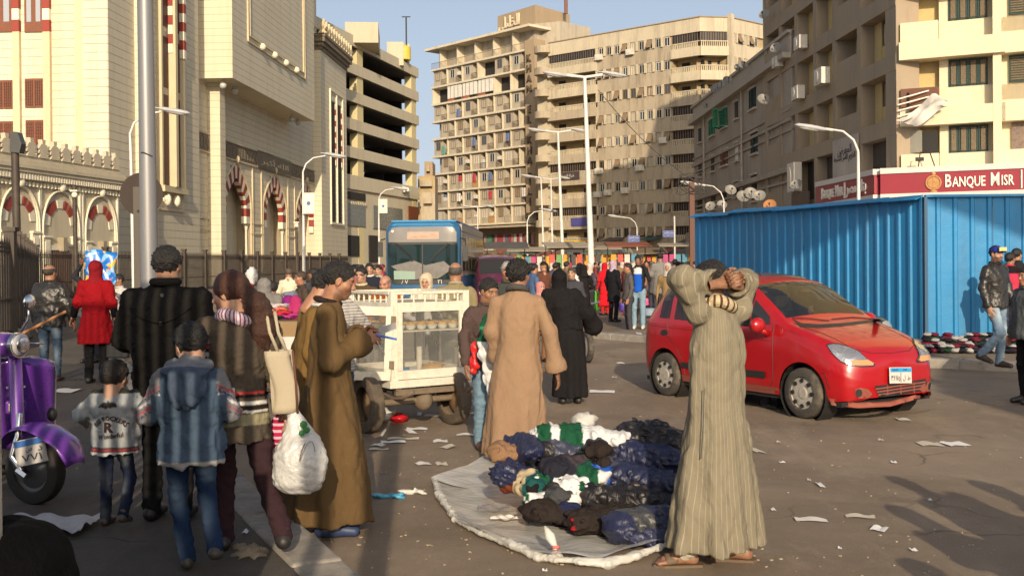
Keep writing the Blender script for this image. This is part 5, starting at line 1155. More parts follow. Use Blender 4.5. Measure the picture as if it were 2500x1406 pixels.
def patch(tree, o, d, right, poly, res=.02, off=.006, th=0):
 """a panel that lies on a shell: the 2-D outline poly (right, up) projected along d"""
 d = Vector(d).normalized(); right = Vector(right).normalized(); up = right.cross(d).normalized(); up = up if up.z > 0 else -up; o = Vector(o)
 bm = bmesh.new(); vs = [bm.verts.new((x, y, 0)) for x, y in poly]; fc = bm.faces.new(vs)
 xs = [p[0] for p in poly]; ys = [p[1] for p in poly]
 x = min(xs) + res
 while x < max(xs): bmesh.ops.bisect_plane(bm, geom=bm.verts[:] + bm.edges[:] + bm.faces[:], plane_co=(x, 0, 0), plane_no=(1, 0, 0)); x += res
 y = min(ys) + res
 while y < max(ys): bmesh.ops.bisect_plane(bm, geom=bm.verts[:] + bm.edges[:] + bm.faces[:], plane_co=(0, y, 0), plane_no=(0, 1, 0)); y += res
 m = MB(); idx = {}; last = None; out = []
 for v in bm.verts:
  p = o + right * v.co.x + up * v.co.y; h = tree.ray_cast(p, d)
  q = h[0] if h[0] is not None else None; out.append(q)
 good = [q for q in out if q is not None]
 for i, v in enumerate(bm.verts):
  idx[v] = i
  if out[i] is None:
   p = o + right * v.co.x + up * v.co.y; near = min(good, key=lambda g: (g - p - d * (g - p).dot(d)).length); out[i] = p + d * (near - p).dot(d)
 m.add([q - d * off for q in out], [tuple(idx[v] for v in f.verts) for f in bm.faces]); bm.free(); return m
def ellipse(cx, cy, rx, ry, n=24): return [(cx + rx * math.cos(2 * PI * i / n), cy + ry * math.sin(2 * PI * i / n)) for i in range(n)]
# --- the red hatchback
M_CAR = mat((.36, .004, .009), .32, var=.05, vs=2, bump=.03, bs=3, dirt=(.26, .05, .03), dscale=1.8, damt=.28, coat=.5, wp=False, name='red_car_paint')
M_CARD = mat((.24, .07, .045), .7, var=.2, vs=5, dirt=(.42, .05, .04), dscale=3, damt=.5, wp=False, name='dusty_red_paint')
M_CGL = glass((.02, .022, .024), .04, alpha=.72, name='car_glass')
car = thing('red_hatchback', 'scratched red hatchback with chrome badge driving past the blue hoarding', 'car')
wf, wr_ = gp(1964, 1021), gp(1632, 966); dv = Vector((wf.x - wr_.x, wf.y - wr_.y)).normalized(); car_rz = math.atan2(dv.y, dv.x) + PI / 2
ST = [(0, .26, .50, .60, .50, .44), (.03, .235, .55, .66, .60, .50), (.10, .215, .60, .735, .675, .56), (.25, .205, .70, .82, .725, .62), (.5, .20, .80, .90, .745, .66), (.72, .20, .875, .955, .748, .68), (.88, .20, .915, 1.005, .748, .675), (1.1, .20, .93, 1.16, .748, .645), (1.45, .20, .94, 1.385, .748, .60), (1.62, .20, .945, 1.45, .748, .585), (1.9, .20, .95, 1.485, .748, .58), (2.4, .20, .96, 1.49, .748, .575), (2.85, .20, .97, 1.465, .745, .56), (3.12, .20, .975, 1.41, .735, .54), (3.3, .22, .975, 1.2, .715, .53), (3.42, .25, .93, 1.02, .68, .52), (3.5, .28, .75, .82, .62, .5)]
BD = Body(3.5, ST)
def gf(y, j, sx):
 if 9 <= j and .98 < y < 1.53: return 'windscreen'
 if 9 <= j and 3.10 < y < 3.3: return 'rear_window'
 if 6.0 <= j < 8.0:
  if 1.44 < y < 2.12: return 'front_side_window' + ('R' if sx > 0 else '')
  if 2.2 < y < 2.82: return 'rear_side_window' + ('R' if sx > 0 else '')
  if 2.9 < y < 3.1: return 'quarter_window' + ('R' if sx > 0 else '')
 return None
AR = [(.62, .27, .335), (2.96, .27, .335)]
shell, gl = BD.shell(AR, gf)
off0 = Vector((0, .62, 0)); cc = Vector((wf.x, wf.y, 0)) + Vector((-dv.y, dv.x, 0)) * -.0
car.rotation_euler.z = car_rz
rotm = Matrix.Rotation(car_rz, 3, 'Z'); car.location = Vector((wf.x, wf.y, 0)) - rotm @ Vector((-.70, .62, 0))
tree = bvh(shell, *gl.values())
shell.build('body', M_CAR, car, smooth=38)
for k_, m_ in gl.items(): m_.build(k_.replace('R', ''), M_CGL, car, smooth=40)
un = MB().b(-.68, .68, .12, 3.4, .17, .22); un.build('underbody', M_BLK, car)
MB().b(-.6, .6, .9, 1.05, .75, .93).b(-.66, .66, .35, 3.3, .23, .3).build('dashboard', M_BLK, car)
M_SEAT = mat((.16, .14, .12), .9, name='seat_fabric')
for x in (-.34, .34):
 MB().b(x - .22, x + .22, 1.55, 2.0, .38, .52).b(x - .21, x + .21, 1.95, 2.1, .5, 1.08).b(x - .12, x + .12, 1.98, 2.08, 1.1, 1.28).build('seat', M_SEAT, car, bevel=.04)
MB().b(-.55, .55, 2.7, 2.85, .4, 1.1).build('rear_seat', M_SEAT, car, bevel=.04)
MB().tube([(.34 + .17 * math.cos(a), 1.32 + .06 * math.sin(a), .93 + .16 * math.sin(a)) for a in [q * PI / 8 for q in range(17)]], .013, 6).build('steering_wheel', M_BLK, car)
for x, y, s_ in ((-.66, .62, 1), (-.66, 2.96, 1), (.66, .62, -1), (.66, 2.96, -1)):
 wheel(car, (x, y, .272), .272, .17, (-PI / 2 if s_ > 0 else PI / 2) )
 MB().lathe([(.33, 0), (.33, .22), (0, .22)], 20, (x - .07 * s_, y, .27), M=Matrix.Rotation(PI / 2 * s_, 3, 'Y'), cap=False).build('wheel_arch', M_BLK, car)
# headlights, grille, plate ... all laid on the shell
M_LENS = glass((.30, .31, .31), .06); M_AMB = mat((.75, .28, .02), .2, var=.1, vs=30, name='amber_lens'); M_REF = mat((.75, .75, .75), .18, metal=1, var=.25, vs=14, bump=.8, bs=18, wp=False, name='reflector')
CRi = rotm.transposed(); co_ = CRi @ (Vector((0, 0, HC)) - car.location)
def campatch(poly, nm, m, off, par=None, res=9, mirror=False):
 """outline measured in the photograph, laid on the car shell along the line of sight"""
 P_ = [(1550 + x / 2.6316, 580 + y / 2.6316) for x, y in poly]; bm = bmesh.new(); bm.faces.new([bm.verts.new((x, y, 0)) for x, y in P_])
 for ax in (0, 1):
  q = min(p[ax] for p in P_) + res
  while q < max(p[ax] for p in P_): bmesh.ops.bisect_plane(bm, geom=bm.verts[:] + bm.edges[:] + bm.faces[:], plane_co=(q, 0, 0) if ax == 0 else (0, q, 0), plane_no=(1, 0, 0) if ax == 0 else (0, 1, 0)); q += res
 out = []; last = 9
 for v in bm.verts:
  d = (CRi @ ray(v.co.x, v.co.y)).normalized(); h = tree.ray_cast(co_, d)
  if h[0] is not None: last = h[3]
  out.append(co_ + d * ((h[3] if h[0] is not None else last) - off))
 mb = MB(); bm.verts.index_update(); mb.add([(-q.x if mirror else q.x, q.y, q.z) for q in out], [tuple(v.index for v in f.verts) for f in bm.faces]); bm.free(); return mb.build(nm, m, par or car, smooth=True)
HLo = [(1235, 692), (1262, 684), (1310, 684), (1380, 704), (1440, 732), (1490, 778), (1538, 806), (1530, 822), (1450, 824), (1380, 818), (1322, 792), (1272, 745)]
for mr in (False, True):
 campatch([(x + (x - 1390) * .05, y + (y - 755) * .09) for x, y in HLo], 'lamp_gasket', M_BLK, .008, mirror=mr)
 hl = campatch(HLo, 'headlight', M_REF, .016, mirror=mr)
 for cx, cy, r_ in ((1385, 742, 42), (1320, 722, 26)): campatch(ellipse(cx, cy, r_, r_ * .8, 16), 'lamp_bowl', M_CHR, .021, hl, mirror=mr)
 campatch([(1385, 790), (1500, 784), (1534, 808), (1526, 819), (1400, 817)], 'indicator', M_AMB, .026, hl, mirror=mr)
 campatch(HLo, 'headlight_lens', glass((.5, .5, .5), .03, alpha=.22, name='clear_lens'), .034, hl, mirror=mr)
 campatch([(1415, 975), (1450, 962), (1500, 975), (1528, 1005), (1500, 1030), (1440, 1032), (1415, 1010)], 'fog_lamp_surround', M_CARD, .006, mirror=mr); campatch(ellipse(1440, 998, 22, 26, 14), 'fog_lamp', M_BLK, .012, mirror=mr)
campatch([(1540, 952), (1700, 935), (1868, 905), (1880, 935), (1850, 985), (1700, 1012), (1568, 1026)], 'lower_grille', M_BLK, .006)
for q in range(3): campatch([(1545 + q * 8, 968 + q * 19), (1870 - q * 5, 922 + q * 20), (1869 - q * 5, 930 + q * 20), (1548 + q * 8, 977 + q * 19)], 'grille_bar', M_CARD, .016)
for q in (1620, 1705, 1790): campatch([(q, 945 - (q - 1620) * .1), (q + 6, 944 - (q - 1620) * .1), (q + 8, 1018 - (q - 1620) * .12), (q + 2, 1019 - (q - 1620) * .12)], 'grille_bar', M_CARD, .014)
campatch([(1245, 1030), (1420, 1060), (1640, 1050), (1900, 985), (1905, 1010), (1640, 1085), (1430, 1095), (1262, 1075)], 'dusty_bumper_edge', M_CARD, .004)
fd = Vector((0, 1, 0)); fo = Vector((0, -1, 0)); X_ = Vector((1, 0, 0))
pl = MB().b(-.17, .17, -.008, .004, -.085, .085).build('number_plate', M_SW, car, loc=(.02, -.04, .475), bevel=.006); pl.rotation_euler = (R(-4), R(3), 0)
MB().b(-.16, .16, -.011, -.008, .035, .078).build('plate_band', mat((.03, .30, .62), .4, name='plate_blue'), pl)
M_PBK = mat((.02, .02, .02), .5, name='plate_ink')
for t_, x, z, h_, w_, a_ in (('EGYPT', -.13, .047, .02, .09, 0), ('مصر', .03, .045, .024, .06, 1), ('\u0663\u0668\u0667\u0665', -.15, -.06, .065, .135, 0), ('ل', .03, -.062, .062, .035, 1), ('ط', .095, -.05, .05, .05, 1)):
 me, _w = text_mesh(t_, h_, M_PBK, .001, width=w_, ar=bool(a_), bold=.01); link('plate_lettering', me, pl, loc=(x, -.0125 if z > .03 else -.0095, z))
MB().b(-.006, .002, -.0095, -.008, -.075, .03).build('plate_divider', M_PBK, pl)
MB().prism([(-.055, -.004), (-.03, -.014), (.03, -.014), (.055, .002), (.028, .012), (.018, .024), (-.018, .024), (-.026, .01)], -.012, 0).build('badge', M_CHR, car, loc=(0, .042, .672), bevel=.003).rotation_euler = (R(-35), 0, 0)
def lineon(pts, d, r_=.0045, name='panel_gap', m=None, off=0):
 out = []
 for p in pts:
  h = tree.ray_cast(Vector(p) - Vector(d) * .6, Vector(d));
  if h[0] is not None: out.append(h[0] - Vector(d) * off)
 if len(out) > 1: MB().tube(out, r_, 5).build(name, m or mat((.06, .008, .008), .6, name='gap_shadow'), car)
def seg(pts, n=12):
 out = []
 for i in range(len(pts) - 1): out += [tuple(Vector(pts[i]).lerp(Vector(pts[i + 1]), q / n)) for q in range(n)]
 return out + [tuple(pts[-1])]
for sx in (-1, 1):
 d = (-sx, 0, 0)
 lineon(seg([(sx, 1.06, .99), (sx, 1.04, .62), (sx, 1.05, .36), (sx, 1.12, .25)]), d); lineon(seg([(sx, 2.16, 1.36), (sx, 2.14, .9), (sx, 2.14, .25)]), d)
 lineon(seg([(sx, 1.12, .25), (sx, 2.14, .25), (sx, 2.55, .26)]), d); lineon(seg([(sx, 2.92, .98), (sx, 2.88, .76), (sx, 2.72, .62), (sx, 2.6, .45), (sx, 2.55, .26)]), d)
 lineon(seg([(sx, 1.1, .80), (sx, 2.1, .85), (sx, 3.3, .87)]), d, .003)
 patch(tree, (sx, 1.62, .42), d, (0, -sx, 0), [(-.47, -.035), (.47, -.03), (.47, .03), (-.47, .04)] if sx < 0 else [(-.47, -.03), (.47, -.035), (.47, .04), (-.47, .03)], .1, .016).build('rubbing_strip', M_BLK, car, smooth=True)
 patch(tree, (sx, 2.42, .42), d, (0, -sx, 0), [(-.2, -.033), (.2, -.033), (.2, .033), (-.2, .033)], .1, .016).build('rubbing_strip', M_BLK, car, smooth=True)
 for y in (2.02, 2.95): patch(tree, (sx, y, .80), d, (0, -sx, 0), ellipse(0, 0, .075, .034), .03, .014).build('door_handle', M_BLK, car, smooth=True)
 patch(tree, (sx, 1.8, .245), d, (0, -sx, 0), [(-.83, -.03), (.83, -.03), (.83, .05), (-.83, .05)], .12, .004).build('dusty_sill', M_CARD, car, smooth=True)
 qp = [(-.15, -.115), (.15, -.115), (.13, -.03), (-.15, .15)]; patch(tree, (sx, 1.27, 1.10), d, (0, -sx, 0), [(a * sx, b) for a, b in qp][::sx], .05, .006).build('quarter_window', M_GLASSD, car, smooth=True)
 # mirror
 mi = MB().sph((0, 0, 0), (.10, .065, .085), 18, 12).build('mirror', M_CAR, car, loc=(sx * .88, 1.13, .98), smooth=True); MB().tube([(-.14 * sx, .0, -.1), (-.04 * sx, 0, -.05)], [.04, .03], 8).build('mirror_arm', M_CAR, mi, smooth=True); MB().lathe([(0, 0), (.075, 0), (.07, .01)], 16, (0, .055, 0), M=Matrix.Rotation(-PI / 2, 3, 'X')).build('mirror_glass', M_CHR, mi)
 # window pillars in black
 lineon(seg([(sx, 2.16, .97), (sx, 2.16, 1.4)]), d, .016, 'window_pillar', M_BLK)
 lineon(seg([(sx * .5, .16, .9), (sx * .52, .5, 1), (sx * .6, .88, 1.1)]), (0, 0, -1), .004)
lineon(seg([(-.5, .16, 1), (-.3, .07, 1), (0, .05, 1), (.3, .07, 1), (.5, .16, 1)]), (0, 0, -1), .004)
campatch([(1012, 520), (1062, 574), (1180, 580), (1330, 570), (1592, 536), (1560, 522), (1330, 548), (1180, 556), (1070, 548)], 'cowl', M_BLK, .008, res=7)
campatch([(1010, 511), (1130, 516), (1250, 530), (1250, 536), (1130, 522), (1010, 516)], 'wiper', M_BLK, .018, res=7); campatch([(1262, 520), (1400, 507), (1580, 522), (1580, 528), (1400, 514), (1264, 526)], 'wiper', M_BLK, .018, res=7)
for p_ in ([(-.8, .25, .35), (-.78, .3, .52), (-.76, .36, .5), (-.8, .52, .56)],): lineon(seg(p_, 6), (1, 0, 0), .004, 'crack', M_BLK)
MB().tube([(0, 2.0, 1.5), (.0, 2.06, 1.56)], .008, 5).build('aerial', M_BLK, car)
# --- generic background cars
def simple_car(lab, p, rz, col, sc=1.0, van=False, grp='cars waiting in the market street'):
 t = thing('parked_car', lab, 'car', p, rz, grp); L = 4.2
 st = [(0, .3, .55, .62, .6, .5), (.12, .22, .66, .76, .78, .6), (1.0, .2, .86, .95, .84, .7), (1.3, .2, .9, 1.02, .84, .66), (1.95, .2, .92, 1.42, .84, .58), (2.6, .2, .93, 1.46, .84, .58), (3.3, .2, .95, 1.40, .84, .58), (3.75, .2, .95, 1.0, .82, .62), (4.1, .25, .85, .95, .76, .6), (4.2, .3, .6, .7, .66, .5)]
 if van: st = [(0, .3, .7, .9, .7, .62), (.1, .22, .8, 1.05, .82, .68), (.5, .2, 1.0, 1.25, .86, .72), (1.1, .2, 1.1, 1.85, .88, .70), (2, .2, 1.1, 1.95, .88, .72), (3.9, .2, 1.1, 1.92, .88, .72), (4.15, .25, 1.05, 1.6, .85, .7), (4.2, .3, .8, 1.2, .8, .6)]
 b = Body(L, st); y0, y1 = (1.38, 1.9) if not van else (.55, 1.05)
 sh, g = b.shell([(.75, .3, .36), (3.3, .3, .36)], lambda y, j, sx: 'windscreen' if j >= 9 and y0 < y < y1 else ('rear_window' if j >= 9 and ((3.4 < y < 3.72) if not van else y > 4.0) else ('side_window' if 6 <= j < 8 and y0 + .35 < y < (3.35 if not van else 3.9) and abs(y - 2.4) > .06 else None)))
 tr_ = bvh(sh, *g.values()); cm = mat(col, .3, var=.06, dirt=tuple(min(1, x + .12) for x in col), dscale=2, damt=.4, coat=.5, wp=False, name='car_paint'); sh.build('body', cm, t, smooth=38)
 for k_, m_ in g.items(): m_.build(k_, M_GLASSD, t, smooth=40)
 for x in (-.78, .78):
  for y in (.75, 3.3): wheel(t, (x, y, .3), .3, .18, -PI / 2 if x < 0 else PI / 2, hole=False)
  patch(tr_, (x * .75, -1, .64), (0, 1, 0), X_, ellipse(0, 0, .15, .075), .05, .01).build('headlight', M_LENS, t, smooth=True)
  patch(tr_, (x * .75, 6, .75), (0, -1, 0), (-1, 0, 0), ellipse(0, 0, .12, .09), .05, .01).build('tail_light', mat((.4, .02, .02), .3, name='red_lens'), t, smooth=True)
 patch(tr_, (0, -1, .42), (0, 1, 0), X_, [(-.35, -.08), (.35, -.08), (.4, .07), (-.4, .07)], .1, .01).build('grille', M_BLK, t, smooth=True)
 pl_ = MB().b(-.25, .25, -.02, 0, .3, .42).build('number_plate', M_SW, t); return t
for u, Y, rz, col, van, lab in ((1220, 37, R(5), (.09, .015, .04), True, 'purple red minivan following the bus, behind the boy'), (1478, 52, R(-4), (.18, .03, .022), False, 'old red car right of the tallest lamp post'), (1436, 62, R(8), (.45, .45, .42), False, 'grey car in the queue beside the tallest lamp'), (1405, 75, R(0), (.1, .14, .3), False, 'dark blue car far back in the queue'), (1285, 60, R(2), (.6, .58, .5), False, 'cream taxi far behind the minivan')):
 q = at(u, 640, Y); simple_car(lab, (q.x, Y, 0), rz, col, van=van)
q = at(2105, 800, 16.6); t_ = simple_car('dark parked car mostly hidden between red hatchback and blue hoarding', (q.x, 16.6, 0), R(26), (.04, .045, .05), grp='cars at the kerb')
for u, v, Y in ((1000, 455, 149),):
 q = at(u, v, Y); t_ = simple_car('white car parked on the lowest open deck of the car park', (q.x, Y, q.z - 1.0), R(95), (.7, .68, .62), grp='cars inside the car park')
# --- the bus
M_BUS = mat((.02, .10, .22), .35, var=.08, dirt=(.12, .13, .16), dscale=1.2, damt=.35, coat=.4, name='bus_blue'); M_BUSL = mat((.06, .25, .46), .35, var=.08, name='bus_light_blue'); M_BUSG = mat((.30, .27, .25), .4, var=.1, dirt=(.2, .16, .12), dscale=1.5, damt=.4, name='bus_grey')
q = at(1032, 640, 35); bus = thing('city_bus', 'blue city bus with a large windscreen and lit route display facing the camera', 'bus', (q.x, 35, 0), R(-2.2))
def rrect(w_, z0, z1, r_, n=5):
 out = []
 for cx, cz, a in ((w_ - r_, z1 - r_, 0), (-w_ + r_, z1 - r_, 90), (-w_ + r_ * .4, z0 + r_ * .4, 180), (w_ - r_ * .4, z0 + r_ * .4, 270)):
  rr_ = r_ if cz > 1.5 else r_ * .4
  for i in range(n + 1): t = R(a + 90 * i / n); out.append((cx + rr_ * math.cos(t), cz + rr_ * math.sin(t)))
 return out
secs = [(-.02, .93, .5, 2.86, .25), (.02, 1.12, .36, 2.96, .28), (.10, 1.2, .32, 3.03, .30), (.3, 1.25, .3, 3.06, .28), (11.2, 1.25, .3, 3.06, .28)]
m = MB(); R_ = [[(x, y, z) for x, z in rrect(w_, z0, z1, r_)] for y, w_, z0, z1, r_ in secs]; n = len(R_[0])
m.add([p for r_ in R_ for p in r_], [(i * n + k, i * n + (k + 1) % n, (i + 1) * n + (k + 1) % n, (i + 1) * n + k) for i in range(len(R_) - 1) for k in range(n)] + [tuple(range(n)), tuple(range(len(R_) * n - 1, (len(R_) - 1) * n - 1, -1))])
bt = bvh(m); m.build('body', M_BUS, bus, smooth=40)
def bp(poly, nm, mt, off, par=None, z=0): return patch(bt, (0, -2, z), (0, 1, 0), X_, poly, .12, off).build(nm, mt, par or bus, smooth=True)
bp([(-1.08, 1.08), (1.08, 1.08), (1.16, 1.25), (1.16, 2.34), (-1.16, 2.34), (-1.16, 1.25)], 'windscreen', glass((.012, .025, .025), .03), .02)
bp([(-1.12, 2.38), (1.12, 2.38), (1.12, 2.7), (1.0, 2.86), (-1.0, 2.86), (-1.12, 2.7)], 'display_panel', mat((.20, .19, .18), .3, var=.1, name='display_surround'), .02)
bp([(-.5, 2.47), (.55, 2.47), (.55, 2.72), (-.5, 2.72)], 'route_display', mat((.36, .28, .24), .4, name='display_glass'), .035)
me, _w = text_mesh('١٥٣٦/ لمحطة ونصبان', .17, mat((.85, .25, .08), .5, emis=.6, name='display_letters'), .01, width=.95, ar=True); link('display_lettering', me, bus, loc=(-.45, -.075, 2.5))
MB().b(-.02, .02, -.06, -.03, 1.14, 2.3).build('screen_divider', M_BLK, bus)
bp([(-1.14, 2.3), (1.14, 2.3), (1.14, 2.38), (-1.14, 2.38)], 'screen_trim', M_BLK, .03); bp([(-.95, 1.0), (.95, 1.0), (1.1, 1.14), (-1.1, 1.14)], 'lower_trim', M_BLK, .03)
bp([(-1.05, 1.6), (-.4, 1.16), (.5, 1.18), (1.0, 1.5), (.7, 1.75), (.1, 1.62), (-.3, 1.78)], 'newspapers_on_dashboard', mat((.15, .14, .13), .6, var=.5, vs=6, name='print_paper'), .024)
bp([(-.95, 1.16), (-.25, 1.16), (-.25, 1.42), (-.95, 1.45)], 'route_card', mat((.22, .32, .26), .4, name='green_card'), .026)
for s_ in (-1, 1):
 for dx in (0, .06): MB().tube([(s_ * .9 - dx * s_, -.08, 2.34), (s_ * .45 - dx * s_, -.09, 1.95), (s_ * .3 - dx, -.09, 1.75)], .012, 5).build('wiper', M_BLK, bus)
 MB().lathe([(0, 0), (.045, 0), (.045, .02)], 12, (s_ * .98, -.03, 2.74), M=Matrix.Rotation(PI / 2, 3, 'X')).build('marker_lamp', M_SW, bus)
 bp(ellipse(s_ * .85, .72, .17, .12), 'headlight', M_LENS, .02)
for t_, x in (('\u0668\u0667', -.6), ('\u0662\u0661', .6)): me, _w = text_mesh(t_, .14, M_SW, .01); link('fleet_number', me, bus, loc=(x - .1, -.07, 1.01))
MB().b(-.55, .55, -.09, -.03, .32, .5).build('bumper_grille', M_BLK, bus)
for s_ in (1,):
 MB().b(1.18, 1.262, .45, 11.1, 2.75, 2.98).build('side_cove', M_BUSG, bus); MB().b(1.2, 1.258, .45, 11.1, 1.25, 2.72).build('side_panel', M_BUSG, bus)
 for i in range(8): MB().b(1.2, 1.272, .55 + i * 1.32, 1.75 + i * 1.32, 1.42, 2.62).build('side_window', glass((.10, .09, .07), .08), bus)
 MB().tube([(1.25, .1, 2.5), (1.42, -.12, 2.45), (1.42, -.12, 2.2)], .02, 6).b(1.34, 1.5, -.16, -.08, 1.75, 2.25).build('mirror', M_BLK, bus)
MB().tube([(-1.25, .1, 2.5), (-1.36, -.12, 2.45)], .02, 6).b(-1.44, -1.3, -.16, -.08, 1.9, 2.4).build('mirror', M_BLK, bus)
MB().b(-1.1, 1.1, .4, 11, 3.055, 3.12).build('roof_panel', M_BUSL, bus, bevel=.03); bp([(-1.05, 2.93), (1.05, 2.93), (.9, 3.0), (-.9, 3.0)], 'roof_edge', M_BUSL, .01)
for x in (-1.05, 1.05):
 for y in (2.4, 8.4): wheel(bus, (x, y, .48), .48, .28, -PI / 2 if x < 0 else PI / 2)
# --- purple scooter
M_PUR = mat((.13, .035, .30), .28, var=.06, vs=4, bump=.03, coat=.6, dirt=(.2, .12, .3), dscale=3, damt=.3, wp=False, name='purple_paint')
wc = gp(98, 1235, .11); sco = thing('scooter', 'vintage purple motor scooter parked at the left edge on the pavement', 'scooter', (wc.x - .13, wc.y, .11), R(30))  # nose along local -y
wheel(sco, (0, 0, .225), .225, .10, -PI / 2, hub=False, m=mat((.022, .02, .018), .8, var=.2, name='tyre_black'))
MB().lathe([(0, .035), (.05, .045), (.12, .02), (.145, .03), (.15, 0), (.15, -.03), (0, -.03)], 24, (0, 0, .225), M=Matrix.Rotation(-PI / 2, 3, 'Y')).build('wheel_rim', mat((.10, .10, .10), .5, metal=.4, name='grey_rim'), sco, smooth=35)
MB().tube([(-.09, .02, .235), (-.10, .1, .33), (-.085, .06, .46), (-.03, .1, .6)], [.03, .028, .022, .022], 10).tube([(-.09, -.02, .2), (-.095, .05, .24)], .035, 8).build('front_fork', M_CHR, sco, smooth=40)
def mud(a, b):
 t = R(14 + 140 * a); r_ = .30 + .02 * math.sin(a * PI); w_ = .115 * (.45 + .75 * math.sin(PI * min(1, a * .9 + .12))); x = (b - .5) * 2
 return (x * w_, -(r_ + .03) * math.cos(t) * (1.12 if a < .3 else 1.0) * (1 - .06 * x * x), .225 + r_ * math.sin(t) * (1 - .04 * x * x) - .02 * x * x)
MB().grid(lambda a, b: mud(a, b), 20, 10).build('mudguard', M_PUR, sco, smooth=True, solid=.006)
def shield(a, b):
 x = (a - .5) * 2; z = .36 + b * .60; w_ = .27 * (1 - .0 * b) * (min(1, (1.02 - b) * 9) ** .5 if b > .85 else 1) * (1 if b > .15 else .85 + b)
 return (x * w_, .30 + .10 * x * x + .12 * (1 - b) - .02, z)
MB().grid(shield, 16, 18).build('leg_shield', M_PUR, sco, smooth=True, solid=.012)
edge = [shield(0, b / 12) for b in range(13)] + [shield(a / 8, 1) for a in range(1, 8)] + [shield(1, 1 - b / 12) for b in range(13)]; MB().tube(edge, .009, 6).build('shield_trim', mat((.55, .53, .5), .4, metal=.6, name='aluminium'), sco, smooth=True)
MB().tube([(0, .10, .5), (0, .28, 1.0)], .045, 12).build('steering_column', M_PUR, sco, smooth=40)
MB().b(-.05, .05, .22, .27, .60, .66).build('horn_grille', mat((.35, .33, .28), .4, metal=.5, name='grille_metal'), sco, bevel=.01); MB().b(-.065, .065, .235, .30, .585, .675).build('horn_cast', M_PUR, sco, bevel=.015)
hd = MB().sph((0, .27, 1.06), (.13, .15, .085), 20, 12).build('headset', M_PUR, sco, smooth=True); MB().lathe([(0, .035), (.05, .03), (.078, .0), (.085, 0), (.085, -.03), (.07, -.04)], 24, (0, .12, 1.06), M=Matrix.Rotation(PI / 2, 3, 'X')).build('headlight', M_CHR, hd, smooth=40); MB().sph((0, .115, 1.06), (.075, .03, .075), 18, 10).build('headlight_lens', glass((.4, .4, .42), .05), hd, smooth=True)
for s_ in (-1, 1):
 MB().tube([(s_ * .1, .3, 1.07), (s_ * .34, .36, 1.09)], .02, 8).build('handlebar', M_BLK, sco, smooth=40); MB().tube([(s_ * .16, .25, 1.06), (s_ * .25, .22, 1.05), (s_ * .36, .27, 1.04)], .008, 6).build('brake_lever', M_CHR, sco, smooth=True)
 MB().tube([(s_ * .18, .32, 1.09), (s_ * .24, .28, 1.22), (s_ * .22, .26, 1.29)], .007, 6).sph((s_ * .22, .25, 1.34), (.06, .015, .055), 12, 8).build('mirror', M_CHR, sco, smooth=True)
 MB().sph((s_ * .23, .27, .56), (.035, .04, .05), 12, 8).build('indicator', M_BLK, sco, smooth=True)
 MB().sph((s_ * .2, 1.3, .5), (.12, .36, .24), 18, 12).build('side_cowl', M_PUR, sco, smooth=True)
MB().b(-.2, .2, .4, .95, .22, .26).build('floorboard', M_BLK, sco); MB().b(-.14, .14, .9, 1.6, .70, .82).build('seat', M_BLK, sco, bevel=.05); wheel(sco, (0, 1.3, .225), .225, .10, -PI / 2, hub=False)
MB().b(-.06, .06, .235, .242, .76, .775).build('name_script', M_CHR, sco)
pl2 = MB().b(-.095, .095, -.006, .004, -.085, .085).build('number_plate', mat((.45, .44, .43), .5, var=.1, name='plate_grey'), sco, loc=(-.12, -.08, .375), bevel=.004); pl2.rotation_euler = (R(-8), R(-8), R(-40)); MB().b(-.09, .09, -.009, -.006, .04, .08).build('plate_band', mat((.02, .12, .4), .4, name='plate_blue2'), pl2)
for t_, x, z, h_, w_ in (('\u0661\u0667\u0667', -.06, -.065, .05, .12), ('د', .04, -.005, .03, .03), ('ص', -.03, -.005, .028, .04)): me, _w = text_mesh(t_, h_, M_PBK, .001, width=w_, ar=True, bold=.01); link('plate_lettering', me, pl2, loc=(x, -.0085, z))
piv = Vector((0, .15, 0)); Rs = Matrix.Rotation(R(40), 3, 'Z')
for o in sco.children:
 if o.name.split('.')[0] in ('tyre', 'wheel_rim', 'front_fork', 'mudguard', 'number_plate', 'headset', 'handlebar', 'brake_lever', 'mirror') and o.location.y < 1:
  o.location = piv + Rs @ (o.location - piv); o.rotation_euler.z += R(40)
t = MB().tube([(0, 0, 0), (.38, .25, .23)], .012, 8).build('broom_handle', mat((.4, .18, .07), .6, name='orange_wood')); t.location = at(8, 838, 8.2) ; tag(t, 'orange wooden stick with a metal tip sticking out above the scooter', 'stick')
# ================================================================ food cart
M_CW = mat((.66, .62, .51), .6, var=.06, vs=4, bump=.3, bs=22, dirt=(.24, .16, .09), dscale=4, damt=.5, wp=False, name='chipped_cream_paint'); M_CGR = mat((.16, .12, .08), .8, var=.3, vs=8, bump=.4, bs=20, dirt=(.3, .22, .14), dscale=5, damt=.6, wp=False, name='greasy_iron')
ca_ = Vector((-1.22, 10.7)); cart_rz = math.atan2(.55, .83); cart = thing('food_cart', 'chipped cream wooden food cart with glass sides and shelves of dessert bowls', 'cart', (ca_.x, ca_.y, 0), cart_rz)
CWd, CD, z0, z1 = .92, 1.05, .52, 1.28; PT = .075
def cb_(x0, x1, y0, y1, a, b, nm='rail', m=None, par=None, bv=.004): return MB().b(x0, x1, y0, y1, a, b).build(nm, m or M_CW, par or cart, bevel=bv)
for x in (0, CWd - PT):
 for y in (0, CD - PT): cb_(x, x + PT, y, y + PT, z0 - .02, z1 + .13, 'corner_post')
for y in (0, CD - .04):
 cb_(PT, CWd - PT, y, y + .04, z0, z0 + .09, 'bottom_rail'); cb_(PT, CWd - PT, y, y + .04, z1 - .08, z1 + .02, 'top_rail'); cb_(PT - .03, CWd - PT + .03, y - .005, y + .045, z1 + .1, z1 + .13, 'gallery_rail')
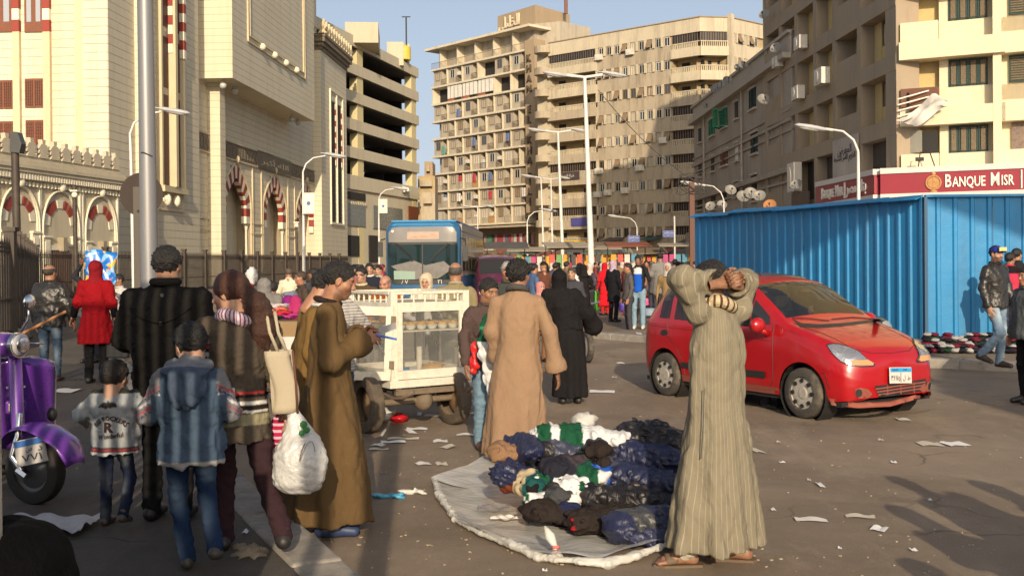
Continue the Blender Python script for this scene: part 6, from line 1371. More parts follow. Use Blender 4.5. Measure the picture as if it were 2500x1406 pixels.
for x in (0, CWd - .04):
 cb_(x, x + .04, PT, CD - PT, z0, z0 + .09, 'bottom_rail'); cb_(x, x + .04, PT, CD - PT, z1 - .10, z1 + .02, 'top_rail'); cb_(x - .005, x + .045, PT - .03, CD - PT + .03, z1 + .1, z1 + .13, 'gallery_rail')
cb_(-.03, CWd + .03, -.03, CD + .03, z0 - .08, z0 - .005, 'base_board'); cb_(.04, CWd - .04, .04, CD - .04, z1 - .0, z1 + .012, 'roof_board', mat((.34, .3, .22), .8, var=.2, name='grey_board'))
sp = MB().lathe([(.016, 0), (.008, .015), (.014, .035), (.008, .055), (.016, .08)], 8).mesh('spindle', M_CW, smooth=True)
for i in range(6):
 for y in (.02, CD - .02): link('spindle', sp, cart, loc=(.14 + i * .13, y, z1 + .02))
for i in range(7):
 for x in (.02, CWd - .02): link('spindle', sp, cart, loc=(x, .14 + i * .13, z1 + .02))
M_CG = glass((.30, .30, .27), .05, alpha=.16, name='cart_glass')
for (x0, x1, y0, y1) in ((PT, CWd - PT, .018, .022), (PT, CWd - PT, CD - .022, CD - .018), (CWd - .022, CWd - .018, PT, CD - PT)): MB().b(x0, x1, y0, y1, z0 + .09, z1 - .08).build('glass_pane', M_CG, cart)
cb_(PT, PT + .05, -.012, .02, z0 + .09, z1 - .08, 'inner_frame'); cb_(CWd - PT - .05, CWd - PT, -.012, .02, z0 + .09, z1 - .08, 'inner_frame')
cb_(.02, CWd - .02, .03, CD - .03, z0 + .475, z0 + .49, 'shelf', mat((.5, .46, .38), .6, name='shelf_paint')); cb_(.02, CWd - .02, .03, CD - .03, z0, z0 + .02, 'shelf', mat((.5, .48, .42), .5, name='shelf_paint2'))
cb_(CWd - .35, CWd - .30, .5, .53, z0, z1, 'inner_post')
# the swung-open glazed door on the left side
door = MB().b(-.60, 0, -.02, .02, .48, .57).b(-.60, 0, -.02, .02, 1.13, 1.22).b(-.60, -.53, -.02, .02, .57, 1.13).b(-.07, 0, -.02, .02, .57, 1.13).build('open_door', M_CW, cart, loc=(-.035, .02, .04), bevel=.004)
door.rotation_euler = (0, R(3), R(-22)); MB().b(-.53, -.07, -.003, .003, .57, 1.13).build('door_glass', M_CG, door);
for z in (.6, 1.05): MB().b(-.02, .03, -.03, -.018, z, z + .08).build('hinge', M_CGR, door)
wl = gp(1108, 1035); wl2 = gp(898, 1056)
inv = Matrix.Rotation(-cart_rz, 3, 'Z')
for p_ in (wl, wl2):
 q = inv @ (Vector((p_.x, p_.y, 0)) - Vector((ca_.x, ca_.y, 0)))
 o = wheel(cart, (q.x, q.y, .285), .285, .13, -PI / 2, hub=False, m=mat((.09, .07, .05), .9, var=.3, vs=10, bump=.5, bs=30, dirt=(.22, .16, .1), dscale=4, damt=.7, wp=False, name='worn_tyre')); MB().lathe([(0, .02), (.06, .02), (.17, -.03), (.17, -.05), (0, -.05)], 24, M=Matrix.Rotation(PI / 2, 3, 'X')).build('wheel_disc', mat((.20, .12, .06), .8, var=.3, name='rust_brown'), o, smooth=35)
MB().tube([(-.05, .12, .285), (.95, .12, .285)], .035, 10).sph((.42, .12, .28), (.1, .12, .11), 12, 8).build('axle', M_CGR, cart, smooth=40)
for x in (.08, .78):
 MB().tube([(x, -.3, .43), (x, -.1, .35), (x, .12, .32), (x, .4, .36), (x, .7, .44)], .022, 8).build('leaf_spring', M_CGR, cart, smooth=True); cb_(x - .03, x + .03, -.0, CD, .40, .45, 'chassis_rail', M_CGR)
cb_(.05, .85, .0, .05, .36, .42, 'chassis_rail', M_CGR)
BWL = MB().lathe([(.02, 0), (.035, .003), (.055, .035), (.06, .05), (.056, .05), (.05, .038), (0, .03)], 18).mesh('bowl', mat((.60, .60, .50), .3, var=.04, name='bowl_glaze'), smooth=40)
def lump(nm, r_, m_, seed, n=16, mm=10, sq=.5):
 rr_ = random.Random(seed); ph = [rr_.uniform(0, 6) for _ in range(6)]
 vs = MB().sph((0, 0, 0), 1, n, mm); vs.v = [tuple(c * r_ * (1 + .28 * math.sin(7 * p[0] + ph[0]) * math.sin(6 * p[1] + ph[1]) + .2 * math.sin(11 * p[2] + 9 * p[0] + ph[2])) * (sq if k_ == 2 else 1) for k_, c in enumerate(p)) for p in vs.v]; return vs.mesh(nm, m_, smooth=True)
M_FOOD = mat((.50, .30, .10), .7, var=.4, vs=40, bump=.8, bs=60, wp=False, name='golden_topping'); FD = [lump('dessert', .053, M_FOOD, i) for i in range(3)]
def bowl(x, y, z, lab): t = thing('dessert_bowl', lab, 'bowl', cart.location + Matrix.Rotation(cart_rz, 3, 'Z') @ Vector((x, y, z)), cart_rz, 'dessert bowls on the cart shelf'); link('bowl', BWL, t); link('dessert', random.choice(FD), t, loc=(0, 0, .055), rz=random.random() * 6); return t
od = ['first', 'second', 'third', 'fourth', 'fifth', 'sixth']
for r__ in range(3):
 for i in range(6): bowl(.16 + i * .125, .12 + r__ * .14, z0 + .492, 'pale green dessert bowl, %s from the right in the %s row of the cart shelf' % (od[5 - i], ['front', 'middle', 'rear'][r__]))
for i in range(3): bowl(.1, .55 + .14 * i, z0 + .492, 'pale green dessert bowl, %s along the left side of the cart shelf' % od[i])
pt_ = cart.location + Matrix.Rotation(cart_rz, 3, 'Z') @ Vector((.60, .22, z0 + .022)); t = thing('dessert_tray', 'white tray heaped with golden sweets on the cart floor', 'tray', pt_, cart_rz); MB().b(-.15, .15, -.1, .1, 0, .012).b(-.15, .15, -.1, -.09, .012, .04).b(-.15, .15, .09, .1, .012, .04).b(-.15, -.14, -.09, .09, .012, .04).b(.14, .15, -.09, .09, .012, .04).build('tray', M_SW, t); link('dessert', lump('dessert', .12, M_FOOD, 9, sq=.55), t, loc=(0, 0, .04))
pt_ = cart.location + Matrix.Rotation(cart_rz, 3, 'Z') @ Vector((.14, .17, z0 + .065)); t = thing('water_bottle', 'clear plastic bottle with blue label lying on the cart floor', 'bottle', pt_, cart_rz); Mb = Matrix.Rotation(PI / 2, 3, 'Y'); MB().lathe([(0, 0), (.042, .005), (.042, .19), (.03, .23), (.014, .26), (.014, .29), (0, .29)], 18, M=Mb).build('bottle', glass((.6, .65, .65), .05, alpha=.3, name='clear_plastic'), t, smooth=40); MB().lathe([(.0425, .02), (.0425, .14)], 18, M=Mb).build('bottle_label', mat((.02, .2, .42), .4, var=.2, vs=40, name='label_blue'), t, smooth=True)
# ================================================================ PEOPLE
_C = {}
def rot3(yaw=0, pitch=0, roll=0): return np.array(Matrix.Rotation(yaw, 3, 'Z') @ Matrix.Rotation(pitch, 3, 'X') @ Matrix.Rotation(roll, 3, 'Y'))
def head_geo(res):
 k = ('head', res)
 if k in _C: return _C[k]
 s = SDF((-.11, -.13, -.24), (.11, .14, .14), res)
 s.ell((0, -.014, .030), (.074, .094, .086)); s.ell((0, .022, -.042), (.056, .062, .070), .03); s.ell((0, .058, -.088), (.026, .022, .020), .02)
 for x in (-1, 1):
  s.ell((.040 * x, .048, -.022), (.026, .026, .026), .02); s.ell((.047 * x, .0, -.07), (.018, .03, .03), .02)
 s.cone((-.034, .072, .024), (.034, .072, .024), .013, k=.014)
 for x in (-1, 1): s.ell((.032 * x, .094, .004), (.021, .019, .014), .012, 's')
 for x in (-1, 1): s.ell((.032 * x, .067, .005), (.0155, .0155, .0125), .004)
 s.cone((0, .078, .016), (0, .100, -.024), .0075, .0125, k=.010)
 for x in (-1, 1): s.ell((.011 * x, .093, -.028), (.009, .010, .008), .006)
 s.ell((0, .078, -.056), (.024, .013, .010), .008); s.ell((0, .079, -.067), (.019, .012, .008), .006); s.cone((-.024, .092, -.061), (.024, .092, -.061), .0035, k=.004, op='s')
 for x in (-1, 1):
  s.ell((.074 * x, -.004, -.002), (.009, .019, .031), .006); s.ell((.083 * x, .002, .002), (.006, .010, .018), .004, 's')
 s.cone((0, -.018, -.05), (0, -.03, -.20), .054, .060, k=.03)
 V, F = s.get(); _C[k] = (V, F); return _C[k]
def head_col(V, skin, beard=.0, lips=1.0, kid=False):
 x, y, z = V.T; c = np.tile(np.array(skin), (len(V), 1)).astype(np.float32)
 def mixin(m, col): m = np.clip(m, 0, 1)[:, None]; c[:] = c * (1 - m) + np.array(col) * m
 mixin(np.exp(-((np.abs(x) - .042) / .02) ** 2 - ((z + .025) / .022) ** 2) * (y > .02) * .25, (skin[0] * 1.2, skin[1] * .75, skin[2] * .7))
 f = y > .055
 if beard: mixin(((z < -.035) & (y > -.01)) * beard * np.clip((-.03 - z) / .02, 0, 1), (.03, .022, .018)); mixin(np.exp(-(x / .026) ** 4 - ((z + .043) / .007) ** 2) * f * beard * 1.4, (.025, .018, .014))
 mixin((np.exp(-(x / .024) ** 4 - ((z + .061) / .010) ** 2) * f) * .75 * lips, (.30, .09, .07)); mixin((np.exp(-(x / .022) ** 4 - ((z + .0605) / .0022) ** 2) * f) * .8, (.05, .015, .012))
 ax = np.abs(x); mixin(np.exp(-((ax - .033) / .019) ** 4 - ((z - .0255 + .25 * np.clip(ax - .036, 0, 1)) / .0058) ** 2) * f, (.014, .010, .008))
 mixin(np.exp(-((ax - .032) / .0165) ** 4 - ((z - .004) / .0085) ** 4) * (y > .06) * .55, (.05, .03, .02))
 mixin((((ax - .032) / .0125) ** 2 + ((z - .004) / .0052) ** 2 < 1) * (y > .06) * 1.0, (.55, .52, .48)); mixin((((ax - .032) ** 2 + (z - .0045) ** 2) < .0054 ** 2) * (y > .06) * 1.0, (.012, .008, .006))
 mixin(np.exp(-((ax - .032) / .015) ** 4 - ((z - .0105) / .0022) ** 2) * (y > .06) * .9, (.012, .009, .008))
 return c
def hair_geo(style, res):
 k = ('hair', style, res)
 if k in _C: return _C[k]
 s = SDF((-.13, -.16, -.22), (.13, .13, .17), res)
 if style in ('short', 'curly', 'kid'):
  t = {'short': .012, 'curly': .024, 'kid': .014}[style]
  s.ell((0, -.016, .032), (.076 + t, .094 + t, .086 + t)); s.wrinkle(.0065 if style != 'curly' else .010, 110 if style != 'curly' else 130, 3, (1, 1, 1)); s.plane((0, .085, .062), (0, .72, -.70)); s.ell((0, .11, .0), (.066, .07, .058), .006, 's')
  for x in (-1, 1): s.ell((.09 * x, .004, -.012), (.035, .026, .038), .004, 's')
 elif style == 'bald':
  s.ell((0, -.016, .022), (.081, .099, .076)); s.ell((0, .02, .13), (.085, .12, .075), .01, 's'); s.plane((0, .06, .03), (0, .8, -.6)); s.ell((0, .11, .0), (.08, .09, .09), .006, 's')
  for x in (-1, 1): s.ell((.09 * x, .004, -.012), (.035, .026, .038), .004, 's')
 elif style == 'pony':
  s.ell((0, -.018, .030), (.088, .104, .098)); s.wrinkle(.003, 70, 5, (1, 1, .3)); s.ell((0, .11, -.02), (.07, .075, .085), .008, 's'); s.cone((0, -.085, -.01), (0, -.13, -.04), .03, .035, k=.02)
 elif style == 'hijab':
  s.ell((0, -.016, .026), (.094, .114, .104)); s.ell((0, .0, -.06), (.078, .088, .08), .04); s.cone((0, -.015, -.09), (0, -.02, -.20), .080, .12, k=.05); s.wrinkle(.004, 32, 4, (1, 1, .5)); s.ell((0, .10, -.012), (.052, .08, .078), .012, 's')
 elif style == 'niqab':
  s.ell((0, -.016, .026), (.096, .116, .104)); s.ell((0, .01, -.06), (.082, .092, .085), .04); s.cone((0, -.015, -.09), (0, -.02, -.21), .085, .14, k=.05); s.wrinkle(.004, 32, 4, (1, 1, .5))
 elif style == 'cap':
  s.ell((0, -.014, .045), (.086, .104, .078)); s.plane((0, 0, .035), (0, -.15, -1)); s.ell((0, .11, .045), (.066, .085, .010), .012)
 elif style == 'beanie':
  s.ell((0, -.014, .045), (.086, .104, .088)); s.plane((0, 0, .03), (0, .15, -1))
 V, F = s.get(); _C[k] = (V, F); return _C[k]
def hand_geo(pose, res):
 k = ('hand', pose, res)
 if k in _C: return _C[k]
 s = SDF((-.08, -.09, -.10), (.10, .21, .07), res); cl = {'relax': .38, 'grip': 1.15, 'flat': .12, 'fist': 1.45, 'clasp': .75}[pose]
 s.ell((0, .045, 0), (.040, .054, .0165)); s.cone((0, -.085, 0), (0, .01, 0), .030, .026, k=.02, sq=(1, 1, .8))
 for i, (x, L) in enumerate(((-.031, .058), (-.0105, .070), (.0105, .074), (.031, .066))):
  sp = x * (1.0 if pose != 'flat' else 1.3); p = np.array((x, .085, 0)); an = cl * .6 * (1 + .12 * (1.5 - i) * .3); r_ = .0098; d = np.array((sp * .8, 1, 0)); d /= np.linalg.norm(d)
  for j, f in enumerate((.46, .30, .24)):
   v = np.array((d[0] * math.cos(an), math.cos(an), -math.sin(an))); q = p + v * L * 1.05 * f; s.cone(p, q, r_, r_ - .0007, k=.004); p = q; an += cl * .75; r_ -= .0007
 p0 = np.array((.026, .022, -.004)); p1 = p0 + np.array((.026, .030, -.012)); p2 = p1 + np.array((.010, .026, -.012 - .01 * cl)); p3 = p2 + np.array((.0 - .006 * cl, .022, -.008 * cl)); s.limb([p0, p1, p2, p3], [.015, .0125, .0105, .009], .008)
 V, F = s.get(); _C[k] = (V, F); return _C[k]
def shoe_geo(kind, res):
 k = ('shoe', kind, res)
 if k in _C: return _C[k]
 s = SDF((-.08, -.12, -.02), (.08, .23, .16), res)
 if kind == 'foot':
  s.cone((0, -.03, .035), (0, -.025, .11), .032, .036, k=.02); s.limb([(0, -.04, .028), (0, .06, .034), (.004, .12, .022)], [.030, .030, .024], .02, (1.1, 1, 1))
  for i in range(5): s.cone((-.034 + i * .017, .12, .018), (-.036 + i * .0185, .165 - abs(i - 1) * .006 + (.004 if i == 1 else 0), .013), .0105 if i != 0 else .013, .009 if i else .012, k=.005)
  s.plane((0, 0, .002), (0, 0, -1))
 else:
  s.limb([(0, -.055, .045), (0, .03, .05), (0, .15, .035)], [.042, .042, .034], .03, (1.0, 1, 1)); s.cone((0, -.04, .05), (0, -.03, .11 if kind == 'shoe' else .15), .040, .042, k=.02); s.plane((0, 0, .003), (0, 0, -1))
 V, F = s.get(); _C[k] = (V, F); return _C[k]
def basis(y, x):
 y = np.array(y, float); y /= np.linalg.norm(y); x = np.array(x, float); x -= y * (x @ y)
 if np.linalg.norm(x) < 1e-4: x = np.array((1., .01, .02)); x -= y * (x @ y)
 x /= np.linalg.norm(x); return np.stack([x, y, np.cross(x, y)], 1)
def cat(parts):
 V = []; F = []; C = []; n = 0
 for v, f, c in parts: V.append(v); F.append(f + n); C.append(c); n += len(v)
 return np.concatenate(V), np.concatenate(F), np.concatenate(C)
J0 = dict(pelvis=(0, 0, .92), neck=(0, -.015, 1.44), head=(0, .02, 1.585), shL=(-.172, -.01, 1.362), shR=(.172, -.01, 1.362), elL=(-.235, -.03, 1.12), elR=(.235, -.03, 1.12), wrL=(-.245, .06, .875), wrR=(.245, .06, .875),
    hipL=(-.09, 0, .88), hipR=(.09, 0, .88), knL=(-.10, .02, .48), knR=(.10, .02, .48), anL=(-.10, -.02, .085), anR=(.10, -.02, .085))
def person(label, loc, rz, s=1.0, skin=(.30, .16, .095), J=None, head=(0, 0, 0), hair=('short', (.012, .010, .009)), top=None, legs=(.05, .06, .10), robe=None, shoes=(.02, .018, .016), hands=('relax', 'relax'), res=.014, beard=0, wid=1.0, group=None, hs=None, toes=(0, 0), handx=(None, None), name='person', lod=0, bare=False):
 t = thing(name, label, 'person', loc, rz, group); j = {k_: np.array(v, float) for k_, v in J0.items()}
 for k_, v in (J or {}).items(): j[k_] = np.array(v, float)
 hs = hs or (s ** .45)           # children keep larger heads
 hr = max(.0055, res * .5) if not lod else res * .62
 Bm = skinmat(); sc = lambda p: p * s
 hc = j['head'] * s + np.array((0, 0, (hs - s) * .06)); RH = rot3(*head)
 parts = []
 V, F = head_geo(round(hr, 4)); parts.append(((V * hs) @ RH.T + hc, F, head_col(V, skin, beard)))
 for i, sd in enumerate('LR'):
  if hands[i] is None: continue
  w_, e_ = j['wr' + sd] * s, j['el' + sd] * s; V, F = hand_geo(hands[i], round(max(.0045, res * .36) if not lod else res * .6, 4)); V = V.copy()
  if sd == 'R': V[:, 2] *= -1; F = F[:, ::-1]
  d = w_ - e_; hx = handx[i] if handx[i] is not None else (0, 1, 0.2); fd = None
  if isinstance(hx, tuple) and len(hx) == 2: d, hx = np.array(hx[0], float), hx[1]
  Bs = basis(d, hx); parts.append(((V * s * .97 * (1.08 if s < .8 else 1)) @ Bs.T + w_ + (w_ - e_) / np.linalg.norm(w_ - e_) * .02, F, np.tile(np.array(skin) * .92, (len(V), 1))))
 if not lod or bare:
  for i, sd in enumerate('LR'):
   if bare:
    V, F = shoe_geo('foot', .007); Rm = rot3(toes[i]); parts.append((((V * s) @ Rm.T) + j['an' + sd] * s * (1, 1, 0) + np.array((0, .0, max(0, j['an' + sd][2] - .085) * s + .012)), F, np.tile(np.array(skin), (len(V), 1))))
 b = SDF((-.34, -.34, .06), (.34, .34, 1.5), .03 if lod else .024); mp, mn = j['pelvis'], j['neck']
 def ax(z): f = (z - mp[2]) / (mn[2] - mp[2]); return mp[0] + (mn[0] - mp[0]) * f, mp[1] + (mn[1] - mp[1]) * f
 def rows(L): return [(z, ax(z)[0], ax(z)[1], rx * wid, ry) for z, rx, ry in L]
 b.loft(rows([(mp[2] - .08, .13, .085), (1.02, .12, .08), (1.25, .14, .09), (1.37, .12, .07), (1.44, .05, .05)]))
 for sd in 'LR': b.limb([j['hip' + sd], j['kn' + sd], j['an' + sd]], [.065, .045, .034]); b.limb([j['sh' + sd], j['el' + sd], j['wr' + sd]], [.045, .038, .028])
 V, F = b.get(); parts.append((V * s, F, np.tile(np.array(skin), (len(V), 1))))
 V, F, Cc = cat(parts); o = link('body', np_mesh('body', V, F, Bm, Cc), t)
 # hair / headwear
 if hair is not None:
  V, F = hair_geo(hair[0], round(max(hr, .006), 4)); m_ = hairmat(hair[1]) if hair[0] in ('short', 'curly', 'kid', 'bald', 'pony') else cloth(hair[1], ws=14)
  nm = {'hijab': 'headscarf', 'niqab': 'veil', 'cap': 'cap', 'beanie': 'cap'}.get(hair[0], 'hair')
  link(nm, np_mesh(nm, (V * hs) @ RH.T + hc, F, m_), t)
  if hair[0] == 'cap': V, F = hair_geo('short', round(max(hr, .006), 4)); link('hair', np_mesh('hair', (V * hs * .985) @ RH.T + hc, F, hairmat((.012, .01, .009))), t)
 lo = np.min([v for v in j.values()], 0) - .45; hi = np.max([v for v in j.values()], 0) + .2; lo[2] = 0.0
 if legs is not None:
  q = SDF(lo, (hi[0], hi[1], 1.15), res * 1.1); pl = mp + (0, 0, -.02); q.ell(pl, (.155 * wid, .115, .12)); q.ell(pl + (0, -.05, -.06), (.13 * wid, .09, .10), .04)
  for sd in 'LR':
   a_ = j['an' + sd]; kd = j['kn' + sd]; q.limb([j['hip' + sd], kd, a_ + (0, 0, .0)], [.090, .066, .060], .03)
  q.wrinkle(.008, 30, 11, (.8, .8, 1.7)); robe and q.plane((0, 0, .36), (0, 0, 1));
  lg = legs if isinstance(legs, dict) else dict(col=legs)
  V, F = q.get(); fn = lg.get('fn')
  if len(F): link('trousers', np_mesh('trousers', V * s, F, cloth(lg['col'], vcol=fn is not None, wr=.6), fn(V) if fn else None), t)
 if shoes is not None and not bare:
  for i, sd in enumerate('LR'):
   V, F = shoe_geo('shoe', .010 if not lod else .02); a_ = j['an' + sd]; pv = -(a_[2] - .085) * 2.2 if a_[2] > .13 else 0
   Rm = rot3(toes[i], pv if a_[2] > .13 else 0); Vq = (V - (0, -.03, .085)) @ Rm.T + (0, -.03, .085) + a_ * (1, 1, 1) - (0, -.025, .085)
   link('shoe', np_mesh('shoe', Vq * s, F, mat(shoes, .5, name='shoe_leather', wp=False)), t)
 def sleeves(q, rs, k=.03, stop=1.0, cuff=None):
  for i, sd in enumerate('LR'):
   w_ = j['el' + sd] + (j['wr' + sd] - j['el' + sd]) * stop; q.cone((0, 0, 0) + j['neck'] * (1, 1, 0) + (0, 0, j['neck'][2] - .04), j['sh' + sd], .05, rs[0] * .92, .04)
   q.limb([j['sh' + sd], j['el' + sd], w_], [rs[0] * .92] + list(rs[1:]), k)
   if cuff: q.cone(w_ - (w_ - j['el' + sd]) * .12, w_, rs[2] * .95, rs[2] * 1.0 + cuff, .02)
 if top:
  q = SDF(lo, hi, res); hem = top.get('hem', .86); th = top.get('th', .0); fl = top.get('flare', 0)
  q.loft(rows([(hem, .170 + th + fl, .125 + th + fl), (1.02, .152 + th, .112 + th), (1.24, .172 + th, .122 + th), (1.37, .150 + th, .10 + th), (1.425, .095 + th * .5, .078), (1.465, .070, .066)]), .03, top.get('folds'))
  sleeves(q, top.get('sl', [.062 + th * .5, .050 + th * .5, .040 + th * .4]), stop=top.get('stop', .97)); q.wrinkle(top.get('wa', .006) * 1.5, top.get('wf', 22) * .9, top.get('seed', 1), (1, 1, 1.1)); (res < .02) and q.wrinkle(.0045, 52, 6, (1, 1, 1.3))
  if top.get('hood'): q.ell((0, -.15, 1.34), (.12, .065, .15), .03); q.ell((0, -.09, 1.45), (.15, .09, .055), .03); q.ell((0, -.07, 1.51), (.09, .06, .05), .02, 's')
  V, F = q.get(); fn = top.get('fn'); nm = top.get('name', 'jacket')
  tp = link(nm, np_mesh(nm, V * s, F, top.get('mat') or cloth(top['col'], vcol=fn is not None, ws=top.get('ws', 9), stripes=top.get('stripes'), rough=top.get('rough', .92), wr=top.get('wr', .55)), fn(V) if fn else None), t)
  if top.get('collar', 1):
   m = MB(); pc_ = j['neck'] * s; m.tube([(pc_[0] + .070 * s * math.cos(a), pc_[1] + .012 + .068 * s * math.sin(a), pc_[2] + .02 * s - .012 * math.sin(a)) for a in [PI * 2 * i / 16 for i in range(17)]], .018 * s, 8); m.build('collar', cloth(top.get('ccol', top.get('col', (.1, .1, .1))), ws=12), t, smooth=True)
 if robe:
  hem = robe.get('hem', .09); hr_ = robe.get('hr', (.29, .22)); cx, cy = robe.get('hc', (0, 0)); q = SDF(np.minimum(lo, (-.5, -.5, 0)), np.maximum(hi, (.5, .5, 0)), res)
  R4 = rows([(1.0, .175, .135), (1.24, .178, .128), (1.365, .150, .105), (1.42, .095, .08), (1.465, .068, .066)]); k5 = robe.get('mid', (.20, .16))
  R4 = [(hem, cx, cy, hr_[0], hr_[1]), (.5, cx * .6, cy * .6, (hr_[0] + k5[0]) / 2, (hr_[1] + k5[1]) / 2), (.8, cx * .25, cy * .25, k5[0], k5[1])] + R4
  q.loft(R4, .03, robe.get('folds', [(7, .4, .07), (11, 1.9, .04)])); sleeves(q, robe.get('sl', [.066, .078, .078]), .035, robe.get('stop', .95), cuff=.012); q.wrinkle(robe.get('wa', .006) * 1.15, robe.get('wf', 15) * 1.6, robe.get('seed', 2), (1, 1, .16)); q.wrinkle(.0028, 50, 6, (1, 1, .4))
  for i, sd in enumerate('LR'):
   w_ = j['el' + sd] + (j['wr' + sd] - j['el' + sd]) * robe.get('stop', .95); dd = (j['wr' + sd] - j['el' + sd]); dd = dd / np.linalg.norm(dd); rw_ = robe.get('sl', [.066, .078, .078])[2]
   if robe.get('open', 1):
    q.cone(w_, w_ + dd * .05, rw_ + .016, None, .01); q.cone(w_ + dd * (rw_ * 2 + .02), w_ + dd * (rw_ * 2 + .12), rw_ * 2, None, .004, 's'); q.cone(w_, w_ + dd * .2, rw_ - .012, None, .004, 's')
  V, F = q.get(); fn = robe.get('fn'); link('robe', np_mesh('robe', V * s, F, robe.get('mat') or cloth(robe['col'], vcol=fn is not None, ws=5, wr=.6, stripes=robe.get('stripes')), fn(V) if fn else None), t)
 return t
def fnmix(base, *bands):
 """colour of a garment by height bands / predicate: (predicate(V) -> mask, colour)"""
 def f(V):
  c = np.tile(np.array(base, np.float32), (len(V), 1))
  for m, col in bands: c[m(V)] = col
  return c
 return f
def band(a, b): return lambda V: (V[:, 2] > a) & (V[:, 2] < b)
SK = (.33, .155, .085); SKD = (.24, .115, .065); SKL = (.42, .24, .16); BLK_H = (.010, .009, .008)
def conform(me, obj, o, d):
 """lay lettering (x right, z up, already in the garment's frame) on a garment"""
 dg = None; tr_ = BVHTree.FromPolygons([v.co for v in obj.data.vertices], [tuple(p.vertices) for p in obj.data.polygons])
 for v in me.vertices:
  h = tr_.ray_cast(Vector(v.co) - Vector(d) * .5, Vector(d));
  if h[0] is not None: v.co = h[0] - Vector(d) * .007
# ---- the striped galabeya man
M_STRIPE = cloth((.205, .18, .128), stripes=('A', 8, .12, (.29, .26, .195)), ws=5, wr=.75)
p = gp(1752, 1372); p.z = 0
sm_ = person('man in a beige striped galabeya with both hands clasped behind his head', p, R(37), 1.0, SKD, dict(pelvis=(0, .0, .92), neck=(0, -.01, 1.42), head=(0, .04, 1.575), shL=(-.17, -.02, 1.42), shR=(.17, -.02, 1.42), elL=(-.285, -.02, 1.60), elR=(.27, .02, 1.58), wrL=(-.075, -.085, 1.575), wrR=(.07, -.09, 1.565), anL=(-.19, .06, .085), anR=(.12, -.06, .085), knL=(-.11, .08, .48), knR=(.1, .05, .48)), head=(R(-10), R(-8), 0), res=.011, legs=(.5, .46, .38), shoes=None, bare=True, toes=(R(55), R(40)), hands=('clasp', 'clasp'), handx=(((1, -.25, .12), (.2, .5, 1)), ((-1, -.25, .25), (-.2, .5, 1))), robe=dict(col=(.3, .25, .18), mat=M_STRIPE, hr=(.30, .235), hc=(-.01, .01), hem=.10, mid=(.185, .155), sl=[.072, .074, .058], stop=.80, folds=[(6, .6, .07), (11, 2.2, .035)], wa=.008, wf=13, seed=8))
def scarf_m(ca, cb): return cloth(ca, stripes=('A', 3.2, .35, cb), ws=30, wr=.9)
MB().tube([(.085 * math.cos(a) + .0, .0 + .095 * math.sin(a), 1.455 + .02 * math.sin(2 * a)) for a in [PI * 2 * i / 24 for i in range(25)]], .036, 12).build('knitted_scarf', scarf_m((.52, .43, .27), (.10, .05, .03)), sm_, smooth=True)
M_SAND = mat((.13, .09, .055), .7, var=.2, name='brown_sandal', wp=False)
for (x, y, tz) in ((-.19, .07, R(55)), (.12, -.04, R(40))):
 Rm = Matrix.Rotation(tz, 3, 'Z')
 MB().prism([(.05, -.09), (.055, .02), (.058, .12), (.03, .175), (-.02, .18), (-.05, .12), (-.048, .02), (-.045, -.09), (0, -.11)], 0, .014, 'z').build('sandal_sole', M_SAND, sm_, loc=(x, y, 0), rz=tz); MB().grid(lambda a, b: ((a - .5) * .104, .045 + b * .07, .030 + .048 * math.sin(PI * a) ** .6 - .012 * b), 10, 4).build('sandal_strap', M_SAND, sm_, loc=(x, y, 0), rz=tz, smooth=True, solid=.004)
MB().tube([(-.185, -.08, 1.0), (-.2, -.085, .8), (-.215, -.08, .62)], .004, 4).build('pocket_seam', M_BLK, sm_)
# ---- tan galabeya man, seen from behind
p = gp(1268, 1137)
tm_ = person('man in a plain tan galabeya seen from behind, one arm hanging', (p.x, p.y, 0), R(-12), 1.0, SKD, dict(elL=(-.22, .0, 1.12), wrL=(-.20, .12, .90), elR=(.27, -.02, 1.12), wrR=(.315, .04, .80), neck=(0, -.02, 1.44), head=(.01, .015, 1.59)), head=(R(-25), R(-4), 0), res=.012, hair=('curly', BLK_H), legs=(.2, .17, .12), robe=dict(col=(.285, .185, .115), hr=(.26, .22), mid=(.215, .165), hc=(-.05, .02), sl=[.060, .062, .076], stop=.88, folds=[(6, 1.2, .07), (9, .3, .05)], seed=5, wf=11))
MB().tube([(.078 * math.cos(a), -.01 + .085 * math.sin(a), 1.465 - .03 * math.sin(a)) for a in [PI * 2 * i / 20 for i in range(21)]], .026, 10).build('scarf', cloth((.07, .07, .065), ws=30), tm_, smooth=True)
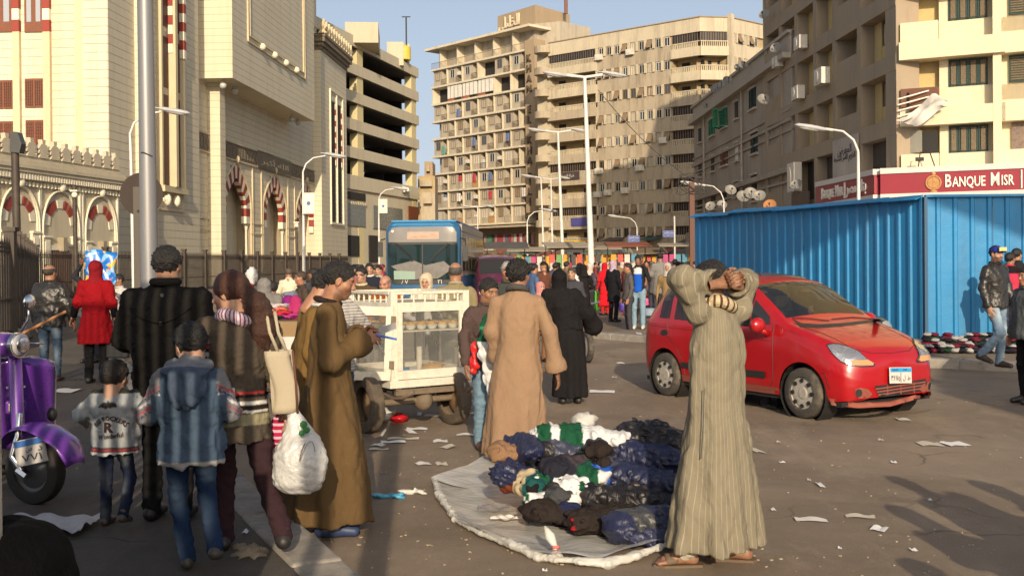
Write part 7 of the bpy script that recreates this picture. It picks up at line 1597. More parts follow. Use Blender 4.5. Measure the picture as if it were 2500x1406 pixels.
# ---- boy with the brown jacket, facing the camera, garment over his arm
p = gp(1196, 1098)
by = person('boy in brown jacket facing the camera with a garment over one arm', (p.x, p.y, 0), R(-165), .91, (.30, .15, .08), dict(elL=(-.25, -.02, 1.12), wrL=(-.23, .16, .98), elR=(.25, 0, 1.12), wrR=(.26, .10, .88), head=(0, .03, 1.575)), head=(R(20), R(-14), 0), res=.012, hair=('short', BLK_H), top=dict(col=(.085, .058, .052), hem=.80, th=.03, wa=.008), legs=dict(col=(.08, .14, .22), fn=lambda V: np.stack([.05 + .10 * np.exp(-(V[:, 0] ** 2 * 40 - .5) ** 2), .10 + .13 * np.exp(-(V[:, 0] ** 2 * 40 - .5) ** 2), .17 + .13 * np.exp(-(V[:, 0] ** 2 * 40 - .5) ** 2)], 1)), shoes=(.10, .05, .035), hs=.96)
def cloth_blob(nm, lab, prims, m, loc, rz=0, cat_='garment', res=.012, wa=.010, wf=30, seed=3, fn=None, parent=None, tube=False, group=None):
 P_ = np.array([q[0] for q in prims] + [q[1] for q in prims if len(q) > 3]); r_ = max(q[2] if len(q) > 3 else max(q[1]) for q in prims) + .08
 s_ = SDF(P_.min(0) - r_, P_.max(0) + r_, res)
 for q in prims:
  if len(q) > 3: s_.cone(q[0], q[1], q[2], q[3], .02, 'u', q[4] if len(q) > 4 else (1, 1, 1))
  else: s_.ell(q[0], q[1], .03)
 s_.wrinkle(wa, wf, seed, (1, 1, 1)); V, F = s_.get(); me = np_mesh(nm, V, F, m, fn(V) if fn else None)
 o = link(nm, me, parent, loc=loc, rz=rz)
 if parent is None: tag(o, lab, cat_, group)
 return o
M_VC = cloth((1, 1, 1), vcol=True, ws=10, wr=.8, name='garment_fabric'); M_VS = cloth((.9, .9, .9), vcol=True, ws=8, wr=1.0, rough=.38, sheen=0, name='shiny_garment')
GRN = (.012, .075, .038); WHT = (.66, .66, .66); NAV = (.018, .022, .06); ROY = (.01, .07, .36)
q = at(1188, 800, 9.25)
cloth_blob('hanging_jacket', 'green and white sports jacket hanging over the arm of the boy in brown', [((.02, 0, .05), (.0, -.02, -.22), .075, .07, (1, .6, 1)), ((0, -.02, -.2), (.04, 0, -.45), .07, .065, (1, .6, 1)), ((.04, 0, -.45), (.09, 0, -.66), .06, .045, (1, .6, 1))], M_VC, q, fn=lambda V: np.where((V[:, 2:3] > -.12), np.array(GRN), np.array(WHT)) * np.where((np.abs(V[:, 2:3] + .0) < .015), 3, 1))
t = cloth_blob('red_plastic_bag', 'small red plastic bag at the side of the boy in brown', [((0, 0, 0), (.0, 0, -.2), .04, .06, (.6, .5, 1))], mat((.55, .02, .02), .35, name='red_plastic', wp=False), at(1157, 840, 9.4), cat_='bag')
# ---- black abaya woman
p = gp(1392, 985)
person('woman in a long black abaya and veil seen from behind, right of the tan galabeya', (p.x, p.y, 0), R(8), .94, SK, dict(head=(-.12, .06, 1.58), neck=(-.10, 0, 1.44), pelvis=(0, 0, .92), shL=(-.27, 0, 1.38), shR=(.07, 0, 1.37), elL=(-.33, .05, 1.10), elR=(.24, .05, 1.14), wrL=(-.25, .2, 1.0), wrR=(.34, .15, .98)), res=.014, hair=('niqab', (.012, .011, .012)), legs=None, shoes=(.02, .02, .02), robe=dict(col=(.013, .012, .013), hr=(.23, .19), mid=(.20, .16), sl=[.085, .10, .12], open=0, stop=1.0, seed=9), top=dict(col=(.013, .012, .013), hem=.95, th=.03, name='cape', sl=[.10, .11, .08], stop=.6, collar=0), hands=('relax', 'relax'))
cloth_blob('fringed_scarf', 'olive fringed scarf hanging at the left side of the woman in the black abaya', [((0, 0, 0), (.02, 0, -.3), .03, .05, (1, .5, 1))], cloth((.16, .12, .06)), at(1338, 795, 12.7), cat_='scarf')
# ---- the man reading a note, profile to the right
p = gp(806, 1302)
rd = person('man in a brown galabeya, in profile, writing on a paper by the cart', (p.x, p.y, 0), R(-84), 1.0, SK, dict(head=(0, .075, 1.59), neck=(0, .01, 1.44), shL=(-.185, 0, 1.39), shR=(.185, .0, 1.39), elL=(-.24, .02, 1.10), elR=(.25, .02, 1.10), wrL=(-.09, .20, 1.235), wrR=(.06, .215, 1.215)), head=(0, R(-16), 0), beard=.5, res=.011, hands=('grip', 'grip'), handx=(((.3, 1, .1), (.3, 0, 1)), ((-.35, 1, .05), (-.2, 0, 1))), legs=(.3, .28, .2), shoes=(.03, .05, .12), robe=dict(col=(.115, .072, .032), hr=(.26, .30), mid=(.20, .185), hc=(0, -.02), sl=[.062, .062, .074], stop=.86, folds=[(7, .2, .08), (11, 1.1, .045)], seed=12, wa=.008, wf=12))
MB().tube([(.072 * math.cos(a), .0 + .075 * math.sin(a), 1.465 - .018 * math.sin(a)) for a in [PI * 2 * i / 20 for i in range(21)]], .018, 8).build('collar', cloth((.03, .02, .018)), rd, smooth=True); MB().tube([(.085 * math.cos(a), -.015 + .08 * math.sin(a), 1.445) for a in [PI + PI * i / 10 for i in range(11)]], .012, 6).build('white_collar', cloth((.6, .6, .6)), rd, smooth=True)
W = Matrix.Translation(rd.location) @ Matrix.Rotation(R(-84), 4, 'Z')
t = MB().box((0, 0, 0), (.15, .20, .004)).build('paper_note', mat((.42, .40, .38), .8, var=.05, name='grey_paper')); t.matrix_world = W @ Matrix.Translation((-.05, .33, 1.27)) @ Matrix.Rotation(R(18), 4, 'X') @ Matrix.Rotation(R(12), 4, 'Y'); tag(t, 'folded grey paper held by the man in the brown galabeya', 'paper')
t = MB().tube([(0, 0, 0), (.0, .13, -.03)], .007, 8).build('pen', mat((.02, .12, .5), .3, name='blue_pen')); t.matrix_world = W @ Matrix.Translation((.05, .30, 1.25)); tag(t, 'blue pen in the fist of the man in the brown galabeya', 'pen')
t = MB().box((0, 0, 0), (.05, .10, .002)).build('paper_slip', M_SW); t.matrix_world = W @ Matrix.Translation((.06, .33, 1.17)) @ Matrix.Rotation(R(-60), 4, 'X'); tag(t, 'small white paper slip hanging from the writing hand', 'paper')
# companion and the one with the grey striped sleeve
p = at(760, 640, 7.5); person('young man bending his head, half hidden behind the brown galabeya', (p.x, p.y, 0), R(-70), .98, SK, dict(head=(0, .10, 1.565), neck=(0, .03, 1.43)), head=(R(6), R(-30), 0), res=.014, robe=dict(col=(.175, .105, .035), hr=(.25, .25), seed=22), legs=None)
p = at(812, 640, 8.8); person('person in a grey striped jersey, hand at the ear, behind the brown galabeya', (p.x, p.y, 0), R(20), .96, SK, dict(elR=(.30, .05, 1.19), wrR=(.10, .12, 1.47), head=(-.02, .05, 1.57)), head=(0, R(-12), 0), res=.014, top=dict(col=(.42, .40, .38), stripes=('Z', 42, .35, (.2, .19, .18)), hem=.85, th=.02), handx=(None, ((-.3, .3, 1), (0, 1, 0))), hands=('relax', 'fist'))
# ---- woman with the ponytail
p = gp(583, 1352, .11)
def swf(V):
 z = V[:, 2]; x = V[:, 0]; y = V[:, 1]; c = np.tile(np.array((.075, .06, .045), np.float32), (len(V), 1)); tor = np.hypot(x / .30, y / .25) < 1
 for a, b, col in ((.99, 1.005, (.42, .03, .04)), (.925, .945, (.62, .6, .55)), (.965, .985, (.012, .01, .01)), (.895, .92, (.02, .015, .012)), (.875, .893, (.60, .58, .52)), (.80, .87, (.27, .24, .15))): c[(z > a) & (z < b) & tor] = col
 arm = (x < -.16) & (z > 1.0)
 for a, b, col in ((1.30, 1.36, (.38, .38, .36)), (1.265, 1.285, (.4, .03, .04)), (1.215, 1.24, (.6, .58, .54)), (1.24, 1.262, (.015, .012, .012))): c[(z > a) & (z < b) & arm] = col
 return c
wm = person('woman with a reddish ponytail and striped brown cardigan walking away with a white bag', (p.x, p.y, .11), R(14), .90, SKL, dict(pelvis=(0, 0, .92), neck=(0, .0, 1.43), head=(-.04, .05, 1.58), shL=(-.17, 0, 1.38), shR=(.17, 0, 1.38), elL=(-.22, .04, 1.13), wrL=(-.18, .22, 1.06), elR=(.23, .0, 1.12), wrR=(.27, .02, .90), knL=(-.08, .12, .48), anL=(-.09, .13, .085), knR=(.16, -.06, .48), anR=(.26, -.20, .15)), head=(R(62), R(-12), 0), res=.011, hair=('pony', (.055, .018, .008)), top=dict(col=(.07, .055, .045), fn=swf, hem=.70, th=.028, flare=.015, name='cardigan', wa=.006, ws=14), legs=(.035, .018, .022), shoes=(.02, .018, .016), hs=1.02)
hd_ = Vector((-.04 * .9, .05 * .9, 1.58 * .9)); RHm = Matrix(rot3(R(62), R(-12), 0).tolist())
pt = cloth_blob('ponytail', '', [((.09, -.06, .02), (.15, -.10, -.06), .045, .06), ((.15, -.10, -.06), (.17, -.11, -.20), .065, .07, (1.1, .7, 1)), ((.17, -.11, -.2), (.13, -.12, -.33), .065, .03, (1, .6, 1)), ((.13, -.10, -.2), (.07, -.12, -.30), .04, .015), ((.19, -.10, -.2), (.2, -.12, -.32), .03, .01)], hairmat((.045, .016, .008)), hd_, parent=wm, wa=.007, wf=60); MB().tube([(.075 + .03 * math.cos(a), -.06, .0 + .03 * math.sin(a)) for a in [q * PI / 5 for q in range(11)]], .010, 6).build('hair_tie', cloth((.45, .2, .2)), wm, loc=hd_ , smooth=True)
MB().tube([(.085 * math.cos(a), .0 + .085 * math.sin(a), 1.30 + .02 * math.sin(a * 2)) for a in [PI * 2 * i / 22 for i in range(23)]], .036, 10).build('checked_scarf', cloth((.55, .50, .55), stripes=('A', 5, .4, (.25, .06, .12)), ws=25, wr=.9), wm, smooth=True)
M_TOTE = mat((.42, .36, .26), .9, var=.05, bump=.3, bs=60, wp=False, name='cream_canvas'); M_PB = mat((.52, .52, .51), .3, var=.06, vs=6, bump=.9, bs=9, bd=.03, wp=False, name='white_plastic')
Wm = Matrix.Translation(wm.location) @ Matrix.Rotation(R(14), 4, 'Z')
t = thing('tote_bag', 'long cream canvas bag with brown edging hanging from the shoulder of the ponytail woman', 'bag', Wm @ Vector((.25, -.06, .80)), R(14))
MB().grid(lambda a, b: ((a - .5) * .13 * (1 - .0 * b) + .02 * math.sin(b * 5) - .02 * b, -.07 - .015 * math.sin(a * PI), -.02 + b * .34), 6, 10).grid(lambda a, b: ((a - .5) * .13 - .02 * b, .0 + .02 * math.sin(a * PI), -.02 + b * .34), 6, 10).build('canvas', M_TOTE, t, smooth=True, solid=.006)
for dx in (-.015, .03): MB().tube([(dx - .02, -.07, .32), (dx - .06, -.06, .42), (-.075 + dx, -.03, .52), (-.06 + dx * .5, .05, .535), (-.03, .06, .35)], .010, 6).build('strap', M_TOTE, t, smooth=True)
MB().tube([(.068, -.085, -.02), (.06, -.085, .15), (.045, -.085, .32)], .007, 5).build('brown_edging', mat((.12, .05, .03), .8, name='brown_trim'), t, smooth=True)
wb = cloth_blob('plastic_bag', 'bulging white plastic bag with green leaf print at the hip of the ponytail woman', [((0, 0, 0), (.145, .13, .16)), ((.0, 0, .1), (-.03, 0, .27), .11, .03, (1, .6, 1)), ((-.04, 0, -.08), (.11, .11, .10)), ((.05, 0, -.04), (.09, .11, .14))], M_PB, Wm @ Vector((.33, -.12, .52)), R(14), 'bag', wa=.004, wf=40, res=.009)
for (x, z, r_) in ((.015, .21, .022), (.03, .18, .02), (.005, .165, .018)): MB().lathe([(0, 0), (r_, 0), (0, .003)], 7, (x, -.115, z), M=Matrix.Rotation(PI / 2, 3, 'X')).build('leaf_print', mat((.02, .14, .03), .6, name='print_green'), wb)
MB().tube([(.03 + .04 * math.cos(a), -.155 + .04 * abs(math.sin(a)), .07 + .05 * math.sin(a * 1.6)) for a in [q * .35 for q in range(14)]], .0025, 4).build('scribble_print', mat((.25, .18, .14), .6, name='print_grey'), wb)
cloth_blob('pink_bag', 'pink and crimson striped bag behind the white plastic bag', [((0, 0, 0), (.07, .05, .11))], cloth((.38, .02, .08), stripes=('Z', 30, .4, (.6, .4, .45))), Wm @ Vector((.22, .10, .63)), cat_='bag')
# ---- boy in the blue hooded jacket
p = gp(470, 1390, .11)
def hdf(V):
 x, y, z = V.T; c = np.tile(np.array((.055, .085, .13), np.float32), (len(V), 1)); arm = (np.abs(x) > .262) | ((np.abs(x) > .2) & (z > 1.25)); c[arm] = (.17, .17, .18)
 c[(z < .80)] = (.27, .26, .25); hood = (z > 1.455) & (y < .03); c[hood] = (.15, .16, .19)
 u = z + .6 * (np.abs(x) - .2)
 for a, b, col in ((1.20, 1.225, (.38, .03, .05)), (1.25, 1.27, (.5, .5, .5)), (1.285, 1.30, (.02, .03, .08)), (1.31, 1.335, (.33, .03, .05)), (1.175, 1.19, (.03, .03, .08))): c[(u > a) & (u < b) & arm & (np.sin(x * 300 + z * 220) > (-.2 if col[0] < .4 else -2))] = col
 return c
jean = lambda base, hi, k=1.0: (lambda V: np.array(base) + (np.array(hi) - np.array(base)) * np.clip(np.exp(-((np.abs(V[:, 0:1]) - .11) / .05) ** 2) * (.5 + .5 * np.sin(V[:, 2:3] * 17 + V[:, 0:1] * 11)) * k, 0, 1))
bh = person('boy in a blue hooded jacket with patterned sleeves walking away in the shade', (p.x, p.y, .11), R(6), .73, SKL, dict(pelvis=(0, 0, .92), neck=(0, .01, 1.44), head=(-.01, .06, 1.575), shL=(-.19, 0, 1.36), shR=(.18, 0, 1.36), elL=(-.30, -.0, 1.12), wrL=(-.20, .20, 1.06), elR=(.28, .02, 1.12), wrR=(.24, .2, 1.06), knL=(-.11, .07, .50), anL=(-.03, -.02, .10), knR=(.10, .04, .50), anR=(.19, -.18, .20)), head=(R(28), R(-18), 0), res=.0135, hair=('kid', BLK_H), hs=.97, wid=1.1, top=dict(col=(.06, .09, .14), fn=hdf, hem=.76, th=.055, name='hooded_jacket', collar=0, wa=.009, wf=24), legs=dict(col=(.03, .05, .1), fn=jean((.012, .028, .07), (.13, .19, .26))), shoes=(.05, .045, .035))
hq = SDF((-.25, -.32, 1.1), (.25, .15, 1.62), .012); hq.ell((0, -.205, 1.335), (.135, .065, .165), .02); hq.ell((0, -.17, 1.44), (.175, .10, .06), .03); hq.cone((-.13, -.05, 1.465), (0, -.16, 1.50), .045, .05, k=.02); hq.cone((.13, -.05, 1.465), (0, -.16, 1.50), .045, .05, k=.02); hq.ell((0, -.09, 1.55), (.085, .07, .07), .01, 's'); hq.wrinkle(.006, 34, 4); V, F = hq.get()
link('hood', np_mesh('hood', V * .73, F, cloth((.1, .1, .1), vcol=True, ws=9), np.where((V[:, 2:3] > 1.46 - .3 * (V[:, 1:2] + .2)), np.array((.17, .18, .20)), np.array((.06, .085, .13)))), bh)
# ---- smallest boy with printed bomber jacket
p = gp(283, 1282, .11)
def bmf(V):
 x, y, z = V.T; c = np.tile(np.array((.30, .32, .33), np.float32), (len(V), 1)); c[(z < .86)] = (.05, .05, .06); c[(z < .835) & (z > .815)] = (.35, .05, .05); c[(z < .80)] = (.5, .5, .5); c[(z > 1.415)] = (.035, .035, .03)
 c[(np.hypot(x / .10, (z - 1.27) / .07) < 1) & (z > 1.27) & (y < 0)] = (.035, .025, .025); c[np.abs(np.abs(x) - .27) < .0] = 0; return c
sb = person('smallest boy in a pale printed bomber jacket and jeans walking away', (p.x, p.y, .11), R(-4), .575, SKL, dict(neck=(0, 0, 1.46), head=(0, .02, 1.535), shL=(-.20, 0, 1.36), shR=(.20, 0, 1.36), elL=(-.38, -.02, 1.18), wrL=(-.42, .14, 1.10), elR=(.36, -.02, 1.2), wrR=(.40, .14, 1.22), knL=(-.10, .0, .50), anL=(-.11, .0, .085), knR=(.14, .05, .5), anR=(.18, -.22, .17)), head=(R(-6), R(-8), 0), res=.0175, hair=('kid', (.016, .012, .009)), hs=.90, wid=1.2, top=dict(col=(.4, .42, .42), fn=bmf, hem=.77, th=.06, name='bomber_jacket', ccol=(.03, .03, .03), wa=.010), legs=dict(col=(.03, .05, .1), fn=jean((.012, .018, .04), (.10, .11, .12), .8)), shoes=(.07, .05, .04))
bj = [c for c in sb.children if c.name.startswith('bomber')][0]; M_LB = mat((.06, .03, .035), .8, name='print_maroon', wp=False); M_LW2 = mat((.5, .47, .48), .8, name='print_pale', wp=False)
def back_text(txt, h_, w_, cx, cz, m, par, arc=0, ar=0, bold=.02, slant=0):
 me, ww = text_mesh(txt, h_, m, .002, width=w_, bold=bold)
 if arc:
  bm = bmesh.new(); bm.from_mesh(me); bm.to_mesh(me); bm.free()
  for v in me.vertices: a = (v.co.x - w_ / 2) / arc; r_ = arc + v.co.z; v.co = Vector((math.sin(a) * r_, 0, math.cos(a) * r_ - arc))
 else:
  for v in me.vertices: v.co.x -= w_ / 2
 for v in me.vertices: v.co = Vector((v.co.x + cx, -.5, v.co.z + cz + slant * v.co.x))
 conform(me, par, None, (0, 1, 0)); link('lettering', me, par)
back_text('BIG ROCKERS', .030, .20, .012, .655, M_LB, bj, arc=.11, bold=.03); back_text('R', .062, .06, .008, .585, M_LB, bj, bold=.05); back_text('Wonderful', .030, .155, .015, .548, M_LB, bj, slant=.12)
# ---- man in the black coat
p = gp(412, 1268, .11)
bc = person('man in a black coat seen from behind in front of the thick metal pole', (p.x, p.y, .11), R(-4), 1.0, (.32, .165, .10), dict(elL=(-.285, .0, 1.13), wrL=(-.20, .22, 1.02), elR=(.27, .0, 1.13), wrR=(.2, .2, 1.02), shL=(-.215, 0, 1.375), shR=(.215, 0, 1.375)), head=(0, R(-3), 0), res=.012, wid=1.14, hair=('short', BLK_H), top=dict(col=(.013, .012, .011), hem=.62, th=.042, name='coat', wa=.007, wf=15, ccol=(.022, .02, .018)), legs=(.012, .012, .013))
ct = [c for c in bc.children if c.name.startswith('coat')][0]
for x, z in ((.02, 1.405), (.03, 1.235)): MB().lathe([(.009, .0), (.012, .004), (0, .005)], 12, (x, -.165 if z < 1.3 else -.115, z), M=Matrix.Rotation(PI / 2, 3, 'X')).build('button', mat((.12, .11, .1), .3, name='button_horn'), bc, smooth=40)
MB().tube([(-.19, -.115, 1.33), (-.08, -.172, 1.265), (.03, -.178, 1.235), (.12, -.168, 1.265), (.2, -.11, 1.33)], .005, 5).build('yoke_seam', cloth((.012, .011, .01)), bc, smooth=True); MB().tube([(.074 * math.cos(a), -.012 + .072 * math.sin(a), 1.485) for a in [PI * 2 * i / 20 for i in range(21)]], .026, 8).build('upright_collar', cloth((.022, .02, .018)), bc, smooth=True)
# ---- couple hand in hand
lea = mat((.022, .02, .019), .38, var=.2, vs=6, bump=.5, bs=9, bd=.04, wp=False, name='black_leather')
p = gp(124, 930, .11); person('balding man in dark leather jacket and jeans, hand in hand with the woman in red', (p.x, p.y, .11), R(-3), .94, SK, dict(wrR=(.33, .02, .90), elR=(.27, -.02, 1.12)), res=.015, wid=1.15, hair=('bald', (.03, .025, .02)), head=(R(-15), 0, 0), top=dict(col=(.03, .03, .03), mat=lea, hem=.80, th=.045), legs=dict(col=(.06, .1, .16), fn=jean((.035, .06, .10), (.17, .22, .27))), shoes=(.10, .05, .035))
p = gp(236, 935, .11); rw = person('woman in a bright red coat and red headscarf carrying a black handbag', (p.x, p.y, .11), R(2), .97, SK, dict(wrL=(-.32, .02, .95), elL=(-.24, -.02, 1.12)), res=.015, hair=('hijab', (.20, .01, .016)), top=dict(col=(.24, .006, .010), hem=.55, th=.035, flare=.06, name='coat', stop=.30, folds=[(5, .3, .05)], ccol=(.02, .015, .015)), legs=(.012, .012, .013))
for sx in (-1, 1): MB().tube([(sx * .235, -.02, 1.13), (sx * (.28 if sx < 0 else .24), .0, 1.0), (sx * (.31 if sx < 0 else .24), .03, .90)], [.058, .05, .042], 10).build('sleeve', cloth((.012, .012, .013)), rw, smooth=True)
t = thing('handbag', 'black handbag with two loops hanging from the hand of the woman in red', 'bag', gp(236, 935, .11) + Vector((.30, -.02, .36))); MB().b(-.15, .15, -.05, .05, -.02, .24).build('bag', M_BLK, t, bevel=.02)
for dy in (-.03, .03): MB().tube([(-.07, dy, .24), (-.04, dy, .42), (.0, dy, .48), (.04, dy, .42), (.07, dy, .24)], .008, 6).build('handle', M_BLK, t, smooth=True)
# ---- person lifting the blue bag, background left
p = at(222, 640, 17.5); person('person raising a bright blue printed bag above the woman in red', (p.x, 17.5, .11), R(170), .95, SKD, dict(elL=(-.2, .05, 1.5), wrL=(-.05, .1, 1.72), elR=(.28, .05, 1.5), wrR=(.1, .12, 1.7)), res=.02, top=dict(col=(.03, .03, .04)), legs=(.03, .03, .04))
q = at(243, 652, 17.3)
def bagf(a, b): return ((a - .5) * .50 + .02 * math.sin(b * 9), .03 * math.sin(a * 9 + b * 5) + .05 * b, (b - .5) * .52 + .03 * math.sin(a * 5))
m_, n_, p_ = newmat('printed_plastic'); v_ = coords(n_, (3, 3, 3)); n_.links.new(mixc(n_, ramp(n_, noisec(n_, 3.0, 2, .5, v_), .54, .58), mixc(n_, ramp(n_, noisec(n_, 2.2, 1, .4, v_), .5, .54), (.01, .16, .55), (.25, .5, .75)), mixc(n_, ramp(n_, noisec(n_, 5, 0, .4, v_), .48, .5), (.6, .12, .25), (.65, .45, .05))), p_.inputs['Base Color']); p_.inputs['Roughness'].default_value = .3
t = MB().grid(bagf, 10, 10).build('blue_bag', m_, smooth=True, solid=.03); t.location = q; tag(t, 'bright blue plastic bag with pink and yellow print held up high', 'bag')
p = at(290, 640, 19.5); person('person in a white top with an orange sleeve beside the blue bag', (p.x, 19.5, 0), R(150), .9, SK, dict(elL=(-.3, .1, 1.2), wrL=(-.3, .3, 1.3)), res=.022, top=dict(col=(.5, .48, .46)), legs=(.06, .05, .06))
# ---- vendors and shoppers in the middle distance: (u, Y, rz, s, hair, top colour, legs colour, pose, label)
SEAT = dict(pelvis=(0, 0, .55), neck=(0, .08, 1.05), head=(0, .16, 1.18), shL=(-.18, .07, 1.0), shR=(.18, .07, 1.0), elL=(-.22, .2, .80), elR=(.22, .2, .80), wrL=(-.1, .4, .80), wrR=(.1, .4, .80), hipL=(-.1, 0, .5), hipR=(.1, 0, .5), knL=(-.14, .42, .52), knR=(.14, .42, .52), anL=(-.13, .4, .085), anR=(.13, .4, .085))
LEAN = dict(neck=(0, .14, 1.40), head=(0, .22, 1.52), shL=(-.18, .12, 1.34), shR=(.18, .12, 1.34), elL=(-.24, .2, 1.08), elR=(.24, .2, 1.08), wrL=(-.14, .42, 1.0), wrR=(.14, .42, 1.0))
FOLD = dict(elL=(-.26, .02, 1.12), wrL=(-.10, .2, 1.05), elR=(.26, .02, 1.12), wrR=(.1, .2, 1.05)); PHONE = dict(elL=(-.26, .08, 1.14), wrL=(-.12, .10, 1.50))
GH = (.22, .21, .19)
mid = [
 (882, 14.6, 176, .97, ('short', BLK_H), (.085, .055, .03), (.05, .05, .06), None, 'man with black sunglasses and a dark jacket facing the cart', SKL, dict(ccol=(.5, .45, .3))),
 (950, 13.9, 172, .94, ('bald', (.16, .12, .10)), (.26, .07, .018), (.05, .05, .06), LEAN, 'bald man in a rust orange jacket looking down behind the cart', (.42, .20, .13), {}),
 (1040, 13.4, 178, .92, ('hijab', (.55, .46, .33)), (.45, .42, .38), (.05, .05, .06), FOLD, 'young woman in a cream headscarf behind the cart', SKL, {}),
 (1112, 12.3, 5, 1.0, ('bald', (.06, .055, .05)), (.22, .18, .10), (.35, .33, .28), None, 'man in an olive khaki jacket seen from behind at the right of the cart', SK, dict(ccol=(.3, .28, .2))),
 (1240, 13.6, 170, 1.0, ('short', (.30, .28, .26)), (.05, .055, .05), (.05, .05, .06), None, 'grey haired old man behind the boy in the brown jacket', SK, {}),
 (902, 21.0, 175, 1.0, ('short', BLK_H), (.02, .022, .035), (.05, .05, .06), None, 'man in a navy suit with open white collar beside the bus', SKL, dict(ccol=(.6, .6, .6))),
 (925, 24.0, 160, .97, ('short', BLK_H), (.35, .33, .3), (.05, .05, .06), None, 'man in a grey top left of the bus front', SKL, {}),
 (868, 27.0, 150, .95, ('short', BLK_H), (.3, .1, .1), (.05, .05, .06), None, 'man in a dull red top far behind the sunglasses man', SK, {}),
 (645, 13.0, 15, .93, ('hijab', (.20, .19, .18)), (.20, .185, .17), (.10, .10, .10), LEAN, 'person in a grey hooded sweatshirt bending over the stall goods', SK, dict(th=.04)),
 (572, 12.6, -20, .90, ('short', BLK_H), (.02, .02, .024), (.03, .03, .04), LEAN, 'man in a black shirt stooping over the stall, left of the grey hood', SK, {}),
 (693, 14.0, 75, .90, ('short', BLK_H), (.16, .19, .25), (.04, .05, .08), LEAN, 'vendor in a slate blue hooded jacket facing left behind the stall', SKD, dict(hood=1)),
 (716, 11.8, 30, .82, ('hijab', (.22, .02, .17)), (.20, .02, .15), (.05, .04, .05), LEAN, 'small girl in a purple headscarf by the folded clothes', SK, {}),
 (735, 17.0, 120, .93, ('short', (.05, .03, .02)), (.07, .05, .04), (.05, .05, .06), None, 'man in a brown jacket looking down in front of the railing', SK, {}),
 (607, 23.0, -60, .96, ('short', BLK_H), (.22, .014, .02), (.16, .22, .30), FOLD, 'young man in a crimson sweater reading by the iron railing', SKL, {}),
 (705, 24.0, 8, .94, ('short', (.08, .06, .05)), (.62, .56, .42), (.12, .02, .02), FOLD, 'man in a cream shirt seen from behind near the iron railing', SK, {}),
 (765, 20.0, 60, .95, ('short', BLK_H), (.05, .05, .06), (.05, .05, .06), None, 'dark haired man partly hidden behind the profile of the brown galabeya', SKD, {}),
 (820, 19.0, 170, .92, ('short', BLK_H), (.10, .08, .07), (.05, .05, .06), None, 'man in a dark jacket between brown galabeya and sunglasses man', SK, {}),
 (1327, 25.0, 10, 1.0, ('beanie', (.02, .02, .022)), (.11, .045, .03), (.045, .045, .05), FOLD, 'man with a black beanie and maroon jacket walking away in the street', SK, dict(hem=.75)),
 (1298, 28.0, 165, .98, ('short', BLK_H), (.05, .09, .28), (.05, .05, .06), None, 'man in a blue shirt left of the maroon jacket', SK, {}),
 (1318, 18.0, -150, .80, ('hijab', (.5, .22, .22)), (.48, .20, .20), (.2, .1, .05), None, 'girl in pink partly hidden behind the tan galabeya', SKL, {}),
 (1355, 30.0, -20, .98, ('short', BLK_H), (.06, .10, .16), (.05, .05, .06), None, 'man in a teal blue jacket right of the maroon jacket', SKD, {}),
 (1396, 20.0, 170, .93, ('short', (.05, .04, .03)), (.05, .05, .06), (.05, .05, .06), None, 'round faced man looking towards the camera behind the black veil', SKL, {}),
 (1383, 33.0, -60, 1.0, ('short', BLK_H), (.16, .12, .08), (.05, .05, .06), None, 'man in a brown coat stretching an arm in the street', SKD, dict()),
 (1424, 26.0, 20, .95, ('niqab', (.015, .013, .014)), (.015, .013, .014), (.012, .012, .012), FOLD, 'woman in black holding a white printed paper by the tall lamp', SK, dict(hem=.15, flare=.1, name='abaya')),
 (1497, 27.5, -50, .94, ('hijab', (.42, .32, .40)), (.012, .012, .016), (.012, .012, .015), None, 'woman in a lilac headscarf and black coat standing on the pavement', SKL, dict(hem=.55, th=.03, name='coat')),
 (1476, 31.0, 30, .90, ('hijab', (.45, .012, .02)), (.50, .012, .02), (.4, .02, .02), None, 'girl in a bright red headscarf and dress behind the lilac headscarf', SK, dict(hem=.3, flare=.06, name='dress')),
 (1558, 24.6, 168, 1.0, ('short', BLK_H), (.02, .02, .022), (.20, .30, .38), PHONE, 'man in pale jeans and bright blue shirt holding phone to ear', SKD, dict(fn=lambda V: np.where(((np.abs(V[:, 0:1]) < .085) & (V[:, 1:2] > .05)), np.where(V[:, 2:3] > 1.28, np.array((.5, .52, .55)), np.array((.012, .09, .48))), np.array((.02, .02, .022))))),
 (1612, 29.5, 6, 1.05, ('short', BLK_H), (.20, .19, .18), (.015, .015, .018), FOLD, 'tall man in a long grey coat seen from behind on the pavement', SKD, dict(hem=.62, th=.035, name='coat')),
 (1578, 33.0, 170, .93, ('short', BLK_H), (.25, .12, .10), (.05, .05, .06), None, 'person in a dull red top behind the phone caller', SK, {}),
 (1648, 31.0, -30, .95, ('short', BLK_H), (.45, .52, .55), (.05, .05, .06), None, 'person in a pale blue shirt right of the long grey coat', SKD, {}),
 (1533, 35.0, 20, .93, ('hijab', (.25, .42, .42)), (.06, .08, .06), (.05, .05, .06), None, 'woman in a pale green headscarf behind the lilac headscarf', SK, {}),
 (1680, 39.0, 20, .93, ('short', BLK_H), (.35, .06, .05), (.05, .05, .06), None, 'person in red by the left end of the hoarding', SK, {}),
]
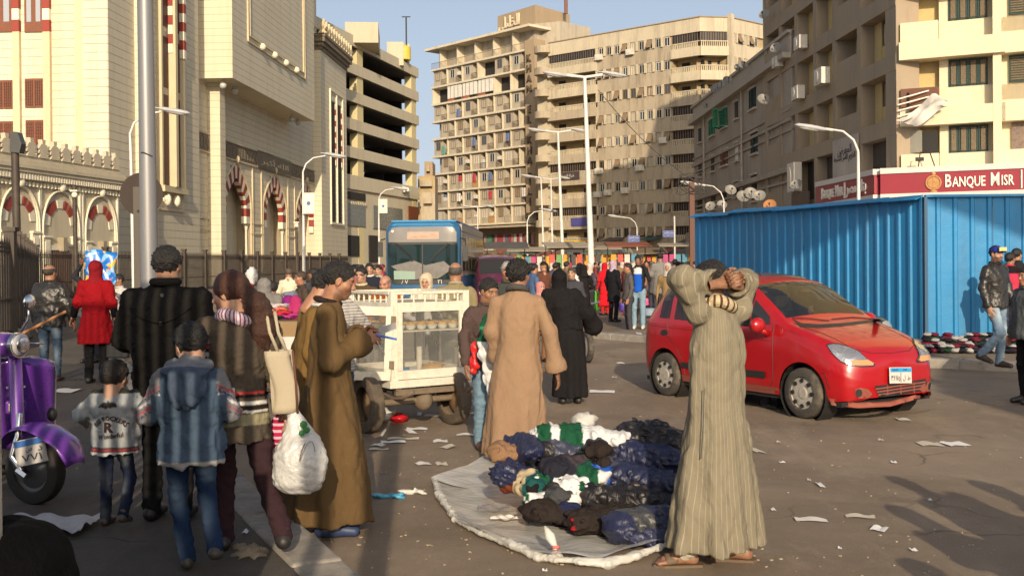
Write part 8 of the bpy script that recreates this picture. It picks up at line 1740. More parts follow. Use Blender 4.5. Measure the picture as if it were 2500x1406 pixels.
for (u, Y, rz, s_, hr_, tc, lc, ps, lab, sk, ex) in mid:
 p = at(u, 640, Y); z = .125 if (u > 1470 and Y < 34) else (.11 if p.x < -6.5 else 0)
 bas = dict(col=tc); bas.update(ex)
 if ps is LEAN and u > 700 and u < 720: ps = LEAN
 t = person(lab, (p.x, Y, z), R(rz), s_, sk, ps, head=(R(random.uniform(-15, 15)), R(-10 if ps else 0), 0), hair=hr_, top=bas, legs=lc if not isinstance(lc, dict) else lc, shoes=(.62, .6, .56) if u == 1558 else (.02, .018, .016), res=.019 if Y < 16 else .026, lod=0 if Y < 16 else 1, hs=s_ * .99)
 if u == 882: MB().sph((-.032, .098, 1.538), (.021, .008, .014), 10, 6).sph((.032, .098, 1.538), (.021, .008, .014), 10, 6).b(-.07, .07, .09, .10, 1.543, 1.548).build('sunglasses', M_BLK, t, smooth=True)
for u, Y in ((615, 22.8), (1402, 25.7)):
 q = at(u, 672 if u < 700 else 686, Y); cloth_blob('white_bag', 'white carrier bag at the side of the %s' % ('crimson sweater' if u < 700 else 'woman in black by the tall lamp'), [((0, 0, 0), (.14, .06, .2))], M_PB, q, cat_='bag', res=.03)
# ---- right side, before the hoarding
p = gp(2432, 898, .12)
cp = person('bearded young man in a leather jacket, jeans and blue and white cap stepping forward', (p.x, p.y, .12), R(-150), 1.03, SKL, dict(knR=(.12, .16, .50), anR=(.24, -.06, .20), elL=(-.26, -.0, 1.12), wrL=(-.24, .12, .86)), head=(R(-10), R(-4), 0), beard=.85, res=.015, hair=('cap', (.018, .03, .20)), top=dict(col=(.02, .02, .02), mat=lea, hem=.84, th=.03), legs=dict(col=(.2, .28, .36), fn=jean((.13, .19, .27), (.32, .40, .46))), shoes=(.05, .035, .025))
MB().box((0, 0, 0), (.13, .012, .06)).build('cap_badge', mat((.6, .5, .2), .6, name='cap_badge_yellow'), cp, loc=(.02, .135, 1.70), rz=R(-10));
p = at(2466, 640, 19.4); person('young man in a pink red and black t-shirt leaning by the blue hoarding', (p.x, 19.4, .12), R(-40), .98, SKD, dict(elR=(.28, .0, 1.14), wrR=(.2, .22, 1.2)), head=(R(-20), 0, 0), res=.02, top=dict(col=(.5, .03, .06), fn=fnmix((.48, .04, .08), (lambda V: V[:, 2] > 1.31, (.015, .012, .014)), (band(1.0, 1.02), (.015, .012, .014)), (band(1.05, 1.07), (.015, .012, .014)), (band(.94, .97), (.015, .012, .014)), (lambda V: (V[:, 0] > .2) & (V[:, 2] < 1.25), (.02, .02, .02))), name='t_shirt'), legs=(.04, .05, .08))
p = at(2483, 640, 20.1); person('dark haired man in a black jacket at the back by the blue hoarding', (p.x, 20.1, .12), R(-30), 1.03, SK, res=.02, head=(R(-30), 0, 0), top=dict(col=(.02, .02, .022)), legs=(.03, .03, .04))
p = gp(2512, 985, .0); person('person in a dark grey coat cut by the right edge of the photo', (p.x, p.y, 0), R(100), .93, SK, res=.018, wid=1.2, top=dict(col=(.085, .095, .10), hem=.80, th=.05, name='coat'), legs=(.012, .012, .013))
# ---- veiled head at the lower left corner, very near
p = at(30, 1400, 2.2); vl = person('person in a black veil sitting low in the bottom left corner, close to the camera', (p.x, p.y, -.56), R(0), .98, SK, res=.016, hair=('niqab', (.0015, .0015, .002)), legs=None, shoes=None, top=dict(col=(.0015, .0015, .002), hem=.75, th=.05, name='cloak'), hands=(None, None), hs=1.3)
MB().sph((.085, -.13, 1.57), .006).build('pin', M_CHR, vl)
# ---- people in the red car
for x, nm, col, hc_ in ((-.34, 'woman in a patterned top in the front passenger seat of the red hatchback', (.09, .06, .06), ('hijab', (.02, .018, .02))), (.36, 'driver of the red hatchback, dim behind the windscreen', (.03, .03, .04), ('short', BLK_H))):
 wp_ = car.location + rotm @ Vector((x, 1.72, -.02)); SJ = {k_: (v[0], v[1] * .7, v[2]) for k_, v in SEAT.items()}
 person(nm, wp_, car_rz + PI, .95, SKL, SJ, res=.024, lod=1, hair=hc_, top=dict(col=col, hem=.5), legs=(.03, .03, .04), hs=.95)
# ---- far crowd: a few kinds, copied
protos = []
kinds = [(('short', BLK_H), (.10, .09, .09), (.05, .05, .06), None), (('hijab', (.5, .45, .4)), (.06, .05, .07), (.03, .03, .03), FOLD), (('short', BLK_H), (.22, .21, .2), (.06, .08, .14), FOLD), (('hijab', (.35, .05, .08)), (.16, .05, .05), (.05, .04, .04), None), (('short', BLK_H), (.2, .05, .04), (.05, .05, .06), None), (('niqab', (.015, .015, .015)), (.015, .015, .015), (.012, .012, .012), FOLD), (('short', BLK_H), (.07, .12, .22), (.1, .1, .1), PHONE), (('hijab', (.42, .4, .38)), (.25, .17, .08), (.05, .05, .05), None), (('short', (.04, .03, .02)), (.20, .13, .08), (.05, .05, .06), FOLD)]
for i, (hr_, tc, lc, ps) in enumerate(kinds): protos.append(person('distant shopper with %s in the crowded street' % ('black hair and dark jacket', 'cream headscarf and dark dress', 'black hair and pale shirt', 'crimson headscarf', 'black hair and red top', 'black veil and robe', 'blue shirt and raised hand', 'white headscarf and yellow top', 'brown hair and brown coat')[i], (0, 200 + i, 0), 0, .97, SK, ps, hair=hr_, top=dict(col=tc, hem=.8 if i % 2 == 0 else .5), legs=lc, res=.04, lod=1, group='distant shoppers in the crowded market street', hs=.97))
rc = random.Random(21); used = set(); cnt = 0
spots = []
for i in range(165):
 u = rc.choice([rc.uniform(1200, 1700), rc.uniform(1290, 1700), rc.uniform(860, 935)]); Y = (rc.uniform(24, 38) if i % 6 == 0 and u > 1280 else rc.uniform(38, 96)) if u > 1100 else rc.uniform(30, 60)
 spots.append((u, Y))
for i, (u, Y) in enumerate(spots):
 k_ = rc.randrange(len(protos)); p = at(u, 640, Y); rzz = rc.uniform(-PI, PI)
 if k_ not in used: used.add(k_); protos[k_].location = (p.x, Y, 0); protos[k_].rotation_euler.z = rzz
 else: dup(protos[k_], (p.x, Y, 0), rzz)
# ---- bystanders beside and behind the camera, whose shadows fall into the picture
for i, (x, y, rz, lab) in enumerate(((3.33, 3.8, 20, 'bystander right of the camera whose shadow falls on the road'), (2.98, 2.8, -30, 'second bystander right of the camera, nearer the road centre'), (2.6, 1.5, 100, 'third bystander right of the camera, closest to it'), (-1.15, -.35, 0, 'bystander standing left behind the camera'), (-.55, -1.1, 0, 'bystander standing straight behind the camera'), (3.9, 3.6, 40, 'fourth bystander right of the camera'), (3.55, 3.2, 10, 'fifth bystander right of the camera'), (3.3, 2.6, 10, 'sixth bystander right of the camera'))):
 o = dup(protos[(0, 1, 2, 5, 6, 5, 0, 1)[i]], (x, y, 0), R(rz), lab)
 if 'group' in o: del o['group']
# ================================================================ goods, litter, stalls
# plastic sheet with the vendor's jackets
m_, n_, p_ = newmat('milky_plastic_sheet'); f_ = noisec(n_, 2.6, 4, .55, world_pos(n_), 2.5)
n_.links.new(mixc(n_, f_, (.66, .65, .60), (.80, .79, .74)), p_.inputs['Base Color']); p_.inputs['Roughness'].default_value = .16
n_.links.new(mathn(n_, 'ADD', mathn(n_, 'MULTIPLY', f_, .25), .55), p_.inputs['Alpha']); n_.links.new(bumpn(n_, noisec(n_, 4, 5, .55, world_pos(n_), .8), .3, .06), p_.inputs['Normal']); M_SHEET = m_
ol = [(1052, 1185), (1075, 1240), (1130, 1300), (1230, 1345), (1340, 1382), (1440, 1386), (1560, 1362), (1650, 1330), (1655, 1150), (1600, 1090), (1400, 1060), (1290, 1070), (1215, 1110), (1130, 1150)]
cen = gp(1380, 1230); ring = [gp(*q) - cen for q in ol]; nr = len(ring)
def shf(a, b):
 t = a * nr; i = int(t) % nr; f = t - int(t); e = ring[i].lerp(ring[(i + 1) % nr], f); r_ = b; x, y = e.x * r_, e.y * r_
 z = .010 + .005 * abs(math.sin(9 * x + 5 * y) * math.sin(7 * y - 3 * x)) + .02 * r_ ** 8 + .03 * r_ ** 5 * abs(math.sin(23 * a + 4 * b)); front = max(0, 1 - abs(a - .33) * 3.2)
 z += .035 * front * math.exp(-((r_ - .97) / .035) ** 2); return (x, y, z)
t = MB().grid(shf, 150, 26).build('plastic_sheet', M_SHEET, smooth=True); t.location = cen; tag(t, 'crumpled milky plastic sheet spread on the road under the jackets', 'plastic sheet')
wr = [((x + .03) * 1, y, .035 + .012 * math.sin(i * 2.1)) for i, (x, y) in enumerate([(gp(*q).x, gp(*q).y) for q in ((1052, 1182), (1062, 1222), (1100, 1275), (1160, 1315), (1235, 1345), (1300, 1368), (1345, 1380), (1400, 1388), (1470, 1385), (1540, 1370), (1600, 1352), (1650, 1335))])]
o = cloth_blob('rolled_edge', '', [(wr[i], wr[i + 1], .022 + .007 * math.sin(i * 1.7), .022 + .007 * math.sin(i * 1.7 + 1.7), (1, 1.9, 1)) for i in range(len(wr) - 1)], M_SHEET, None, parent=None, wa=.004, wf=50, res=.010); o.parent = t; o.location = -cen;
for k_ in ('label', 'category'):
 if k_ in o: del o[k_]
kn = gp(1357, 1372); kk = thing('tied_knot', 'twisted corner of the plastic sheet tied with pink string', 'knot', kn); MB().tube([(0, 0, .03), (-.0, .01, .08), (-.03, .03, .14), (-.06, .06, .19)], [.05, .014, .03, .008], 10).build('twist', M_SHEET, kk, smooth=True); M_PINK = mat((.55, .16, .14), .7, name='pink_string'); MB().tube([(.02 * math.cos(a), .01 + .02 * math.sin(a), .08 + a * .001) for a in [i * .6 for i in range(22)]] + [(.0, -.03, .05), (.0, -.06, .01)], .006, 5).build('string', M_PINK, kk, smooth=True)
def cx(*st):   # colours along the roll
 return lambda V: np.array([next((c for x_, c in st if v < x_), st[-1][1]) for v in V[:, 0] + .25 * V[:, 1]], np.float32)
G2 = (.055, .058, .062); DBR = (.026, .02, .018); KB = (.014, .012, .013)
gar_ = [ # u, v(base), z, prims scale, material, colour stops, label
 (1420, 1098, .20, .52, .10, 8, M_VC, ((-.32, WHT), (-.22, GRN), (-.16, WHT), (.0, GRN), (9, WHT)), 'green and white sports jacket on top of the pile, white sleeve to the right'),
 (1285, 1120, .12, .22, .085, -25, M_VS, ((9, NAV),), 'small shiny navy bundle at the far left corner of the pile'),
 (1235, 1128, .04, .14, .065, 30, M_VC, ((9, (.24, .14, .08)),), 'tan cloth bundle at the far left of the pile'),
 (1560, 1140, .22, .60, .105, -3, M_VS, ((-.40, NAV), (-.2, G2), (9, NAV)), 'navy jacket with grey yoke, uppermost on the right of the pile'),
 (1545, 1195, .15, .60, .10, 3, M_VS, ((-.35, NAV), (-.14, ROY), (9, NAV)), 'navy jacket with a bright blue stripe in the middle of the pile'),
 (1555, 1248, .14, .54, .095, -4, M_VS, ((9, KB),), 'shiny black jacket rolled below the blue striped one'),
 (1520, 1290, .05, .56, .085, -12, M_VC, ((-.38, (.3, .01, .02)), (9, DBR)), 'dark brown trousers with a red label in the pile'),
 (1600, 1335, .09, .48, .105, 2, M_VS, ((-.24, NAV), (-.08, G2), (9, NAV)), 'rolled shiny navy jacket at the near right of the pile'),
 (1625, 1355, .03, .42, .06, 4, M_VS, ((9, (.03, .035, .08)),), 'flat navy sleeve at the near edge of the pile'),
 (1350, 1212, .10, .30, .075, 18, M_VC, ((-.20, GRN), (-.11, WHT), (.08, GRN), (.14, WHT), (9, GRN)), 'green rolled jacket with two white bands at the left of the pile'),
 (1352, 1246, .035, .30, .055, 14, M_VC, ((-.22, GRN), (-.205, WHT), (-.19, GRN), (9, WHT)), 'long white roll with a green end lying in front of the pile'),
 (1400, 1215, .11, .12, .075, 60, M_VC, ((9, WHT),), 'white round rolled jacket end in the middle front of the pile'),
 (1285, 1205, .09, .20, .085, -20, M_VC, ((-.05, (.14, .035, .015)), (.05, (.42, .34, .22)), (9, (.012, .07, .07))), 'teal and rust brown bundle at the left of the pile'),
 (1255, 1185, .05, .14, .085, 60, M_VS, ((9, NAV),), 'navy bundle at the outer left of the pile'),
 (1600, 1098, .13, .34, .12, -10, M_VS, ((9, KB),), 'black quilted jacket at the back right of the pile'),
 (1400, 1165, .07, .40, .08, 10, M_VC, ((-.1, (.02, .02, .03)), (9, (.05, .04, .05))), 'dark garment squeezed in the middle of the pile'),
 (1430, 1185, .12, .22, .07, -50, M_VC, ((-.12, GRN), (-.08, WHT), (.1, GRN), (9, WHT)), 'green jacket with white piping in the heart of the pile')]
rj = random.Random(4)
gar_ = [(u, v, z, L, r_ * 1.12, a_ + rj.uniform(-38, 38), m_, s_, l_) for u, v, z, L, r_, a_, m_, s_, l_ in gar_]
for i in range(12): gar_.append((rj.uniform(1330, 1640), rj.uniform(1110, 1330), 0, rj.uniform(.16, .34), rj.uniform(.05, .08), rj.uniform(-80, 80), rj.choice((M_VS, M_VC)), ((rj.uniform(-.1, .1), rj.choice((NAV, KB, DBR, G2))), (9, rj.choice((NAV, KB, (.05, .055, .09), (.03, .03, .034))))), 'small dark sleeve or collar end poking out of the heap, %s' % ['uppermost left', 'upper middle', 'upper right', 'left of the blue stripe', 'right of the blue stripe', 'middle', 'lower middle', 'lower right', 'near edge', 'under the white roll', 'beside the black jacket', 'at the very right'][i]))
for i, (u, v, z, L, r_, a_, m__, stp_, lab) in enumerate(gar_):
 vc = v - 28; Y = 6.35 + (1330 - vc) / 275 * 1.1; q = at(u, vc, Y); z = max(.0, q.z - r_); h_ = L / 2
 cloth_blob('folded_jacket', lab, [((-h_, 0, r_), (-h_ * .2, .03, r_ * 1.1), r_, r_ * .9, (1, 1.25, .85)), ((-h_ * .2, .03, r_ * 1.1), (h_, -.02, r_ * .9), r_ * .95, r_ * .8, (1, 1.3, .85)), ((-h_ * .6, -.05, r_ * .7), (h_ * .7, -.07, r_ * .6), r_ * .6, r_ * .55)], m__, (q.x, q.y, z), R(a_), res=.0125, wa=.012, wf=40, seed=i, fn=cx(*stp_), group='jackets heaped on the plastic sheet')
q = at(1500, 1200, 7.3); cloth_blob('garment_mound', 'dark jumble of garments underneath the heaped jackets', [((-.35, -.3, .06), (.45, -.35, .06), .11, .10), ((-.45, .0, .08), (.5, .0, .16), .17, .18), ((-.4, .35, .13), (.5, .4, .26), .2, .22)], M_VC, (q.x, 7.15, -.02), R(0), 'garment pile', wa=.022, wf=26, fn=lambda V: np.where(np.sin(V[:, 0:1] * 9 + V[:, 1:2] * 13) > .2, np.array((.02, .022, .04)), np.array((.03, .026, .024))))
for u, v, w_, l_ in ((1205, 1255, .22, .10), (1235, 1280, .20, .03)):
 q = gp(u, v); o = MB().grid(lambda a, b: ((a - .5) * w_, (b - .5) * l_ * 2, .025 + .02 * math.sin(a * 8 + b * 3) * math.sin(b * 7)), 12, 6).build('clear_wrapper' if l_ > .05 else 'paper_scrap', glass((.3, .3, .32), .12, alpha=.5, name='clear_film') if l_ > .05 else M_SW, smooth=True); o.location = q + Vector((0, 0, .02)); tag(o, 'shiny clear wrapper lying on the plastic sheet' if l_ > .05 else 'long white paper strip lying on the plastic sheet', 'wrapper' if l_ > .05 else 'paper')
for u, v, r_, sq_, rz_, m__, l_ in ((1425, 1048, .13, .75, 0, M_SHEET, 'crumpled translucent plastic bag on the road behind the pile'), (945, 1025, .12, .6, 0, M_SHEET, 'torn whitish plastic bag under the food cart'), (975, 1030, .09, .6, 1, mat((.5, .01, .02), .3, name='red_plastic2', wp=False), 'torn red plastic bag under the food cart')):
 o = link('plastic_bag', lump('plastic_bag', r_, m__, int(u), 12, 8, sq_), None, loc=gp(u, v) + Vector((0, 0, r_ * .5)), rz=rz_); tag(o, l_, 'bag')
q = gp(950, 1215); cloth_blob('plastic_bag', 'flat pale blue plastic bag on the road by the brown galabeya', [((-.1, 0, .015), (.08, 0, .02), .03, .035, (1, 1, .6))], mat((.06, .3, .5), .3, name='blue_film', wp=False), q, cat_='bag', wa=.012, wf=50)
q = gp(1010, 1205); cloth_blob('clear_wrapper', 'crumpled clear wrapper left of the plastic sheet', [((-.06, 0, .015), (.06, 0, .02), .035, .03, (1, 1, .7))], M_SHEET, q, cat_='wrapper', wa=.015, wf=50)
# litter: strips and scraps
lit = [(1075, 1078, 40, 8, 10), (1095, 1092, 32, 12, -30), (1018, 1048, 60, 6, 0), (1140, 1062, 60, 5, 2), (1058, 1016, 50, 4, 0), (1024, 1012, 12, 10, 0), (936, 1058, 10, 26, 0), (985, 1072, 90, 5, 0), (960, 1080, 70, 6, 12), (925, 1087, 40, 7, -20), (925, 1098, 56, 4, 0), (1002, 1055, 22, 14, 20), (1032, 1133, 40, 9, 25), (1078, 1134, 30, 10, 15), (1470, 957, 72, 8, -6), (1515, 887, 22, 5, 0), (1500, 922, 14, 3, 0), (2003, 1186, 14, 15, 0), (1980, 1270, 90, 12, -6), (2100, 1262, 80, 10, -10), (2147, 1293, 44, 16, -35), (1888, 1246, 14, 6, 0), (1975, 1173, 10, 4, 0), (2230, 1345, 16, 7, 10), (1910, 1130, 18, 3, 0), (2150, 1075, 14, 3, 0), (2182, 1130, 14, 4, 0), (2205, 1025, 34, 7, 0), (2270, 1085, 60, 14, 0), (2330, 1085, 60, 14, 15), (2270, 1222, 12, 4, 0), (1900, 1080, 12, 3, 0), (1330, 1395, 14, 4, 10), (1160, 980, 30, 4, 0), (1845, 1100, 24, 20, 10), (1560, 815, 12, 6, 0), (1640, 805, 14, 5, 0), (1010, 985, 30, 5, 0), (880, 1100, 22, 5, 0), (1150, 1010, 20, 4, 10), (700, 1240, 14, 8, 20), (600, 1300, 18, 10, 0), (640, 1345, 12, 5, 0), (1265, 945, 10, 4, 0), (2050, 1340, 8, 4, 0), (160, 955, 70, 14, 0), (240, 1000, 20, 6, 0)]
M_LIT = [mat(c, .85, var=.08, name='scrap_paper') for c in ((.62, .6, .56), (.50, .46, .38), (.68, .68, .68))]
ords = ['pale', 'dusty', 'bright white']
for i, (u, v, du, dv_, a_) in enumerate(lit):
 left = u < 845 and v > 1000; q = gp(u, v, .115 if (left and u < 700) or u < 300 else (.13 if v < 830 else .003)); Y = q.y; lx = .85 * du / FPX * Y; ly = dv_ / FPX * Y * (Y / 1.7) * .6
 lx, ly = max(lx, .02), max(min(ly, .5), .02); k_ = (3 if dv_ > 12 else 2)
 o = MB().grid(lambda a, b: ((a - .5) * lx, (b - .5) * ly + .15 * ly * math.sin(a * 5), .004 + .010 * abs(math.sin(a * 4 + i)) * (.4 + b)), 6, 3).build('paper_scrap', M_LIT[i % 3], smooth=True); o.location = q; o.rotation_euler.z = R(a_)
 where = 'near the striped galabeya' if u > 1800 else 'behind the clothes pile' if u > 1250 else 'on the road by the food cart' if u > 840 else 'on the shaded pavement'
 tag(o, '%s %s of paper littering the ground %s' % (ords[i % 3], 'strip' if du > 35 else 'scrap', where), 'paper', 'paper scraps littering the street')
gr = MB(); rg = random.Random(3)
for i in range(450):
 u, v = rg.uniform(560, 2500), rg.uniform(860, 1406); q = gp(u, v); s_ = rg.uniform(.004, .014); gr.box((q.x, q.y, .003), (s_, s_ * rg.uniform(.5, 1.6), s_ * .5), rz=rg.uniform(0, 3))
gr.build('grit', mat((.34, .28, .2), .9, var=.5, vs=8, name='grit_stone'), kind='stuff')
q = gp(70, 1290, .12); o = MB().grid(lambda a, b: ((a - .5) * .75, (b - .5) * .42, .02 + .035 * abs(math.sin(a * 13 + b * 4) * math.sin(b * 9 + a * 5))), 30, 16).build('crumpled_sheet', mat((.42, .41, .42), .6, var=.2, vs=9, bump=.6, bs=20, name='dirty_plastic'), smooth=True); o.location = q; tag(o, 'crumpled whitish plastic lying on the pavement under the scooter', 'plastic sheet')
for u, v, r_ in ((612, 1352, .085), (585, 1335, .04), (690, 1215, .03)): q = gp(u, v, .11); o = link('stone', lump('stone', r_, mat((.25, .21, .15), .9, var=.3, name='stone_grey', wp=False), int(u)), None, loc=q); tag(o, 'pale broken stone beside the kerb, %s' % ('the largest' if r_ > .08 else 'small, left of the largest' if r_ > .035 else 'small, near the white bag'), 'stone', 'stones beside the kerb')
# ---- vendor's stall left of the brown galabeya
bx = lambda u, v, Y: at(u, v, Y)
def boxthing(nm, lab, cat_, u0, u1, v0, v1, Y, m, dep=.5, rz=0, bev=.01):
 a, b = at(u0, v1, Y), at(u1, v0, Y); t = MB().b(-(b.x - a.x) / 2, (b.x - a.x) / 2, 0, dep, 0, b.z - a.z).build(nm, m, bevel=bev); t.location = ((a.x + b.x) / 2, Y, a.z); t.rotation_euler.z = rz; return tag(t, lab, cat_)
M_CB = mat((.27, .18, .09), .9, var=.15, vs=8, bump=.3, bs=20, name='cardboard'); M_ORG = mat((.75, .27, .02), .5, var=.05, name='orange_band')
boxthing('cardboard_box', 'brown cardboard box on the stall left of the brown galabeya', 'box', 652, 735, 785, 825, 10.2, M_CB); boxthing('foam_box', 'white foam box under the cardboard box on the stall', 'box', 654, 735, 822, 856, 10.15, M_SW); boxthing('orange_crate', 'orange crate below the white foam box', 'crate', 656, 735, 856, 872, 10.1, M_ORG); boxthing('stall_table', 'low dark stall table carrying boxes and clothes', 'table', 640, 800, 872, 950, 10.3, mat((.09, .07, .06), .9, name='dark_plank'), 1.4)
fc_ = [((.62, .16, .10), 645, 705, 757, 'coral folded shirt'), ((.45, .03, .06), 655, 715, 766, 'red folded shirt'), ((.5, .45, .45), 650, 700, 748, 'pale folded shirt'), ((.03, .03, .04), 648, 690, 775, 'black folded shirt'), ((.35, .04, .2), 690, 725, 772, 'magenta folded shirt'), ((.2, .1, .3), 672, 712, 888, 'violet packed scarf'), ((.4, .15, .3), 676, 714, 905, 'pink packed scarf'), ((.15, .1, .25), 672, 712, 922, 'dark violet packed scarf')]
for c_, u0, u1, v_, l_ in fc_:
 q = at((u0 + u1) / 2, v_, 10.5 if v_ < 800 else 10.0); cloth_blob('folded_shirt', '%s %s the boxes on the stall by the brown galabeya' % (l_, 'above' if v_ < 800 else 'below'), [((-.09, 0, 0), (.09, .0, .01), .035, .03, (1, 2.4, .8))], cloth(c_), q, R(-12), wa=.01, wf=50, res=.014)
q = at(672, 820, 10.05); cloth_blob('draped_trousers', 'black trousers draped over the front of the stall boxes', [((-.06, 0, .1), (-.05, -.03, -.12), .045, .03, (1, .5, 1)), ((.02, 0, .1), (.05, -.03, -.16), .05, .02, (1, .5, 1))], cloth((.02, .02, .022)), q, wa=.01)
q = at(722, 755, 11.0); cloth_blob('backpack', 'pink and black backpack standing on the stall clothes', [((0, 0, -.08), (0, 0, .08), .09, .07, (1, .7, 1))], cloth((.35, .03, .12)), q, cat_='backpack')
# ---- folded clothes along the hoarding
cols_ = [(.02, .02, .025), (.45, .44, .42), (.02, .02, .03), (.16, .02, .04), (.35, .34, .34), (.03, .035, .05), (.015, .05, .03)]
ms_ = [lump('folded_garment', 1, cloth(c), i, 10, 6, 1) for i, c in enumerate(cols_)]
nmc = ['black', 'off-white', 'black', 'maroon', 'grey', 'dark blue', 'dark green']
for r__ in range(3):
 for i in range(15):
  u = 2262 + i * 17 + r__ * 5; k_ = rg.randrange(7); q = gp(u, 862 - r__ * 9, .13); o = link('folded_garment', ms_[k_], None, loc=q + Vector((0, .1 * r__, .05 + .035 * r__)), rz=rg.uniform(-.4, .4), scale=(.085, .12, .035 + .02 * rg.random())); tag(o, '%s folded garment, %s row, by the blue hoarding, %s' % (nmc[k_], ['front', 'middle', 'back'][r__], 'beside the white bundle' if i < 3 else 'left of the capped man' if i < 9 else 'behind the capped man' if i < 13 else 'by the right photo edge'), 'garment', 'folded garments by the hoarding')
  if rg.random() < .75: o = link('folded_garment', ms_[rg.choice((0, 1, 4, 3))], None, loc=q + Vector((.03, .1 * r__, .12 + .035 * r__)), rz=rg.uniform(-.4, .4), scale=(.08, .10, .03)); tag(o, 'folded garment lying on a %s one in the %s row by the blue hoarding' % (nmc[k_], ['front', 'middle', 'back'][r__]), 'garment', 'folded garments by the hoarding')
q = gp(2256, 850, .13); cloth_blob('white_bundle', 'white cloth bundle at the left end of the folded clothes', [((-.1, 0, .06), (.2, 0, .07), .09, .09, (1, 1, .7))], cloth((.45, .44, .43)), q, cat_='bundle', res=.025)
# ---- coloured bags and goods on the far pavement
for i, (u0, u1, v0, v1, Y, c_, l_) in enumerate(((1434, 1460, 712, 760, 34, (.08, .42, .04), 'bright green'), (1460, 1476, 714, 756, 36, (.05, .14, .04), 'dark green'), (1462, 1470, 706, 735, 38, (.09, .04, .3), 'violet'), (1474, 1497, 712, 760, 34, (.55, .04, .03), 'red'), (1510, 1532, 738, 758, 33, (.06, .03, .28), 'deep violet'), (1571, 1585, 728, 745, 33, (.6, .08, .25), 'pink'), (1586, 1600, 722, 745, 34, (.12, .3, .5), 'light blue'), (1590, 1612, 745, 757, 30, (.06, .15, .4), 'blue'), (1520, 1545, 757, 768, 31, (.4, .04, .1), 'crimson'), (1570, 1600, 752, 770, 29, (.25, .32, .42), 'pale blue'), (1437, 1442, 700, 712, 36, (.6, .4, .05), 'yellow'))):
 a, b = at(u0, v1, Y), at(u1, v0, Y); w_ = b.x - a.x; h_ = b.z - a.z
 o = MB().lathe([(w_ * .46, 0), (w_ * .5, h_ * .1), (w_ * .46, h_ * .5), (w_ * .5, h_ * .9), (w_ * .42, h_)], 12).build('goods_bag', cloth(c_, rough=.5), smooth=50); o.location = ((a.x + b.x) / 2, Y, max(a.z, .13)); tag(o, '%s bag of goods on the far pavement behind the street' % l_, 'bag')
# ---- market stalls with goods, far
MC = [mat(c, .9, var=.3, vs=3, name='market_cloth') for c in ((.5, .1, .08), (.6, .55, .5), (.55, .3, .05), (.1, .25, .35), (.15, .3, .12), (.4, .08, .2), (.08, .07, .07))]
gl_ = [lump('goods_heap', 1, m_, i, 14, 8, .8) for i, m_ in enumerate(MC)]; AW = [mat(c, .9, var=.25, vs=2, name='stall_tarp') for c in ((.16, .12, .08), (.08, .075, .07), (.22, .07, .04), (.1, .14, .12), (.3, .26, .2))]
wh = ['red', 'white', 'orange', 'blue', 'green', 'pink', 'black']
for i in range(26):
 u = 1215 + i * 18.5 + rg.uniform(-4, 4); Y = rg.uniform(66, 118); p = at(u, 640, Y); k_ = rg.randrange(7); t = thing('market_stall', 'market stall with %s goods under %s tarpaulin in the far street' % (wh[k_], ['a brown', 'a dark', 'a rusty', 'a greenish', 'a sand coloured'][i % 5]), 'stall', (p.x, Y, 0), rg.uniform(-.2, .2), 'market stalls in the far street')
 MB().b(-1.2, 1.2, -.5, .5, .7, .8).build('table', AW[1], t); link('goods', gl_[k_], t, loc=(-.4, 0, .95), scale=(.8, .45, .35)); link('goods', gl_[(k_ + 3) % 7], t, loc=(.7, 0, .9), scale=(.5, .45, .3))
 for q in range(5): MB().b(-1.1 + q * .45, -.75 + q * .45, -.05, .05, 1.25 + rg.random() * .2, 2.15).build('hanging_garment', rg.choice(MC), t)
 for x in (-1.25, 1.25): MB().tube([(x, .4, 0), (x, .4, 2.6)], .03, 5).build('pole', M_GDARK, t)
 MB().box((0, -.1, 2.55 + rg.uniform(-.1, .3)), (2.9, 1.9, .06), M=Matrix.Rotation(R(rg.uniform(6, 16)), 3, 'X')).build('tarpaulin', AW[i % 5], t)
# motorbike behind the black abaya
p = gp(1434, 885); t = thing('motorbike', 'small dusty motorbike standing behind the woman in the black abaya', 'motorbike', (p.x, p.y, 0), R(14))
for y in (0, 1.2): wheel(t, (0, y, .27), .27, .09, -PI / 2, hole=False)
MB().tube([(0, 0, .27), (0, .25, .75), (0, .9, .5), (0, 1.2, .27)], .03, 8).tube([(0, .3, .7), (0, .45, .35), (0, .9, .35)], .05, 8).build('frame', M_CGR, t); MB().sph((0, .45, .72), (.13, .25, .12), 14, 8).build('tank', mat((.4, .03, .02), .3, name='tank_red'), t, smooth=True); MB().b(-.12, .12, .65, 1.3, .70, .78).build('seat', M_BLK, t, bevel=.03); MB().tube([(-.33, .3, 1.0), (0, .2, .95), (.33, .3, 1.0)], .015, 6).build('handlebar', M_CHR, t)
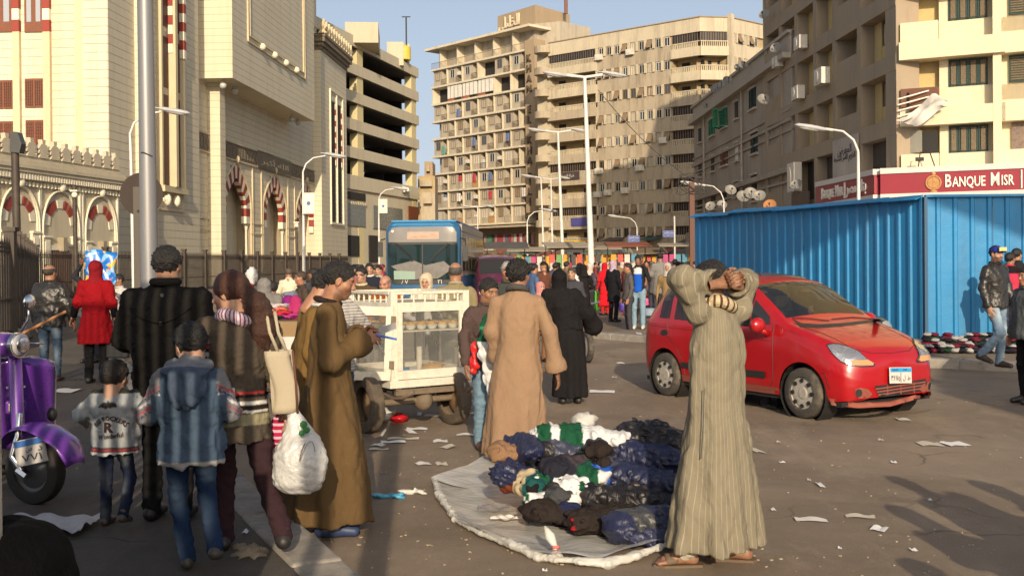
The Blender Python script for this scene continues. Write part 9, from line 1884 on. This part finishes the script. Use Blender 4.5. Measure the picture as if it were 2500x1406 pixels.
# ================================================================ railing, posts and added shade casters out of view
def rail_at(Y, x0, x1, z0, z1, lab, per=.092, bw=.052, wall=1.9):
 t = thing('tall_railing', lab, 'railing', (x0, Y, 0)); b = MB().b(-bw / 2, bw / 2, -.02, .02, 0, z1 - wall).mesh('railing_bar', M_IRON); n = int((x1 - x0) / per)
 MB().b(0, x1 - x0, -.12, .12, 0, wall).build('base_wall', M_KERB, t)  # unseen wall added, tall enough to darken the left pavement
 for i in range(n): link('railing_bar', b, t, loc=((i + .5) * per, 0, wall))
 MB().b(0, x1 - x0, -.04, .04, z1 - .06, z1).b(0, x1 - x0, -.04, .04, z1 - .9, z1 - .84).build('top_rail', M_IRON, t)
rail_at(2.0, -2.35, -1.02, 0, 3.3, 'tall iron railing on an added shade wall beside the pavement, left of the camera'); rail_at(2.2, -6.5, -2.35, 0, 5.6, 'taller iron railing on an added shade wall at the far left beside the camera', wall=2.1)
for x, y, h_, r_, l_ in ((-.20, -1.0, 4.5, .085, 'signpost standing right behind the camera'), (-.50, -1.2, 4.2, .05, 'thin post behind the camera')): t = MB().tube([(0, 0, 0), (0, 0, h_)], r_, 12).build('post', M_IRON); t.location = (x, y, 0); tag(t, l_, 'post')
def shade_sheet(lab, pts, Yc=-6.0):  # added unseen sheet, its outline projected back from the wanted shadow
 P_ = [p + SD * ((Yc - p.y) / SD.y) for p in pts]; c = P_[0]; m = MB(); n = len(P_); m.add([(p.x - c.x, y, p.z - c.z) for y in (0, .04) for p in P_], [tuple(range(n)), tuple(range(2 * n - 1, n - 1, -1))] + [(i, i + n, (i + 1) % n + n, (i + 1) % n) for i in range(n)])
 o = m.build('shadow_caster', AW[4]); o.location = c; tag(o, lab, 'shade caster')
hp = lambda f, u, v: f.P(*[(lambda h: (h[0], 0, h[1]))(f.hit(u, v))][0])
shade_sheet('unseen sheet added behind the camera to shade the left of the hoarding', [hp(HF, 2262, 478), hp(HF, 1900, 650), hp(HF, 1840, 760), hp(HF, 1690, 760), hp(HF, 1690, 520)])
shade_sheet('unseen sheet added behind the camera to shade the upper right of the hoarding', [hp(HR, 2264, 478), hp(HR, 2264, 494), hp(HR, 2500, 582), hp(HR, 2640, 630), hp(HR, 2640, 478)])
shade_sheet('unseen sheet added behind the camera to shade the road at the right', [gp(2288, 958), gp(2500, 1016), gp(2640, 1050), gp(2640, 905), gp(2500, 905), gp(2296, 892)])
